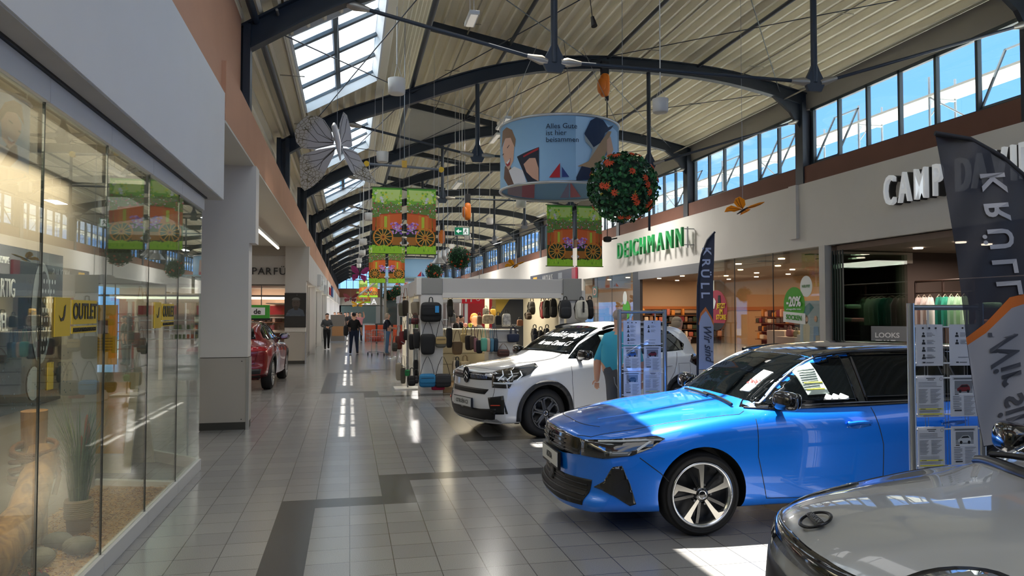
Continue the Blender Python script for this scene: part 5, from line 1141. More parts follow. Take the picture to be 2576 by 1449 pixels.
# inside bags
for (kind,px_,py_,Y,w,h_,c,st,lb) in [
 ('backpack',1133,775,16.6,16,46,'1c2023','101012','dark backpack just inside the kiosk left of the counter'),
 ('backpack',1138,800,16.9,20,26,'7c8086','2a2a2a','grey patterned backpack low behind the dark backpack left of the counter'),
 ('shoulder',1130,850,16.3,14,50,'12161c','12161c','long black bag strap bundle inside the left kiosk opening'),
 ('shoulder',1150,875,16.4,24,34,'7b6448','55412c','tan brown shoulder bag hanging in front of the sales counter'),
 ('tote',1168,850,16.6,17,22,'c4b17c','c4b17c','mustard round handle bag in front of the sales counter'),
 ('shoulder',1180,862,16.3,18,38,'2d2626','2d2626','dark brown bag beside the mustard round handle bag'),
 ('shoulder',1190,862,16.1,14,34,'4a3c33','6a584b','mottled brown bag in the middle of the counter front'),
 ('shoulder',1197,868,16.0,10,36,'8a5f66','7d555c','dusty pink narrow bag in the middle of the counter front'),
 ('shoulder',1206,872,15.9,15,34,'14161f','14161f','navy black bag right of the dusty pink narrow bag'),
 ('shoulder',1217,867,15.8,14,34,'5fa892','5fa892','mint green shoulder bag on the small rack'),
 ('shoulder',1227,868,15.85,9,34,'d8b49c','c9a58c','pale pink shoulder bag between the mint and the blue bag'),
 ('shoulder',1236,868,15.9,10,34,'4e7f99','4e7f99','steel blue shoulder bag on the small rack'),
 ('shoulder',1246,868,15.95,11,34,'1e3343','1e3343','dark teal shoulder bag at the right end of the small rack'),
 ('tote',1291,850,15.9,28,22,'1c2742','1c2742','navy blue handbag hanging on the white display block'),
 ('messenger',1266,888,15.9,30,18,'5a3c34','7b604e','brown bag with tan strap low on the white display block'),
 ('tote',1170,918,16.0,24,20,'b7a37c','8b7956','cream handbag hanging low under the counter'),
 ('backpack',1150,925,16.0,12,38,'22262b','1b1b1b','dark upright bag low inside the left kiosk opening'),
 ('backpack',1144,925,16.05,8,38,'cdbfa4','8a7f6a','narrow beige bag low inside the left kiosk opening'),
 ('backpack',1338,775,17.5,18,34,'1d1c1c','111111','black backpack high on the right slat wall, nearest the ATM sign'),
 ('backpack',1330,795,17.4,16,18,'3a2c22','1c1510','brown small backpack low on the right slat wall'),
 ('backpack',1365,780,16.8,10,44,'9a1c2a','5e1018','red backpack on the right slat wall'),
 ('backpack',1376,778,16.6,20,46,'33342f','1c1c1a','olive black hiking backpack on the right slat wall'),
 ('backpack',1392,775,16.4,20,48,'141519','0f0f12','black hiking backpack between the olive one and the kiosk post'),
 ('backpack',1345,845,17.0,14,40,'141a2a','0f0f12','dark navy bag hanging low on the right slat wall'),
 ('backpack',1360,850,16.8,14,40,'1a1a1f','0f0f12','black bag hanging low beside the dark navy one'),
 ('backpack',1376,845,16.6,14,40,'20242c','0f0f12','charcoal bag hanging low under the olive hiking backpack'),
 ('backpack',1422,778,15.35,34,48,'25272b','111214','dark grey roll top backpack hanging under the right grey corner box'),
 ('backpack',1484,778,15.5,18,50,'121214','0d0d0f','black backpack behind the white roll top backpack'),
 ('backpack',1463,781,15.3,36,52,'c9c6b8','121214','white roll top backpack with black straps at the right kiosk corner'),
 ]: hb(kind,c,px_,py_,Y,w,h_,lb,8 if kind=='backpack' else h_*.8,.16,st)
WB=[o for o in COL.objects if o.name.startswith('backpack')][-1]; MB().box(-.02,.02,-.15,-.13,-.34,-.10).build('roll_strap',BLK,WB)
# bags standing on the display block and counter
for (px_,py_,Y,w,h_,c,lb,D) in [(1253,806,16.4,16,26,'121214','black bucket bag standing on the white display block',.16),(1274,804,16.4,22,30,'c9c8c6','white and black patterned handbag standing on the display block',.16),(1228,803,17.2,32,24,'a79c8c','beige patterned handbag standing at the end of the counter',.16),(1206,806,17.3,12,24,'5a4436','brown narrow bag standing on the counter beside the saleswoman',.14),(1308,812,17.0,16,16,'8c5a3c','tan small bag standing on the glass table right of the display block',.12),(1240,786,17.6,14,18,'b08a2e','mustard bag on the rear shelf of the kiosk',.12),(1222,784,17.8,16,18,'4a4a46','grey green bag with tall handle on the rear shelf of the kiosk',.12)]:
    c0=AT(px_,py_,Y); k=((c0-Vector((0,0,EYE))).dot(_F))/FPX; b=thing('handbag',lb,'bag',(c0.x,c0.y,c0.z-h_*k/2))
    MB().rbox((0,0,h_*k/2),(w*k,D,h_*k),0,pz=5,taper=.12).build('bag_body',M(c,.6,var=.5 if 'pattern' in lb else 0,vs=14),b); MB().tube([(-w*k*.25,0,h_*k*.95),(-w*k*.15,0,h_*k*1.3),(w*k*.15,0,h_*k*1.3),(w*k*.25,0,h_*k*.95)],.01,6).build('handle',BLK,b)
for (px_,c,lb) in ((1171,'c98a86','pink ball on the counter edge'),(1183,'b9bf3f','yellow ball on the counter edge beside the pink one')):
    MB().sph(AT(px_,818,17.3),.055,8).build('ball',M(c,.6),None,lb,'ball')
t=thing('restroom_sign','red hanging sign with white figures behind the kiosk','sign',AT(1187,752,24)); MB().box(-.33,.33,-.03,.03,-.15,.15).build('board',M('c01a26',.5,emit=.1),t)
for x in (-.25,.25): MB().tube([(x,0,.15),(x,0,hang(t.location))],.008,4).build('rod',STEEL,t)
for x in (-.2,-.03): MB().tube([(x,-.035,-.1),(x,-.035,.03)],.025,6).build('figure',M('f2f2f2',.5),t); MB().sph((x,-.035,.08),.03,6).build('figure_head',M('f2f2f2',.5),t)
MB().tube([(.2+.06*math.cos(a),-.035,.06*math.sin(a)) for a in [2*PI*i/12 for i in range(12)]],.012,6,closed=True).build('clock_ring',M('f2f2f2',.5),t)
t=thing('atm_booth','dark grey angled cash machine booth reading GELDAUTOMAT behind the kiosk','booth',AT(1288,910,21.5)); t.location.z=0
MB().prism([(-.55,0),(.35,0),(.35,2.15),(-.1,2.15),(-.55,1.5)],lambda a,b,o:(a,o,b),-.3,.3).build('cabinet',M('35373d',.5),t); MB().prism([(-.1,2.15),(-.55,1.5),(-.55,2.15)],lambda a,b,o:(a,o,b),-.29,.29).build('yellow_corner',M('b99a3c',.5),t)
text('GELDAUTOMAT',.10,M('d5d5d5',.5),t,(-.08,-.31,1.32),name='lettering',sx=.8); text('cash 24h',.10,M('d5d5d5',.5),t,(-.02,-.31,1.08),name='lettering',sx=.8)
MB().box(-.06,.06,-1.3,1.0,0,2.5).build('red_shop_wall',M('a11a1e',.6),None,'bright red shop wall seen through the kiosk','wall panel').location=(5.6,30,0)
bpy.data.objects['red_shop_wall'].rotation_euler=(0,0,PI/2)
# further kiosks
t=thing('kiosk','small white kiosk with open glass roof flap in the far aisle','kiosk',(2.75,29,0))
for (x,y) in ((-.6,0),(-.6,4),(1.8,0),(1.8,4)): MB().box(x-.06,x+.06,y-.06,y+.06,0,2.3).build('post',KW,t)
MB().box(-.7,1.9,-.1,4.1,2.1,2.4).build('roof_box',M('c9c9c6',.5),t)
for z in (.7,1.05,1.4): MB().box(-.5,1.7,.1,.5,z,z+.03).build('shelf',M('c9cfc9',.5),t)
for i in range(14):
    b=MB().cyl((0,0),.05,0,.16,10).build('jar',M(random.choice(['b8c9a0','d8d8d0','6f8a5a','c96a4a']),.4),None,'small jar on the shelves of the white kiosk in the far aisle','jar','jars on the far kiosk'); b.location=(2.35+.14*(i%7),29.3,.73+.35*(i//7))
t=thing('glass_canopy','sloping teal glass canopy on posts in the distant middle of the hall','canopy',(3.2,42,0))
MB().prism([(-2.6,2.75),(-1.4,3.7),(2.6,3.7),(2.6,3.64),(-1.4,3.64),(-2.6,2.69)],lambda a,b,o:(a,o,b),0,6).build('glass_roof',M('9fc4cc',.15,alpha=.6),t)
MB().tube([(-2.6,0,2.72),(-1.4,0,3.7)],.05,6).build('edge_bar',M('e0e4e4',.4),t)
for (x,y) in ((-1.2,.3),(1.8,.3),(-1.2,5.6),(1.8,5.6)): MB().box(x-.07,x+.07,y-.07,y+.07,0,3.6).build('post',M('8f8a80',.4,metal=.5),t)
MB().box(-1.2,2,2,2.1,0,2.4).build('glazing',M('3d4a4a',.15,coat=1),t)
t=thing('bar_table','tall dark bar table with a small card, below the distant canopy','table',(1.9,41,0))
MB().box(-.5,.5,-.35,.35,1.02,1.08).build('table_top',M('2b2724',.5),t)
for (x,y) in ((-.42,-.28),(.42,-.28),(-.42,.28),(.42,.28)): MB().box(x-.04,x+.04,y-.04,y+.04,0,1.02).build('leg',M('2b2724',.5),t)
MB().box(0,.1,0,.02,0,.2).build('menu_card',M('e8e8e8',.5),None,'small white menu card on the tall bar table','card').location=(1.85,41,1.08)
t=thing('bench','orange padded bench beside the tall dark bar table','bench',(2.3,43.5,0)); MB().box(-1.4,.8,-.3,.3,0,.5).build('seat',M('c4512a',.6),t); MB().box(-1.4,.8,.25,.35,.5,.95).build('backrest',M('c4512a',.6),t)
t=thing('shopping_cart','wire shopping cart with red basket beside the woman in the dark vest','cart',AT(967,870,29.6)); t.location=(1.02,29.4,0); t.rotation_euler=(0,0,.2)
CW=M('b5b8bb',.25,metal=.9)
mb=MB()
for z in (.55,.7,.85,.98):
    e=.0+(z-.55)*.12; mb.tube([(-.25-e,-.4-e,z),(.25+e,-.4-e,z),(.25+e,.4+e,z),(-.25-e,.4+e,z)],.008,5,closed=True)
for i in range(9):
    y=-.4+.1*i; 
    for s in (-1,1): mb.tube([(s*.25,y,.55),(s*.30,y,.98)],.005,4)
for i in range(6):
    x=-.25+.1*i
    for s in (-1,1): mb.tube([(x,s*.4,.55),(x,s*.45,.98)],.005,4)
    mb.tube([(x,-.4,.55),(x,.4,.55)],.005,4)
mb.build('basket',CW,t); 
mb=MB(); mb.tube([(-.25,-.42,.12),(-.27,-.5,.55),(-.27,-.56,1.03),(.27,-.56,1.03),(.27,-.5,.55),(.25,-.42,.12)],.013,6); mb.build('frame',CW,t)
mb=MB(); mb.tube([(-.25,-.42,.14),(-.2,.42,.14),(.2,.42,.14),(.25,-.42,.14)],.013,6,closed=True); mb.build('lower_frame',CW,t)
for (x,y) in ((-.24,-.42),(.24,-.42),(-.2,.42),(.2,.42)): MB().tube([(x-.012,y,.06),(x+.012,y,.06)],.06,14).build('wheel',RUB,t)
MB().rbox((0,.05,.66),(.44,.6,.2),0,pz=6).build('red_basket',M('a8301c',.5),None,'red plastic basket lying in the wire shopping cart','basket').location=(1.02,29.4,0)
for (x,y,lb) in ((1.52,27.2,'chrome barrier post with round foot in front of the far kiosk, nearer one'),(1.62,28.4,'chrome barrier post with round foot in front of the far kiosk, farther one')):
    t=thing('barrier_post',lb,'post',(x,y,0)); MB().lathe([(.001,0),(.17,0),(.17,.02),(.03,.05)],20).build('foot',CHR,t); MB().tube([(0,0,.04),(0,0,.98)],.03,10).build('pole',CHR,t)
# ================================================================ LEFT GLASS DISPLAY
GX=-1.6; FRW=M('cfcdc9',.5)
t=thing('glass_shop_front','frameless clear glass shop front with white base and header, left edge of view','shop front',(GX,3,0))
ss=[-6,-4.9,-3.85,-2.75,-1.7,-.65,.4,1.35,2.4,3.48,4.55,5.66]
for a,b in zip(ss,ss[1:]): 
    MB().box(-.005,.005,a+.004,b-.004,.12,2.85).build('pane',GLASS2,t)
    MB().box(-.03,.03,a+.003,b-.003,0,.12).build('base_rail',FRW,t,bevel=.004); MB().box(-.03,.03,a+.003,b-.003,2.85,2.985).build('header_rail',FRW,t,bevel=.004)
MB().box(-.05,.05,-6,5.7,2.985,3.0).build('top_track',BLK,t)
for b in ss[4:-1]: MB().box(-.007,.007,b-.003,b+.003,.12,2.85).build('pane_joint',M('1c2422',.4),t)
a=Vector((-1.6,8.68)); b=Vector((-3.08,10.24)); dv=(b-a); L_=dv.length; rz_=math.atan2(dv.y,dv.x)
t=thing('glass_entrance','angled clear glass entrance panels with low white base, behind the glass corner','shop front',(a.x,a.y,0),rz_)
for x0,x1 in ((.01,L_*.5-.01),(L_*.5+.01,L_)): MB().box(x0,x1,-.005,.005,.12,2.85).build('pane',glass((.88,.95,.93),1.5),t); MB().box(x0,x1,-.025,.025,0,.12).build('base_rail',M('c4beb0',.5),t)
MB().box(0,L_,-.03,.03,2.85,2.99).build('header_rail',FRW,t)
t=thing('display_window','white partition, low edge rail and lit back board of the shoe display','display',(-2.0,5,0))
MB().box(-.42,-.38,-5,2.85,0,2.95).build('partition',M('c4b6a5',.7),t)
MB().prism([(-.40,2.88),(.36,2.62),(.36,2.70),(-.40,2.96)],lambda a,b,o:(a,b,o),.0,.10).build('edge_rail',M('e6e4de',.5),t)
MB().box(-.38,.37,-5,2.9,0,.05).build('platform',M('b99a72',.8),t)
t=thing('wall_poster','large dark poster of a shoe sole with white words on the display partition','poster',(-2.375,5.2,1.6))
MB().box(0,.012,-1.9,1.68,-.6,.6).build('panel',M('16181c',.25,coat=.6),t)
def WP(a,b,o): return (.013+o,a,b)
art('print',[('8f979c',ell(1.25,.12,.19,.40,28)),('2b3034',ell(1.28,.12,.13,.33,28)),('aab2b6',ell(1.12,-.42,.12,.13,18))]+[('c9d0d4',ell(1.13+.05*(i%5),-.16+.075*(i//5),.012,.02,6)) for i in range(40)]+[('3f5a66',ell(random.uniform(.2,1.6),random.uniform(-.55,-.2),.008,.008,5)) for i in range(60)],t,WP)
for s_,z,sz in (('LAND BARFUSSSCHUHE',.49,.07),('EINZIGARTIG',.29,.19),('FLEXIBEL',.05,.19)): text(s_,sz,M('d5d8d9',.5),t,(.018,.45,z),rot=(PI/2,0,PI/2),name='word',sx=.55)
MB().box(.014,.02,1.38,1.5,-.5,-.28).build('yellow_logo',M('d9b51c',.5),t)
# wood chips (uncountable)
CH=[M('c79b62',.8),M('a97a45',.8),M('dcb57c',.8),M('8b6036',.8)]
mb=MB(); random.seed(3)
for i in range(5200):
    x=random.uniform(-2.36,-1.66); y=random.uniform(3.4,7.62); z=.06+random.uniform(0,.018); mb.use(CH[i%4])
    l=random.uniform(.012,.03); w=random.uniform(.004,.009); r=Euler((random.uniform(-.5,.5),random.uniform(-.5,.5),random.uniform(0,6.3))).to_matrix(); mb.cbox((x,y,z),(l,w,.003),r)
mb.build('wood_chips',None,None,'layer of loose brown wood chips covering the display floor behind glass','wood chips',None,'stuff',fix=False)
WD=tex('trunk_wood',lambda nt,p:wood(nt,p,'a87a44','75522e')); WD2=tex('post_wood',lambda nt,p:wood(nt,p,'b98a55','7d5632'))
t=MB().tube([(0,0,0),(.01,0,.4),(0,.01,.70),(0,0,.96)],[.10,.085,.08,.085],18).build('wooden_post',WD2,None,'upright wooden post with sawn top inside the glass display','post'); t.location=(-2.20,5.92,.06)
t=MB().tube([(-.10,-1.45,.10),(-.06,-1.0,.11),(-.0,-.6,.16),(.05,-.25,.34),(.04,.0,.62),(.02,.05,.72)],[.15,.16,.15,.115,.10,.085],18).build('leaning_log',WD,None,'pale peeled log leaning on the wooden post in the glass display','log'); t.location=(-2.12,5.72,.06)
MB()
t=thing('rope_binding','coiled brown rope tying the pale log to the wooden post','rope',(-2.14,5.78,.70))
for k in range(7):
    z=-.11+.032*k; MB().tube([(.145*math.cos(a)*(1-.02*k),.16*math.sin(a),z+.03*math.sin(a+k)) for a in [2*PI*i/20 for i in range(20)]],.017,8,closed=True).build('rope_coil',M('7a5232',.9,bump=.8,bs=120),t)
MB().tube([(.14,-.05,.0),(.17,-.04,-.12),(.15,-.06,-.24)],.016,8).build('rope_end',M('7a5232',.9),t)
t=thing('potted_grass','ornamental grass in a rope bound pale pot, behind the display glass','potted plant',(-1.98,6.17,.06))
MB().lathe([(.001,0),(.075,0),(.085,.12),(.095,.26),(.085,.26),(.08,.22),(.001,.22)],28).build('pot',M('a98f6c',.8,bump=.3,bs=90),t)
for k in range(9): MB().tube([(.092*math.cos(a),.092*math.sin(a),.13+.014*k) for a in [2*PI*i/20 for i in range(20)]],.008,6,closed=True).build('rope_wrap',M('b39a72',.9),t)
for nm,c,nb in (('grass_blades','5d7248',120),('grass_blades','8f9a6a',60)):
    mb=MB()
    for i in range(nb):
        a=random.uniform(0,6.3); r=random.uniform(.0,.06); l=random.uniform(.45,.85); b=random.uniform(.05,.28); w=.0035
        p=[(r*math.cos(a),r*math.sin(a),.2),(r*math.cos(a)+b*.25*math.cos(a),r*math.sin(a)+b*.25*math.sin(a),.2+l*.6),(r*math.cos(a)+b*math.cos(a),r*math.sin(a)+b*math.sin(a),.2+l)]
        n=Vector((-math.sin(a),math.cos(a),0))*w
        mb.add([Vector(p[0])-n,Vector(p[0])+n,Vector(p[1])+n,Vector(p[1])-n,Vector(p[2])],[(0,1,2,3),(3,2,4)])
    mb.build(nm,M(c,.8),t,kind='stuff',fix=False)
for a,l in ((.3,.62),(.9,.70),(1.6,.5)): MB().rbox((.05*math.cos(a),.05*math.sin(a),.2+l*.8),(.03,.03,.26),0,pz=2.2,rot=(.12,.1*math.cos(a),0)).build('grass_plume',M('a3653f',.9),t)
for (x,y,r,sx,lb) in ((-1.80,5.63,.085,1.25,'large smooth grey stone right of the log in the display'),(-2.0,5.82,.075,1.3,'smooth grey stone behind the large one in the display'),(-1.97,5.42,.085,1.15,'smooth grey stone nearest the log foot in the display')):
    MB().sph((0,0,r*.75),r,10,(sx,1,.75)).build('stone',M('87806f',.8,bump=.3,bs=70,var=.15,vs=20),None,lb,'stone').location=(x,y,.06)
sh=thing('barefoot_shoe','small black sports shoe on the wood chips at the bottom left','shoe',(-1.86,4.98,.07),.5)
MB().rbox((0,0,.045),(.26,.095,.09),0,pz=3,taper=.3).build('upper',M('1a1416',.7),sh); MB().rbox((0,0,.01),(.28,.10,.02),0,pz=5).build('sole',M('6b1f22',.6),sh)
for i in range(4): MB().tube([(.0+.03*i,-.03,.09),(.0+.03*i,.03,.09)],.004,5).build('lace',M('8c2a2e',.7),sh)
# yellow stickers on the glass
YE='d6b21e'
def ysticker(lab,y0,y1,y2,y3,z0,z1):
    t=thing('outlet_sticker',lab,'sticker',(GX+.008,y0,0))
    MB().box(0,.004,0,y1-y0,z0,z1).build('logo_panel',M(YE,.5),t); w=y1-y0
    cy,cz=w*.5,(z0+z1)/2+.01
    MB().prism([(cy-.06,cz),(cy-.03,cz-.02),(cy,cz-.01),(cy+.02,cz+.05),(cy+.04,cz+.06),(cy+.03,cz),(cy+.01,cz-.03),(cy-.03,cz-.035)],lambda a,b,o:(.005+o,a,b),0,.002).build('animal_logo',M('222018',.5),t)
    zt=z1-.01; zm=z0+.065
    MB().box(0,.004,y2-y0,y3-y0,zm,zt).build('word_panel',M(YE,.5),t); MB().box(0,.004,y2-y0,y3-y0,z0+.01,zm-.012).build('lower_panel',M(YE,.5),t)
    text('OUTLET',.135,M('2a2a22',.5),t,(.006,(y2+y3)/2-y0,(zm+zt)/2),rot=(PI/2,0,PI/2),name='word',sx=(y3-y2)/.52,bold=.002)
    text('BARFUß ZU MEHR GESUNDHEIT',.036,M('2a2a22',.5),t,(.006,(y2+y3)/2-y0,z0+.03),rot=(PI/2,0,PI/2),name='small_print',sx=(y3-y2)/.56)
ysticker('yellow OUTLET sticker with lizard logo on the nearer glass pane',4.52,4.75,4.78,5.21,1.59,1.81)
ysticker('yellow OUTLET sticker with lizard logo on the pane near the glass corner',6.66,6.88,6.92,7.35,1.59,1.81)
t=thing('hanging_sign','narrow yellow printed sign hanging inside behind the clear glass','sign',(-2.5,8.4,1.5)); MB().box(-.14,.14,-.01,.01,-.32,.30).build('panel',M('c99a12',.5),t); MB().box(-.05,.05,-.015,-.01,.0,.14).build('photo_print',M('6b4a3a',.5),t)
for i in range(5): MB().box(-.1,.1,-.014,-.01,-.05-.03*i,-.045-.03*i).build('text_line',M('6b500c',.5),t)
MB().tube([(0,0,.3),(0,0,1.35)],.003,4).build('cord',BLK,t)
t=thing('a_frame_sign','cream and yellow A-shaped pavement sign inside the glass entrance','sign',(-2.55,9.0,0),rz=-.2)
for s in (-1,1): MB().prism([(-.33,0),(.33,0),(.30,1.05),(-.30,1.05)],lambda a,b,o:(a,s*(.28-.24*b/1.05)+o,b),-.012,.012).build('leaf',M('b9ad8f',.6),t)
MB().prism([(-.24,.2),(.24,.2),(.22,.95),(-.22,.95)],lambda a,b,o:(a,-(.295-.24*b/1.05)-o,b),0,.004).build('print',M('b98a1c',.5),t)
t=thing('leaflet_stand','slim clear leaflet holder on a thin leg by the glass corner','stand',(-1.85,9.35,0)); MB().tube([(0,0,0),(0,0,.95)],.012,6).build('leg',ALU,t); MB().box(-.11,.11,-.03,.03,.92,1.22).build('holder',M('b9bdbf',.3,alpha=.6),t); MB().box(-.1,.1,-.015,.01,.95,1.20).build('leaflets',M('8d8478',.6),t)
for i,(px_,py_,Y) in enumerate(((60,320,6.4),(177,375,7.6),(262,437,8.6),(330,470,9.6))):
    p=at(px_,py_,X=-3.3+0*Y); p=(-3.0-.1*i,5.2+1.3*i,2.55)
    t=thing('cylinder_downlight','copper cylinder ceiling lamp inside the left shop, %s from the camera'%['first','second','third','fourth'][i],'lamp',p,group='copper cylinder lamps')
    MB().tube([(0,0,0),(0,0,.42)],.085,20).build('shade',M('5d4030',.5),t); MB().lathe([(.001,0),(.075,0)],20).build('lamp_lens',M('fff0d0',.5,emit=4),t,loc=(0,0,-.004))
lamp('AREA',(-5.0,5,2.9),30,(1,.85,.68),2,sy=4,name='shop_light'); lamp('AREA',(-2.0,5.0,2.85),30,(1,.80,.58),.6,sy=4,name='display_light')
lamp('AREA',(-5.5,18,3.85),90,(1,.93,.85),3,sy=8,name='bay_light')
# goods wall inside the left shop
t=thing('shoe_shelving','dark shelving wall with shoes at the rear of the left shop','shelf',(-6.5,4.5,0))
MB().box(-.1,0,-5,4,0,2.4).build('back_panel',M('3a332c',.8),t)
for z in (.4,.8,1.2,1.6): MB().box(0,.35,-5,4,z,z+.03).build('shelf',M('7d6b55',.6),t)
# ================================================================ HANGING THINGS
def P3(x,y,Y): v=at(x,y,Y=Y); return (v.x,v.y,v.z)
# drum
R0=1.47; DC=Vector((5.08,17.5)); ang0=math.atan2(-DC.y,-DC.x)
def drum(name,lab,cx_,cy_,zb,h,R,detail=True):
    t=thing(name,lab,'banner',(cx_,cy_,zb)); a0=math.atan2(-cy_,-cx_)
    mb=MB().use(M('a2cdf0',.6,trans=.1)); n=96
    mb.lathe([(R,0),(R,h),(R-.012,h),(R-.012,0),(R,0)],n); mb.build('fabric',parent=t)
    for z in (0,h): MB().tube([(R*math.cos(2*PI*i/64),R*math.sin(2*PI*i/64),z) for i in range(64)],.035,8,closed=True).build('rim',M('c9cccf',.3,metal=.6),t)
    def on(a,b,o):
        th=a0+a/R; return ((R+o)*math.cos(th),(R+o)*math.sin(th),b)
    def oni(a,b,o):
        th=a0+PI-a/R; return ((R-.014-o)*math.cos(th),(R-.014-o)*math.sin(th),b)
    return t,on,oni,a0
def dens(p,g=.12):
    o=[]
    for a,b in zip(p,p[1:]+p[:1]):
        k=max(1,int(math.hypot(b[0]-a[0],b[1]-a[1])/g)); o+=[(a[0]+(b[0]-a[0])*j/k,a[1]+(b[1]-a[1])*j/k) for j in range(k)]
    return o
def curved(name,polys,parent,fn,step=.002):
    mb=MB()
    for k,(c,pts) in enumerate(polys):
        mb.use(M(c,.6)); bm=bmesh.new(); bm.faces.new([bm.verts.new((a,b,0)) for a,b in dens(pts)])
        x0=min(p[0] for p in pts);x1=max(p[0] for p in pts); g=math.floor(x0/.08)*.08+.08
        while g<x1: bmesh.ops.bisect_plane(bm,geom=bm.verts[:]+bm.edges[:]+bm.faces[:],plane_co=(g,0,0),plane_no=(1,0,0)); g+=.08
        bmesh.ops.triangulate(bm,faces=bm.faces[:]); bm.verts.index_update()
        mb.add([fn(v.co.x,v.co.y,step*(k+1)) for v in bm.verts],[tuple(v.index for v in f.verts) for f in bm.faces]); bm.free()
    return mb.build(name,parent=parent,fix=False)
t,on,oni,a0=drum('picture_drum','large round hanging banner drum with two women and red and blue triangles',DC.x,DC.y,4.70,1.56,R0)
def cp(x,y):
    px_=1230+x*.2346; py_=260+y*.2346; u=max(-.995,min(.995,(px_-1407)/149)); th=math.asin(u); return (R0*th,(484-27*math.cos(th)-py_)*.0098)
C=lambda pts:[cp(*p) for p in pts]
curved('print',[
 ('b4dafa',C([(918,185),(1080,200),(1360,330),(1360,780),(918,830)])),
 ('6d4a3a',C([(190,680),(230,640),(280,720),(300,860),(240,890),(180,800)])),('8f6f55',C([(150,480),(165,300),(215,265),(275,300),(315,400),(305,480),(270,430),(200,380)])),
 ('e0b39a',C([(165,480),(200,380),(260,380),(300,470),(290,620),(240,715),(205,670),(170,560)])),('e8e6ea',C([(240,720),(300,680),(390,720),(430,850),(300,870)])),
 ('1a1f33',C([(330,580),(555,490),(555,830),(480,835),(440,840),(380,700)])),('b0202c',C([(395,575),(550,495),(548,520),(400,590)])),('d9a98f',C([(400,660),(460,600),(520,600),(550,700),(552,835),(490,800),(430,740)])),
 ('b0303a',C([(207,650),(262,590),(255,660),(230,680)])),('f2f0f0',C([(215,640),(258,598),(252,630),(228,655)])),('2c221f',C([(225,480),(252,450),(250,462),(228,490)])),('2c221f',C([(172,550),(190,535),(188,548),(174,560)])),
 ('c2242f',C([(655,800),(762,655),(762,800)])),('2a3f86',C([(780,693),(850,795),(780,797)])),
 ('1d3354',C([(1000,360),(1060,230),(1120,195),(1190,220),(1240,290),(1300,262),(1275,300),(1210,350),(1170,450),(1080,520),(1010,430)])),('a9b3b4',C([(1000,370),(1010,440),(1080,520),(1040,640),(1100,600),(1190,430),(1090,500)])),
 ('b59673',C([(1090,560),(1170,430),(1240,330),(1275,330),(1250,400),(1230,520),(1180,640),(1100,720),(930,690),(1040,640)])),('dcb196',C([(1225,420),(1262,380),(1280,450),(1295,520),(1270,570),(1225,590)])),('1b2947',C([(918,800),(970,690),(1100,720),(1150,830),(918,832)])),
 ],t,on)
for i,w in enumerate(('Alles Gute','ist hier','beisammen')):
    text(w,.165,M('1c2f57',.5),t,(0,0,0),(0,0,0),depth=.001,name='lettering',align='LEFT',mapfn=lambda co,i=i: Vector(on(co.x-.30,1.27-.155*i+co.y,.05*0+.045+0*co.z)))
for i_,q_ in enumerate([('c9b3bd',[(-1.1,.05),(-.5,.05),(-.45,1.4),(-1.0,1.4)]),('d98a94',[(-.5,.05),(-.1,.05),(-.05,1.4),(-.45,1.4)]),('a9a3c4',[(.62,.08),(.86,.08),(.86,.5)]),('d98a94',[(.9,.08),(1.2,.08),(.9,.5)]),('6d7aa0',[(1.6,.2),(2.1,.3),(2.0,.7),(1.7,.6)])]): curved('inner_print',[q_],t,lambda a,b,o: oni(a-.6,b,o+.002*i_))
for a in (-1.8,.3,2.2): p=on(a,1.56,0); MB().tube([(p[0],p[1],1.56),(p[0]*.4,p[1]*.4,3.6)],.008,4).build('suspension_wire',STEEL,t)
for (px_,py_,Y,R,h,lab) in ((1045,703,44,1.47,1.15,'distant blue picture drum right of the second pair of banners'),(990,722,57,1.47,1.3,'more distant blue picture drum behind the banners'),(1000,748,70,1.47,1.1,'farthest low blue picture drum')):
    p=at(px_,py_,Y=Y); d,o2,o3,_=drum('picture_drum',lab,p.x,p.y,p.z,h,R)
    curved('print',[('c2242f',[(.1,.12),(.34,.12),(.34,.42)]),('2a3f86',[(.38,.12),(.56,.12),(.38,.36)]),('c9a79a',[(.8,.1),(1.25,.1),(1.15,.9),(.9,.95)]),('b0303f',[(.85,.02),(1.2,.02),(1.15,.25),(.9,.25)])],d,o2)
    MB().tube([(0,0,h),(0,0,hang((p.x,0,p.z)))],.01,4).build('suspension_wire',STEEL,d)
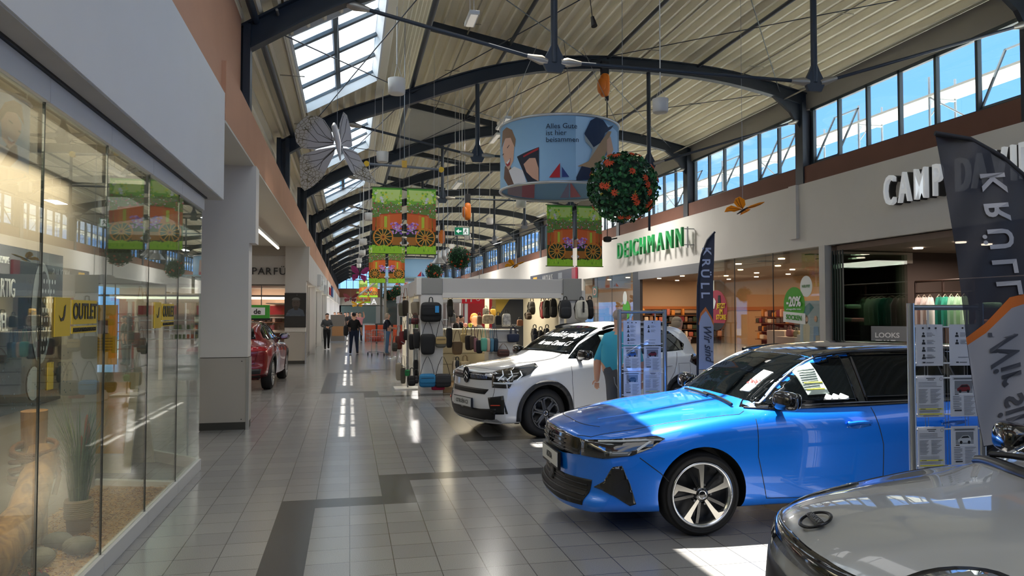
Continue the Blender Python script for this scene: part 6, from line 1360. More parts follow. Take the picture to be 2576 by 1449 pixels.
# carriage banners
BR={'5f9a2e':'7ab43c','a9cf6a':'bfe07a','3f7a24':'4f9a2a','4d6b2c':'6a8a3e','1f2a16':'2c3a1c','7fb52a':'98cc30'}
def brt(c): return tuple(min(.96,1.45*q+.005) for q in hx(c))  # lifts the inks, putting the backlit glow of the cloth into their colour
def carriage(w,h,flip,far=False):
    rnd=random.Random(5); pol=[]; X=lambda a:(w-a*w if flip else a*w); r=lambda pts:[(X(a),b*h) for a,b in pts]
    def dot(c,a,b,q,n=7): pol.append((c,[(X(a)+q*math.cos(2*PI*i/n),b*h+q*math.sin(2*PI*i/n)) for i in range(n)]))
    pol.append(('5f9a2e',r([(0,0),(1,0),(1,1),(0,1)]))); pol.append(('a9cf6a',r([(.1,.8),(.9,.8),(.95,.97),(.15,.96)]))); pol.append(('3f7a24',r([(0,.97),(1,.97),(1,1),(0,1)])))
    N=26 if far else 90
    for i in range(N//2): dot(rnd.choice(['d8d23a','c7e08a','7fb43c','e8e6d8','b9cf3a']),rnd.random(),rnd.uniform(.74,.96),w*rnd.uniform(.02,.05))
    pol.append(('4d6b2c',r([(0,.5),(1,.5),(1,.72),(.7,.76),(.4,.74),(0,.78)])))
    for i in range(N): dot(rnd.choice(['d9d3d9','8a6a9a','c23a4a','e07a5a','6f9a3a','c9546a','3f6a24','efe6e8']),rnd.random(),rnd.uniform(.56,.78),w*rnd.uniform(.012,.03),6)
    pol.append(('1f2a16',r([(0,.1),(1,.1),(1,.4),(0,.4)])))
    pol.append(('b4521e',r([(0,.34),(.10,.34),(.13,.54),(0,.54)]))); pol.append(('c4601f',r([(.13,.33),(.22,.33),(.25,.55),(.14,.55)])))
    pol.append(('d9642a',r([(.24,.37),(1,.37),(1,.60),(.60,.61),(.24,.57)]))); pol.append(('ea7a35',r([(.28,.35),(.37,.35),(.37,.58),(.28,.57)]))); pol.append(('b8c23a',r([(.40,.36),(.50,.36),(.50,.56),(.40,.56)]))); pol.append(('ea7a35',r([(.52,.36),(.60,.36),(.60,.60),(.52,.58)]))); pol.append(('b84a1c',r([(.24,.575),(1,.605),(1,.62),(.24,.59)])))
    for i in range(N//2): dot(rnd.choice(['b07ad0','d09ad8','8a5ab8','e4c8ea','c77ab0']),rnd.uniform(.58,1),rnd.uniform(.30,.47),w*rnd.uniform(.02,.045),6)
    pol.append(('a86a24',r([(.66,.13),(1,.13),(1,.25),(.7,.25)]))); pol.append(('e8d8ea',r([(.92,.16),(1,.13),(1,.19)])))
    cx_,cy_,R=.37*w,.245*h,.345*w
    ring=lambda r0,r1:[(w-cx_ if flip else cx_,cy_)]
    cx2=w-cx_ if flip else cx_
    for i in range(24):
        a=2*PI*i/24;b=2*PI*(i+1)/24
        pol.append(('e08a2c' if i%2 else 'd07a22',[(cx2+R*math.cos(a),cy_+R*math.sin(a)),(cx2+R*math.cos(b),cy_+R*math.sin(b)),(cx2+R*.86*math.cos(b),cy_+R*.86*math.sin(b)),(cx2+R*.86*math.cos(a),cy_+R*.86*math.sin(a))]))
    for i in range(12):
        a=2*PI*i/12+.1; s_,c_=math.sin(a),math.cos(a); q=w*.018
        pol.append(('e69a3c',[(cx2+.12*R*c_-q*s_,cy_+.12*R*s_+q*c_),(cx2+.88*R*c_-q*.7*s_,cy_+.88*R*s_+q*.7*c_),(cx2+.88*R*c_+q*.7*s_,cy_+.88*R*s_-q*.7*c_),(cx2+.12*R*c_+q*s_,cy_+.12*R*s_-q*c_)]))
    pol.append(('b86a22',[(cx2+R*.2*math.cos(2*PI*i/10),cy_+R*.2*math.sin(2*PI*i/10)) for i in range(10)])); pol.append(('3a2414',[(cx2+R*.09*math.cos(2*PI*i/8),cy_+R*.09*math.sin(2*PI*i/8)) for i in range(8)]))
    pol.append(('7fb52a',r([(0,0),(1,0),(1,.10),(.8,.12),(.6,.10),(.4,.125),(.2,.11),(0,.13)])))
    for i in range(N//3): a=rnd.random(); b=rnd.uniform(.03,.11); pol.append((rnd.choice(['a6d23a','5f962a','c2e04a']),r([(a,b),(a+.02,b),(a+.015,b+.04)])))
    return [(brt(BR.get(c,c)),p) for c,p in pol]
def banner(lab,cx_,Y,ztop,h,w,gap,fade=False,far=False):
    t=thing('carriage_banner_pair',lab,'banner',(cx_,Y,ztop),group='flower cart banner pairs')
    for s in (0,1):
        x0=-gap/2-w if s==0 else gap/2
        bn=MB().box(x0,x0+w,-.002,.002,-h,0).build('banner_cloth',M('c4dc8a',.6),t)
        art('print',carriage(w,h,s==1,far),bn,lambda a,b,o,x0=x0:(x0+a,-.003-o*.5,-h+b),step=.0004 if not far else .001,trans=0)
        for z in (0,-h): MB().tube([(x0-.04,0,z),(x0+w+.04,0,z)],.014,6).build('rod',M('5a6b4a',.5),t)
        for x in (x0+.05,x0+w-.05): MB().tube([(x,0,0),(x,0,zroof(cx_)-ztop+.12)],.004,4).build('cord',M('c9c9c9',.4),t)
    return t
for (pl,pr_,yt,yb,Y,lab,far) in ((937,1096,470,640,18.0,'nearest pair of flower cart banners hanging over the left of the aisle',False),(928,1018,617,712,32.6,'second pair of flower cart banners, smaller and behind the first',False),(903,950,705,748,55,'third pair of flower cart banners far down the aisle',True),(897,932,733,762,78,'farthest tiny pair of flower cart banners over the aisle',True),(1376,1514,515,671,19.5,'pair of flower cart banners hanging on the right below the picture drum',False)):
    a=at(pl,yt,Y=Y); b=at(pr_,yb,Y=Y); W_=b.x-a.x; gap=W_*.085 if pl!=937 else W_*.08
    banner(lab,(a.x+b.x)/2,Y,a.z,a.z-b.z,(W_-gap)/2,gap,far=far)
# flower balls
def flower_ball(lab,p,R,n=900,fl=20,seed=1):
    rnd=random.Random(seed); t=thing('flower_ball',lab,'flower ball',p,group='hanging flower balls')
    MB().sph((0,0,0),R*.88,14).build('core',M('12301c',.9),t)
    mb=MB(); gm=[M(c,.45,trans=.15) for c in ('1d4a2a','2c6a38','173a22','3f8048','22583a')]
    def dirv():
        z=rnd.uniform(-1,1); a=rnd.uniform(0,2*PI); s=math.sqrt(1-z*z); return Vector((s*math.cos(a),s*math.sin(a),z))
    for i in range(n):
        d=dirv(); q=d.to_track_quat('Z','Y').to_matrix(); rr=R*rnd.uniform(.88,1.02); l=R*rnd.uniform(.10,.17); w=l*.38; tilt=rnd.uniform(.1,.9); ro=rnd.uniform(0,6.3)
        m=q@Matrix.Rotation(ro,3,'Z')@Matrix.Rotation(-tilt,3,'Y'); mb.use(gm[i%5])
        pts=[(0,0,0),(l*.35,w,.01),(l*.75,w*.7,.01),(l,0,-.01),(l*.75,-w*.7,.01),(l*.35,-w,.01)]
        mb.add([m@Vector(c)+d*rr for c in pts],[(0,1,2,3),(0,3,4,5)])
    mb.build('foliage',parent=t,kind='stuff',fix=False)
    for i in range(fl):
        d=dirv(); 
        if i<int(fl*.75): d.y=-abs(d.y)
        q=d.to_track_quat('Z','Y').to_matrix(); s=R*.13; mb=MB().use(M('cf4a1c',.5,trans=.2))
        for k in range(8):
            m=q@Matrix.Rotation(2*PI*k/8,3,'Z'); mb.add([m@Vector(c)+d*R*1.0 for c in ((0,0,.02),(s*.5,s*.2,.04),(s,0,.02),(s*.5,-s*.2,.04))],[(0,1,2,3)])
        mb.use(M('3a1a10',.6)).sph(d*R*1.03,s*.16,4); mb.build('orange_flower',parent=t,fix=False)
    for i in range(fl):
        d=dirv(); mb=MB().use(M('dfe4e0' if i%3 else 'd9b83a',.6))
        for k in range(5): mb.sph(d*R*1.01+Vector([rnd.uniform(-1,1)*R*.05 for _ in range(3)]),R*.016,3)
        mb.build('blossom_cluster',parent=t,kind='stuff',fix=False)
    MB().tube([(0,0,R*.9),(0,0,hang(p))],.005,4).build('hanging_wire',STEEL,t)
    return t
flower_ball('large leafy ball with orange flowers hanging in front of the picture drum',P3(1567,472,12.3),.60,1500,32)
flower_ball('mid sized flower ball hanging right of the bell lamps',P3(1155,650,24),.37,600,18,3)
flower_ball('smaller flower ball left of the bell lamps above the kiosk',P3(1092,684,31),.36,500,16,4)
flower_ball('dark green flower ball just left of the kiosk roof',P3(1002,737,38),.42,400,14,5)
flower_ball('distant flower ball partly behind the dark green one',P3(978,745,46),.42,300,12,6)
# butterflies
def wing(pts,par,m,vm,veins,fn,nm='wing'):
    w=MB().prism(pts,lambda a,b,o:fn(a,b,o),-.003,.003).build(nm,m,par)
    v=MB()
    for ln in veins: v.tube([fn(a,b,-.004) for a,b in ln],.004,4)
    v.build('wing_veins',vm,w)
    return w
k_=.00105
def Bp(x,y): return ((x-745)*k_,(640-y)*k_)
t=thing('butterfly_ornament','large white paper butterfly with lacy brown veins hanging near the left roof','butterfly',P3(848,363,12.9))
def lace(nt,p):
    tc=nt.nodes.new('ShaderNodeTexCoord'); v=nt.nodes.new('ShaderNodeTexVoronoi'); v.feature='DISTANCE_TO_EDGE'; v.inputs['Scale'].default_value=16; nt.links.new(tc.outputs['Object'],v.inputs['Vector'])
    ln=nt.nodes.new('ShaderNodeVectorMath'); ln.operation='LENGTH'; nt.links.new(tc.outputs['Object'],ln.inputs[0])
    r=nt.nodes.new('ShaderNodeValToRGB'); r.color_ramp.elements[0].position=.03; r.color_ramp.elements[1].position=.07; r.color_ramp.elements[0].color=(*hx('6b5f3e'),1); r.color_ramp.elements[1].color=(*hx('b9b4a8'),1); nt.links.new(v.outputs['Distance'],r.inputs[0])
    g=nt.nodes.new('ShaderNodeMapRange'); g.inputs[1].default_value=.48; g.inputs[2].default_value=.60; nt.links.new(ln.outputs['Value'],g.inputs[0])
    mx=nt.nodes.new('ShaderNodeMixRGB'); nt.links.new(g.outputs[0],mx.inputs[0]); mx.inputs[1].default_value=(*hx('b5b3b4'),1); nt.links.new(r.outputs[0],mx.inputs[2]); nt.links.new(mx.outputs[0],p.inputs['Base Color']); p.inputs['Roughness'].default_value=.7
LC=tex('lace_wing',lace); VM=M('3a3226',.7)
BW=lambda a,b,o:(a,abs(a)*.28+o,b); 
wing([Bp(*q) for q in [(700,560),(640,400),(540,240),(430,165),(250,165),(110,290),(60,450),(90,600),(180,700),(400,720),(690,650)]],t,LC,VM,[[Bp(*q) for q in l] for l in ([(700,600),(560,500),(380,250)],[(700,600),(430,460),(310,280)],[(690,610),(450,600),(220,350)],[(690,620),(400,600),(130,530)],[(690,640),(430,690),(260,690)],[(660,560),(640,420),(520,240)])],BW)
wing([Bp(*q) for q in [(720,680),(450,720),(190,800),(140,860),(170,1330),(230,1400),(350,1340),(520,1180),(700,800)]],t,LC,VM,[[Bp(*q) for q in l] for l in ([(710,700),(400,800),(200,820)],[(710,710),(520,880),(230,940)],[(710,720),(520,900),(450,1060)],[(700,740),(420,1000),(240,1060)],[(230,1100),(400,1200),(300,1300)])],BW)
wing([Bp(*q) for q in [(790,560),(780,300),(840,90),(900,140),(960,350),(990,640),(940,680),(820,640)]],t,LC,VM,[[Bp(*q) for q in l] for l in ([(800,600),(800,360),(840,160)],[(810,600),(870,420),(900,200)],[(820,620),(900,560),(960,560)])],BW)
wing([Bp(*q) for q in [(820,690),(950,690),(1070,740),(1150,880),(1230,980),(1410,1240),(1240,1220),(1050,1160),(960,1040),(870,860)]],t,LC,VM,[[Bp(*q) for q in l] for l in ([(840,710),(1000,740),(1090,780)],[(840,720),(950,840),(1120,880)],[(850,730),(1000,950),(1200,1050)],[(1000,950),(1050,1100),(1300,1180)])],BW)
mb=MB().tube([(-.05,-.02,.36),(-.05,-.03,.30),(-.01,-.03,.14),(.02,-.02,.02),(.03,0,-.10),(.06,0,-.28)],[.02,.05,.055,.05,.035,.012],12).build('body',M('c2c2c4',.6),t)
MB().tube([(0,0,.3),(.05,0,zroof(0)-5)],.004,4).build('hanging_wire',STEEL,t) if False else None
MB().tube([(0,0,.2),(0,0,hang(t.location))],.004,4).build('hanging_wire',STEEL,t)
def butterfly(lab,p,sz,col,rot,dark='1a1414'):
    t=thing('butterfly_ornament',lab,'butterfly',p,rot=rot); m=M(col,.6,trans=.35)
    for s in (-1,1):
        f=lambda a,b,o,s=s:(s*a*sz,abs(a)*sz*.25+o,b*sz)
        wing([(.05,.1),(.2,.5),(.55,.85),(.95,.9),(1.0,.6),(.8,.2),(.4,.02)],t,m,M(dark,.6),[[(.05,.08),(.5,.4),(.95,.8)],[(.05,.06),(.5,.25),(.95,.55)]],f)
        wing([(.05,.02),(.4,-.02),(.75,-.1),(.8,-.45),(.6,-.9),(.45,-.6),(.2,-.5)],t,m,M(dark,.6),[[(.05,0),(.4,-.2),(.7,-.4)],[(.05,-.02),(.3,-.4),(.55,-.8)]],f)
    MB().tube([(0,-.02,.4*sz),(0,-.02,0),(0,-.02,-.5*sz)],[.03*sz,.07*sz,.03*sz],8).build('body',M(dark,.6),t)
    MB().tube([(0,-.02,0),(Euler(rot).to_matrix().inverted()@Vector((0,0,hang(p))))],.004,4).build('hanging_wire',STEEL,t)
butterfly('yellow orange butterfly hanging in front of the right white fascia',P3(1868,527,12),.30,'f0ae1c',(1.25,.1,.2))
butterfly('yellow butterfly hanging above the kiosk roof',P3(1292,668,20),.25,'f0b81c',(1.2,.1,.3))
butterfly('magenta butterfly hanging over the far left of the aisle',P3(905,690,30),.36,'b03a82',(0,.1,.1))
butterfly('small red butterfly hanging near the far end',P3(882,752,60),.6,'7a2a34',(.9,0,.1)); butterfly('small yellow butterfly hanging far over the aisle, beside the farthest banners',P3(900,768,62),.55,'d9a816',(1.1,0,.1))
# pot lamps, hoists, bell lamps, exit sign
for i,(x,y,Y,r,lab) in enumerate([(998,217,13.3,.16,'nearest white pot lamp on chains, above the aisle left of centre'),(962,395,18.3,.15,'white pot lamp just above the first pair of banners'),(1661,266,13.5,.16,'white pot lamp under the right roof, right of the orange hoist'),(928,545,25,.15,'white pot lamp at the left edge of the first banners'),(1232,556,30,.15,'white pot lamp in the middle distance right of the exit sign'),(1311,511,21,.15,'white pot lamp just below the left rim of the drum'),(914,608,31,.15,'white pot lamp left of the second banner pair'),(912,636,37,.15,'white pot lamp lower left of the second banner pair'),(904,655,43,.15,'distant white pot lamp above the magenta butterfly'),(1176,595,33,.15,'white pot lamp just below the exit sign'),(1137,620,40,.15,'distant white pot lamp between the flower balls'),(903,668,50,.15,'farthest white pot lamp near the magenta butterfly')]):
    p=P3(x,y,Y); t=thing('pot_lamp',lab,'lamp',(p[0],p[1],p[2]-r*.9),group='white pot lamps'); pm=M('d9d6d0',.5)
    MB().lathe([(.001,.0),(r*.82,0),(r*.95,.02),(r,r*1.7),(r*.95,r*1.72),(.001,r*1.72)],24).build('shade',pm,t)
    for a in (0,2.1,4.2): MB().tube([(r*.7*math.cos(a),r*.7*math.sin(a),r*1.7),(0,0,r*3.4)],.004,4).build('chain',pm,t)
    MB().tube([(0,0,r*3.4),(0,0,max(.5,hang(p)))],.012,6).build('rod',pm,t)
    if i in (0,2): 
        l=lamp('SPOT',(p[0],p[1],p[2]-.2),90,(1,.95,.88),.12,2.2,rot=(0,0,0),name='pot_light')
for i,(x,y,Y,lab) in enumerate([(1521,205,18.2,'large orange chain hoist hanging from the roof arch right of centre'),(1176,525,25.6,'smaller orange chain hoist farther back, above the exit sign'),(1112,590,33,'distant orange chain hoist above the bell lamps')]):
    p=P3(x,y,Y); t=thing('chain_hoist',lab,'hoist',p,group='orange chain hoists'); OR=M('d9741a',.5)
    MB().rbox((0,0,-.1),(.24,.26,.62),0,pz=3.5).build('housing',OR,t); MB().rbox((-.08,0,-.12),(.22,.30,.42),0,pz=2.5).build('drum_cover',OR,t)
    MB().box(-.1,.1,-.06,.06,.18,.52).build('bracket',BLK,t); MB().tube([(.06,0,-.38),(.06,0,-.5)],.05,10).build('cable_guide',BLK,t); MB().tube([(.07,0,-.4),(.07,0,-1.0-.1*i)],.012,6).build('cable',BLK,t)
for i,(x,y,Y) in enumerate(((1103,663,27),(1115,659,27.4),(1126,655,27.8))):
    p=P3(x,y,Y); t=thing('bell_lamp','grey metal bell lamp above the kiosk, %s of the cluster of three'%['leftmost','middle one','rightmost'][i],'lamp',p,group='cluster of bell lamps')
    MB().lathe([(.27,0),(.255,.03),(.15,.16),(.10,.22),(.085,.42),(.05,.46),(.001,.46)],24).build('shade',M('a9abad',.35,metal=.5),t); MB().tube([(0,0,.46),(0,0,hang(p))],.012,5).build('rod',STEEL,t); MB().sph((0,0,.08),.07,6).build('bulb',M('f2ead8',.5),t)
t=thing('exit_sign','green emergency exit sign with white arrow and running figure hanging over the aisle','sign',P3(1162,582,22.5)); 
MB().box(-.24,.24,-.03,.03,-.13,.13).build('case',M('d9dcd8',.5),t); MB().box(-.22,.22,-.036,-.03,-.11,.11).build('face',M('0c7a52',.5,emit=.25),t)
WH=M('f2f5f2',.5,emit=.3); MB().prism([(-.19,0),(-.10,.07),(-.10,.02),(-.02,.02),(-.02,-.02),(-.10,-.02),(-.10,-.07)],lambda a,b,o:(a,-.037-o,b),0,.003).build('arrow',WH,t)
MB().box(.03,.20,-.038,-.036,-.10,.10).build('door_panel',WH,t); mb=MB(); mb.sph((.12,-.042,.065),.016,5); mb.tube([(.12,-.042,.05),(.10,-.042,.0),(.06,-.042,-.03),(.05,-.042,-.08)],.010,5); mb.tube([(.10,-.042,0),(.14,-.042,-.03),(.15,-.042,-.085)],.010,5); mb.tube([(.07,-.042,.02),(.10,-.042,.04),(.15,-.042,.02)],.008,5); mb.build('running_figure',M('0c7a52',.5),t)
MB().tube([(0,0,.13),(0,0,hang(t.location))],.01,5).build('rod',M('d0d0cc',.5),t)
a=Vector(P3(922,412,15)); b=Vector(P3(1110,427,15)); t=thing('spreader_bar','grey spreader bar with round yellow ends hanging under the roof','bar',a); d=b-a
MB().tube([(0,0,0),d],.025,8).build('bar',M('6a7078',.4),t)
for q in (Vector((0,0,0)),d): MB().tube([q+Vector((0,-.03,0)),q+Vector((0,.03,0))],.055,16).build('end_disc',M('e0b41c',.5),t)
MB().tube([d*.5,d*.5+Vector((0,0,hang(a+d*.5)))],.008,4).build('hanging_wire',STEEL,t); MB().box(d.x*.5-.05,d.x*.5+.05,-.04,.04,d.z*.5-.02,d.z*.5+.12).build('clevis',M('b9923a',.4,metal=.6),t)
t=thing('projector','small dark loudspeaker projecting from the right fascia above the banners','loudspeaker',P3(1528,602,19)); MB().rbox((0,0,0),(.22,.2,.16),0,pz=3).build('case',BLK,t); MB().tube([(0,0,.05),(0,0,hang(t.location))],.012,5).build('rod',BLK,t); MB().tube([(.1,0,0),(.28,0,.04)],.02,6).build('arm',BLK,t)
t=thing('drop_pole','thin dark vertical pole in front of the right wall beside the flower ball','pole',(7.85,18.4,0)); MB().tube([(0,0,3.9),(0,0,5.6)],.035,8).build('pole',DK2,t)
for (x,y,Y,lab) in ((1490,57,12,'small black spotlight hanging from the roof near the top centre'),):
    t=thing('spotlight',lab,'lamp',P3(x,y,Y)); MB().tube([(0,0,.1),(.02,-.05,-.08)],[.03,.055],12).build('head',BLK,t); MB().tube([(0,0,.1),(-.1,0,.9)],.008,4).build('cord',BLK,t)
# ================================================================ PEOPLE
def person(lab,x,y,rz,sc=1,skin='d6a488',hair='6b4a32',top='1b1c20',leg='2a3347',shoe='2a2624',sleeve='short',arms=None,lean=0,headtilt=0,hairlen=0,cap=None,z0=0,legs=None,belly=0,face=True):
    t=thing('person',lab,'person',(x,y,z0),rz); t.scale=(sc,)*3
    A=arms or {-1:[(-.235,.02,1.15),(-.25,-.04,.92)],1:[(.235,.02,1.15),(.25,-.04,.92)]}
    Lg=legs or {-1:[(-.10,-.01,.50),(-.10,.02,.09)],1:[(.10,-.01,.50),(.10,.02,.09)]}
    V=[];E=[];Rr=[];tg=[]
    def v(p,r,tag_,par=None):
        V.append(p); Rr.append(tuple(1.22*q for q in (r if isinstance(r,tuple) else (r,r)))); tg.append(tag_)
        if par is not None: E.append((par,len(V)-1))
        return len(V)-1
    ly=-lean
    pel=v((0,0,.96),(.155,.12),'leg'); wa=v((0,ly*.3,1.10),(.14+belly,.115+belly),'top',pel); ch=v((0,ly*.7,1.30),(.17+belly*.5,.12+belly*.6),'top',wa); ck=v((0,ly,1.42),(.13,.09),'top',ch); nk=v((0,ly-.01,1.50),.055,'skin',ck)
    h1=v((0,ly-.02-headtilt*.3,1.585),(.072,.082),'skin',nk); h2=v((0,ly-.03-headtilt,1.67),(.078,.095),'skin',h1); h3=v((0,ly-.02-headtilt,1.73),(.055,.07),'skin',h2)
    for s in (-1,1):
        sh=v((s*.165,ly,1.405),.062,'top',ck); e=v(A[s][0],.046,'top',sh); m_=tuple((a+b)/2 for a,b in zip(A[s][0],A[s][1])); q=v(m_,.042,'arm',e); w=v(A[s][1],.030,'arm',q)
        d=(Vector(A[s][1])-Vector(A[s][0])).normalized(); v(tuple(Vector(A[s][1])+d*.05),(.036,.022),'hand',w)
        hp=v((s*.09,0,.88),.098,'leg',pel); k=v(Lg[s][0],.066,'leg',hp); an=v(Lg[s][1],.045,'leg',k); v((Lg[s][1][0]+s*.01,Lg[s][1][1]-.14,Lg[s][1][2]-.045),(.044,.035),'shoe',an); v((Lg[s][1][0],Lg[s][1][1]+.03,Lg[s][1][2]-.05),.036,'shoe',an)
    me=bpy.data.meshes.new('body'); me.from_pydata(V,E,[]); ob=bpy.data.objects.new('body',me); COL.objects.link(ob)
    m=ob.modifiers.new('s','SKIN'); m.use_smooth_shade=True; ob.modifiers.new('ss','SUBSURF').levels=2
    for i,sv in enumerate(me.skin_vertices[0].data): sv.radius=Rr[i]; sv.use_root=(i==0)
    dg=bpy.context.evaluated_depsgraph_get(); dg.update(); nm=bpy.data.meshes.new_from_object(ob.evaluated_get(dg)); ob.modifiers.clear(); ob.data=nm; ob.parent=t
    mats=[M(skin,.55),M(top,.85),M(leg,.85),M(shoe,.6)]
    for q in mats: nm.materials.append(q)
    segs=[(Vector(V[a]),Vector(V[b]),tg[b],tg[a]) for a,b in E]
    for p in nm.polygons:
        c=p.center; best=1e9;bt='top'
        for a,b,g,g0 in segs:
            ab=b-a; u=max(0,min(1,(c-a).dot(ab)/ab.length_squared)); dd=(c-(a+ab*u)).length
            if dd<best: best=dd; bt=(g if u>.35 or g in('arm',) else g0); 
        if bt=='arm': bt='top' if sleeve=='long' else ('skin' if c.z<1.2 or sleeve=='short' else 'top')
        if bt=='top' and sleeve=='short' and abs(c.x)>.2 and c.z<1.2 and arms is None: bt='skin'
        p.material_index={'skin':0,'hand':0,'top':1,'leg':2,'shoe':3}[bt]; p.use_smooth=True
    hc=Vector((0,ly-.02-headtilt,1.66))
    if cap: 
        MB().sph(hc+Vector((0,.005,.045)),.105,8,(.92,1.05,.75)).build('cap',M(cap,.8),t); MB().rbox(hc+Vector((0,-.12,.05)),(.13,.10,.015),0,pz=3).build('cap_brim',M(cap,.8),t)
    mb=MB(); 
    if not cap: mb.sph(hc+Vector((0,.022,.040)),.100,8,(.94,1.02,.86))
    else: mb.sph(hc+Vector((0,.035,.0)),.088,8,(.94,.9,.8))
    if hairlen: mb.sph(hc+Vector((0,.04,-.02)),.108,8,(1,.88,1.0+hairlen))
    mb.build('hair',M(hair,.8,bump=.6,bs=60),t)
    if face:
        for s in (-1,1):
            MB().sph(hc+Vector((s*.030,-.078,.010)),.011,5).build('eye',M('201815',.3),t); MB().sph(hc+Vector((s*.080,0,-.005)),.020,5,(.5,1,1.3)).build('ear',M(skin,.55),t)
            MB().tube([hc+Vector((s*.045,-.082,.032)),hc+Vector((s*.015,-.090,.034))],.004,5).build('eyebrow',M(hair,.8),t)
        MB().tube([hc+Vector((0,-.088,.012)),hc+Vector((0,-.108,-.020)),hc+Vector((0,-.088,-.026))],[.007,.012,.008],6).build('nose',M(skin,.55),t)
        MB().rbox(hc+Vector((0,-.084,-.048)),(.045,.014,.011),0,pz=3).build('mouth',M('a3544c',.5),t)
    for s in (-1,1):
        w=Vector(A[s][1]); d=(w-Vector(A[s][0])).normalized(); sd=d.cross(Vector((0,1,0.2))); sd=sd.normalized() if sd.length>.1 else Vector((1,0,0)); nn=d.cross(sd)
        mb=MB(); base=w+d*.075; 
        for i,ln in enumerate((.062,.072,.068,.052)):
            o=base+sd*(.024-.016*i); mb.tube([o-d*.02,o+d*ln*.5,o+d*ln*.85+nn*.014*s,o+d*ln+nn*.03*s],[.0095,.009,.008,.0065],6)
        o=w+d*.03+sd*.03; mb.tube([o,o+sd*.022+d*.025,o+sd*.026+d*.055],[.012,.010,.008],6); mb.build('fingers',M(skin,.55),t,kind=None)
    return t
SC_=.93
t=person('man seen from behind in black t-shirt, dark jeans and black cap walking down the aisle',.20,30.9,PI,.95,hair='3a2e26',cap='141416',top='101114',leg='1b2740',belly=.02,legs={-1:[(-.13,-.03,.50),(-.15,.03,.09)],1:[(.12,-.03,.50),(.14,.03,.09)]},arms={-1:[(-.29,.0,1.16),(-.33,-.07,.93)],1:[(.26,.0,1.16),(.27,-.02,.93)]},face=False)
b=thing('shoulder_bag','black shoulder bag hanging at the left side of the man in the cap','bag',(-.12,30.8,1.25)); MB().rbox((0,0,-.30),(.20,.24,.42),0,pz=4).build('bag_body',M('17181a',.7),b); MB().tube([(.1,.0,.15),(0,0,-.1)],.014,6).build('strap',BLK,b)
t=person('man in grey sweater and dark trousers walking toward the camera looking at his phone',-.99,34.9,.15,.93,hair='2a211c',top='4b4d50',leg='16161a',sleeve='long',headtilt=.06,lean=.03,arms={-1:[(-.27,-.02,1.16),(-.07,-.26,1.10)],1:[(.27,-.02,1.16),(.07,-.26,1.10)]},legs={-1:[(-.09,-.10,.50),(-.09,-.12,.09)],1:[(.09,.0,.50),(.09,.12,.11)]})
MB().rbox((0,0,0),(.07,.012,.13),0,pz=6,rot=(.6,0,0)).build('phone',BLK,None,'dark phone held by the man in the grey sweater','phone').location=(-.96,34.62,1.06)
t=person('grey haired woman in dark vest and light jeans standing sideways at the far kiosk',1.51,30.2,PI/2,.94,hair='b3a48f',hairlen=.15,top='1b2030',leg='5c7fa6',shoe='8a8884',belly=.05,skin='dcae96',arms={-1:[(-.24,-.05,1.18),(-.18,-.30,1.12)],1:[(.24,-.05,1.18),(.18,-.30,1.12)]})
p=at(1563,812,Y=9.0)
t=person('man in turquoise t-shirt and grey trousers standing behind the first information stand',p.x-.02,9.0,PI*.80,.99,skin='d3a083',hair='a9988a',top='3fa9c4',leg='55585e',belly=.09,arms={-1:[(-.27,.03,1.12),(-.26,-.04,.88)],1:[(.30,.02,1.12),(.32,-.02,.86)]})
MB().tube([(-.04,0,0),(-.03,-.01,-.08),(0,0,-.12),(.03,0,-.2)],.006,6).build('key_chain',CHR,None,'small chrome key chain at the hip of the man in turquoise','key chain').location=(p.x-.11,8.88,.90)
p=at(1703,830,Y=12.6)
person('short haired blonde woman seen in profile behind the rear of the white car',p.x,12.6,PI*.55,.92,hair='a8957a',hairlen=.05,top='b58a76',leg='2a2a2e',skin='cf9c84',arms={-1:[(-.24,-.05,1.18),(-.10,-.22,1.28)],1:[(.24,-.05,1.18),(.10,-.22,1.30)]})
p=at(1193,800,Y=17.95)
person('smiling saleswoman with orange hair behind the kiosk counter',p.x,17.95,.1,.95,hair='c9803c',hairlen=.1,top='3a3c44',leg='222228',skin='d9a081')
rnd=random.Random(4)
for (px_,Y,top,leg,hair,lab,rz) in ((905,44,'c98a92','1b1c20','4a3a30','woman in pink top raising a hand in the distant crowd',.2),(868,52,'17181a','1b1c20','2a2320','man in black shirt in the middle of the distant crowd',.1),(858,49,'1f2024','2a3347','5a4636','person in dark jacket beside the distant banner stand',PI),(851,54,'5a6a7a','2a3347','6b4a32','person in grey blue top in the distant crowd',.6),(876,57,'2b2b30','1b1c20','3a2a20','person in charcoal top at the rear of the distant crowd',-.4),(897,50,'1a1a1e','1f2430','1f1a18','person in black top right of the centre of the distant crowd',.3),(842,56,'c46a7a','2a2a2e','8a6a4a','person in rose top at the left edge of the distant crowd',.5),(885,60,'8a7a6a','2f3440','b8a890','person in beige top far behind the man in the cap',0),(831,62,'2e3238','22242a','5a4a3a','person in dark top farthest left along the shop fronts',.2)):
    p=at(px_,784,Y=Y); ar=None
    if 'raising' in lab: ar={-1:[(-.24,.0,1.16),(-.24,-.05,.94)],1:[(.26,-.08,1.48),(.20,-.2,1.72)]}
    person(lab,p.x,Y,rz,.95,hair=hair,top=top,leg=leg,arms=ar)
for (px_,Y,top,hair,lab) in ((1148,25.5,'2a2622','4a3626','seated looking customer in dark brown top seen through the left kiosk opening'),(1160,26,'15161a','1f1a18','customer in black top seen through the kiosk in front of the red wall')):
    p=at(px_,784,Y=Y); person(lab.replace('seated looking ',''),p.x,Y,1.2,.9,hair=hair,top=top)
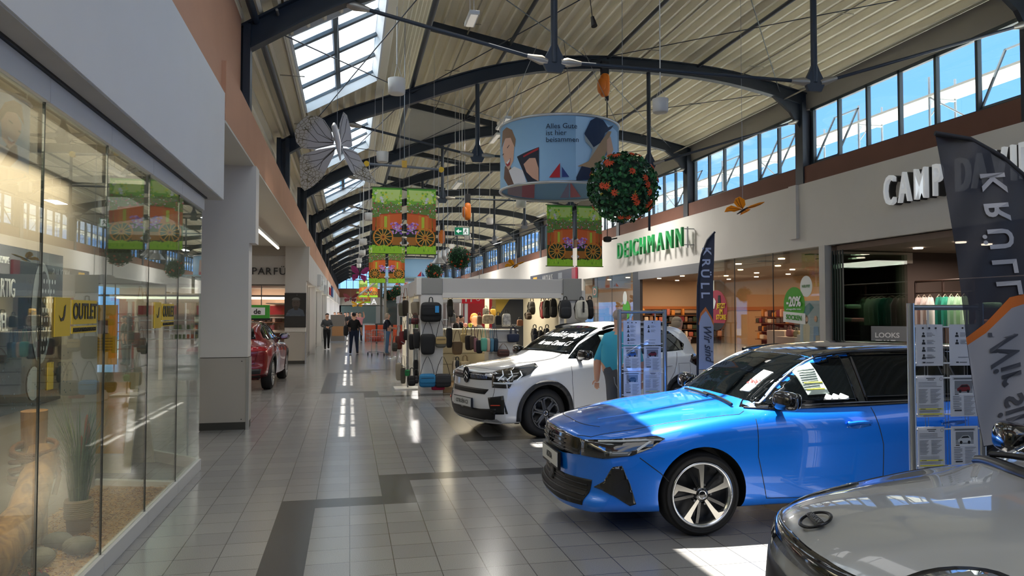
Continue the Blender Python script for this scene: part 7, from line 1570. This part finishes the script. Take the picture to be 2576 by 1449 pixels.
t=thing('banner_stand','grey roll up banner stand among the distant crowd','stand',(at(850,784,Y=43).x,43,0)); MB().box(-.4,.4,-.02,.02,.05,1.55).build('panel',M('77706a',.6),t); MB().box(-.32,.32,-.03,-.02,.35,.9).build('print',M('a8794f',.6),t); MB().box(-.42,.42,-.12,.12,0,.06).build('foot',ALU,t)
# ================================================================ INFORMATION STANDS
RZ=-YAW
def sheet_(par,x,z,kind,k):
    # acrylic pocket with an A4 sheet, local plane x/z, facing -y
    p=bpy.data.objects.new('sheet_pocket',None); COL.objects.link(p); p.parent=par; p.location=(x,0,z)
    MB().box(-.112,.112,-.006,-.004,-.155,.155).build('acrylic_cover',glass((.98,.99,1),1.4),p)
    MB().box(-.105,.105,-.002,0,-.148,.148).build('paper',M('d3d5dc',.6),p)
    for zz in (-.13,.13):
        for s in (-1,1): MB().tube([(s*.105,-.004,zz),(s*.135,-.004,zz)],.006,8).build('clip',M('cfd2d6',.3,metal=.5),p)
    G='6d7178';D='2c2e33'; pol=[]
    r=lambda x0,x1,z0,z1,c: pol.append((c,[(x0,z0),(x1,z0),(x1,z1),(x0,z1)]))
    if kind=='staff':
        n=4 if k==0 else 2
        for i in range(n):
            zc=.075-.052*i; pol.append((D,ell(-.045,zc+.008,.008,.009,10))); pol.append((D,[(-.06,zc-.018),(-.03,zc-.018),(-.034,zc-.002),(-.056,zc-.002)]))
            for j in range(4): r(-.02,.02+.012*((i+j)%3),zc+.010-.008*j,zc+.013-.008*j,G)
        for xx in ((-.05,.0,.05) if k==0 else (0,)): pol.append((D,ell(xx,.122,.008,.007,10)))
        r(-.04,.04,-.09,-.086,G); r(-.055,-.035,-.128,-.119,D); r(-.028,.03,-.127,-.121,G)
    elif kind=='car':
        r(-.085,.085,.115,.133,'aeb1b6'); r(-.075,.075,.118,.128,'5a5d63'); r(-.07,.07,.02,.108,'7d8086'); r(-.07,.07,.02,.05,'9a9da2')
        cc=['e4e6e8','3c4048','2a62a8','7c1b22','4a4e55','c9ccd0'][k%6]
        pol.append((cc,[(-.05,.035),(-.052,.052),(-.035,.062),(-.015,.080),(.03,.082),(.048,.064),(.052,.04),(.04,.032),(-.03,.03)])); pol.append(('15171a',[(-.03,.062),(-.013,.076),(.026,.078),(.04,.064)]))
        for xx in (-.028,.034): pol.append(('101114',ell(xx,.033,.011,.012,10)))
        r(-.07,.07,.008,.018,'e8e8ea'); r(-.07,-.04,.009,.016,D)
        for i in range(8): r(-.085,-.02 if i%3 else -.035,-.006-.012*i,-.002-.012*i,G)
        for i in range(14): r(.0,.085-.01*(i%4),-.006-.010*i,-.003-.010*i,G)
        r(-.075,-.02,-.108,-.098,D)
    else:
        r(-.03,.04,.125,.131,D); r(-.02,.03,.114,.119,D)
        a=ell(.085,.122,.012,.012,14); pol.append((D,a)); pol.append(('d3d5dc',ell(.085,.122,.010,.010,14)))
        for i in range(4): r(-.09,.09 if i==3 else .05,.098-.01*i,.101-.01*i,G)
        for i in range(12): r(-.09,-.02-.008*(i%3),.048-.0085*i,.051-.0085*i,G); r(.0,.08-.012*(i%4),.048-.0085*i,.051-.0085*i,G)
        for i in range(3): r(-.09,.06,-.062-.008*i,-.060-.008*i,G)
        r(-.09,.09,-.094,-.086,'d8d23a'); r(-.08,-.04,-.092,-.088,D); r(.05,.08,-.092,-.088,D)
        for i in range(2): r(-.09,.07,-.104-.008*i,-.101-.008*i,G)
        r(-.09,.09,-.130,-.122,'d8d23a'); r(-.06,.06,-.140,-.137,D)
    art('print',pol,p,lambda a,b,o:(a,-.0022-o*.3,b),step=.0003)
    return p
def stand(lab,pos,W_,H_,rows,rz,kinds,colx,price=None):
    t=thing('information_stand',lab,'display stand',pos,rz)
    for s in (-1,1): MB().tube([(s*W_/2,0,.03),(s*W_/2,0,H_)],.026,14).build('post',M('aeb3b8',.28,metal=.85),t,bevel=0)
    for z in (H_-.03,.12): MB().tube([(-W_/2,0,z),(W_/2,0,z)],.02,10).build('crossbar',M('8f949a',.3,metal=.85),t)
    for s in (-1,1): MB().box(s*W_/2-.03,s*W_/2+.03,-.25,.25,0,.03).build('foot',M('9a9da2',.35,metal=.8),t,bevel=.005)
    for x in (-W_*.28,W_*.28): MB().tube([(x,-.02,H_-.05),(x,-.02,H_-.17)],.006,6).build('hook',M('d8dadc',.3,metal=.4),t)
    for dx in (-.012,.012):
        for x in (-.135-abs(colx),0,.135+abs(colx)): MB().tube([(x+dx,.004,.15),(x+dx,.004,H_-.12)],.0022,4).build('tension_wire',STEEL,t)
    k=0
    for i,z in enumerate(rows):
        for j,s in enumerate((-1,1)): sheet_(t,s*(.12+abs(colx)*.5),z,kinds[i][j],k if i else j); k+=1
    return t
p=at(1615,784,Y=8.35)
stand('aluminium information stand with paper sheets between the white and the blue car',(p.x,8.35,0),.56,1.755,[1.475,1.165,.86,.55],RZ+.10,[('staff','staff'),('car','car'),('car','list'),('car','car')],.012)
p=at(2378,784,Y=4.50)
stand('aluminium information stand with car offer sheets in front of the blue car door',(p.x,4.50,0),.54,1.79,[1.49,1.125,.76,.40],RZ+.12,[('staff','staff'),('list','car'),('list','car'),('list','car')],.02)
# ================================================================ FLAGS
def flagmk(lab,d,outline,white,stripe,lets,script,pole,seed=0,pname='beach_flag'):
    base=Vector((0,0,EYE))+( _F+_Rt*((pole[-1][0]-1288)/FPX)+_U*((724.5-pole[-1][1])/FPX))*d
    t=thing(pname,lab,'flag',(base.x,base.y,0),0)
    def fn(a,b,o):
        w=.035*math.sin((a*.9+b*.35)*.022*(3.5/d)*.8+seed)+.015*math.sin(b*.02+a*.05)
        r=_F+_Rt*((a-1288)/FPX)+_U*((724.5-b)/FPX); return Vector((0,0,EYE))+r*(d+w-o)-Vector((base.x,base.y,0))
    def surf(name,c,pts,o,mat,par):
        bm=bmesh.new(); bm.faces.new([bm.verts.new((a,b,0)) for a,b in dens(pts,20)]); g_=18*(3.5/d) if d<5 else 8
        for ax in (0,1):
            lo=min(p[ax] for p in pts);hi=max(p[ax] for p in pts); g=lo+g_
            while g<hi: bmesh.ops.bisect_plane(bm,geom=bm.verts[:]+bm.edges[:]+bm.faces[:],plane_co=(g,0,0) if ax==0 else (0,g,0),plane_no=(1,0,0) if ax==0 else (0,1,0)); g+=g_
        bmesh.ops.triangulate(bm,faces=[f for f in bm.faces if len(f.verts)>4]); bm.verts.index_update()
        mb=MB(); mb.add([fn(v.co.x,v.co.y,o) for v in bm.verts],[tuple(v.index for v in f.verts) for f in bm.faces],True); bm.free()
        return mb.build(name,mat,par,fix=False)
    cl=surf('flag_fabric',0,outline,0,M('20232e',.6,trans=.25,alpha=.93) if d<5 else M('1c1f2a',.6,trans=.2),t)
    surf('orange_stripe',0,stripe,.003,M('d9742a',.6,trans=.3),cl); surf('white_field',0,white,.006,M('a9abb3',.6,trans=.35),cl)
    for (ch,cx_,cy_,sz,sk) in lets:
        text(ch,sz,M('9fa1a8',.6),cl,(0,0,0),(0,0,0),depth=.0005,name='letter',bold=.022,mapfn=lambda co: fn(cx_+co.y*sk[0]+co.x*sk[1],cy_+co.x*sk[2]+co.y*sk[3],.010+co.z))
    for (ch,cx_,cy_,sz,sk) in script:
        text(ch,sz,M('3c3e46' if d<5 else '2b2d36',.6),cl,(0,0,0),(0,0,0),depth=.0005,name='script_lettering',bold=.012,shear=.35,mapfn=lambda co: fn(cx_+co.y*sk[0]+co.x*sk[1],cy_+co.x*sk[2]+co.y*sk[3],.012+co.z))
    pts=[fn(a,b,-.01) for a,b in pole]; q=pts[-1]; pts.append(Vector((q[0],q[1],.05)))
    MB().tube(pts,[.008]*(len(pts)-3)+[.011,.013,.014],8).build('pole',BLK,t)
    MB().box(-.25+q[0],.25+q[0],-.25+q[1],.25+q[1],0,.04).build('base_plate',M('2b2c30',.5),t)
    edge=MB().tube([fn(a,b,0) for a,b in pole[:-1]],.012*(d/3.5 if d<5 else 1.2),8).build('pole_sleeve',M('14161e',.7),t)
    return t
sk=(-1,0,1,.0)
# near flag: letters run downward, read from behind
ol=[(2352,335),(2440,352),(2520,398),(2580,450),(2640,530),(2690,640),(2715,760),(2725,900),(2722,1120),(2620,1150),(2560,1140),(2500,1120),(2474,1124),(2456,1032),(2431,857),(2418,740),(2406,640),(2374,452)]
wf=[(2434,868),(2480,838),(2545,775),(2575,765),(2660,860),(2722,900),(2720,1118),(2620,1148),(2560,1138),(2500,1118),(2475,1122),(2457,1032)]
st=[(2430,850),(2480,812),(2540,748),(2575,740),(2655,828),(2724,868),(2722,900),(2660,862),(2575,768),(2545,778),(2480,840),(2434,870)]
L=[(c,2512+8*i if 0 else x,y,1,(0,0,0,0)) for i,(c,x,y) in enumerate([])]
def LT(s_,x0,y0,size,adv,kx,dx=0,mirror=1):
    out=[]
    for i,ch in enumerate(s_): out.append((ch,x0+dx*i,y0+adv*i,size,(mirror*kx,.0,kx,.0)))
    return out
flagmk('large dark feather flag reading KRÜLL in front of the right information stand',4.15,ol,wf,st,
   [(c,x,y,1.0,(-86,14,78,6)) for c,x,y in (('K',2503,457),('R',2512,530),('Ü',2522,600),('L',2532,668),('L',2543,722))],
   [('Wir sind',2540,970,1.0,(-105,8,86,0))],
   [(2352,335),(2440,350),(2520,394),(2580,446),(2640,526),(2690,636),(2716,760),(2726,900),(2724,1130)],0)
ol=[(1798,583),(1797,640),(1794,720),(1795,930),(1757,930),(1757,800),(1757,720),(1762,672),(1766,640),(1780,605)]
wf=[(1759,812),(1764,795),(1776,782),(1787,800),(1795,820),(1795,929),(1758,929)]; st=[(1757,816),(1762,788),(1775,772),(1789,795),(1795,808),(1795,822),(1787,802),(1776,784),(1764,797),(1759,818)]
flagmk('narrow dark feather flag reading KRÜLL standing behind the blue car',8.0,ol,wf,st,
   [(c,x,y,1.0,(30,2,32,0)) for c,x,y in (('K',1777,632),('R',1775,660),('Ü',1773,688),('L',1773,718),('L',1774,742))],
   [('Wir sind',1781,862,1.0,(28,2,26,0))],
   [(1798,583),(1780,604),(1766,640),(1761,672),(1756,720),(1755,800),(1755,930)],1)
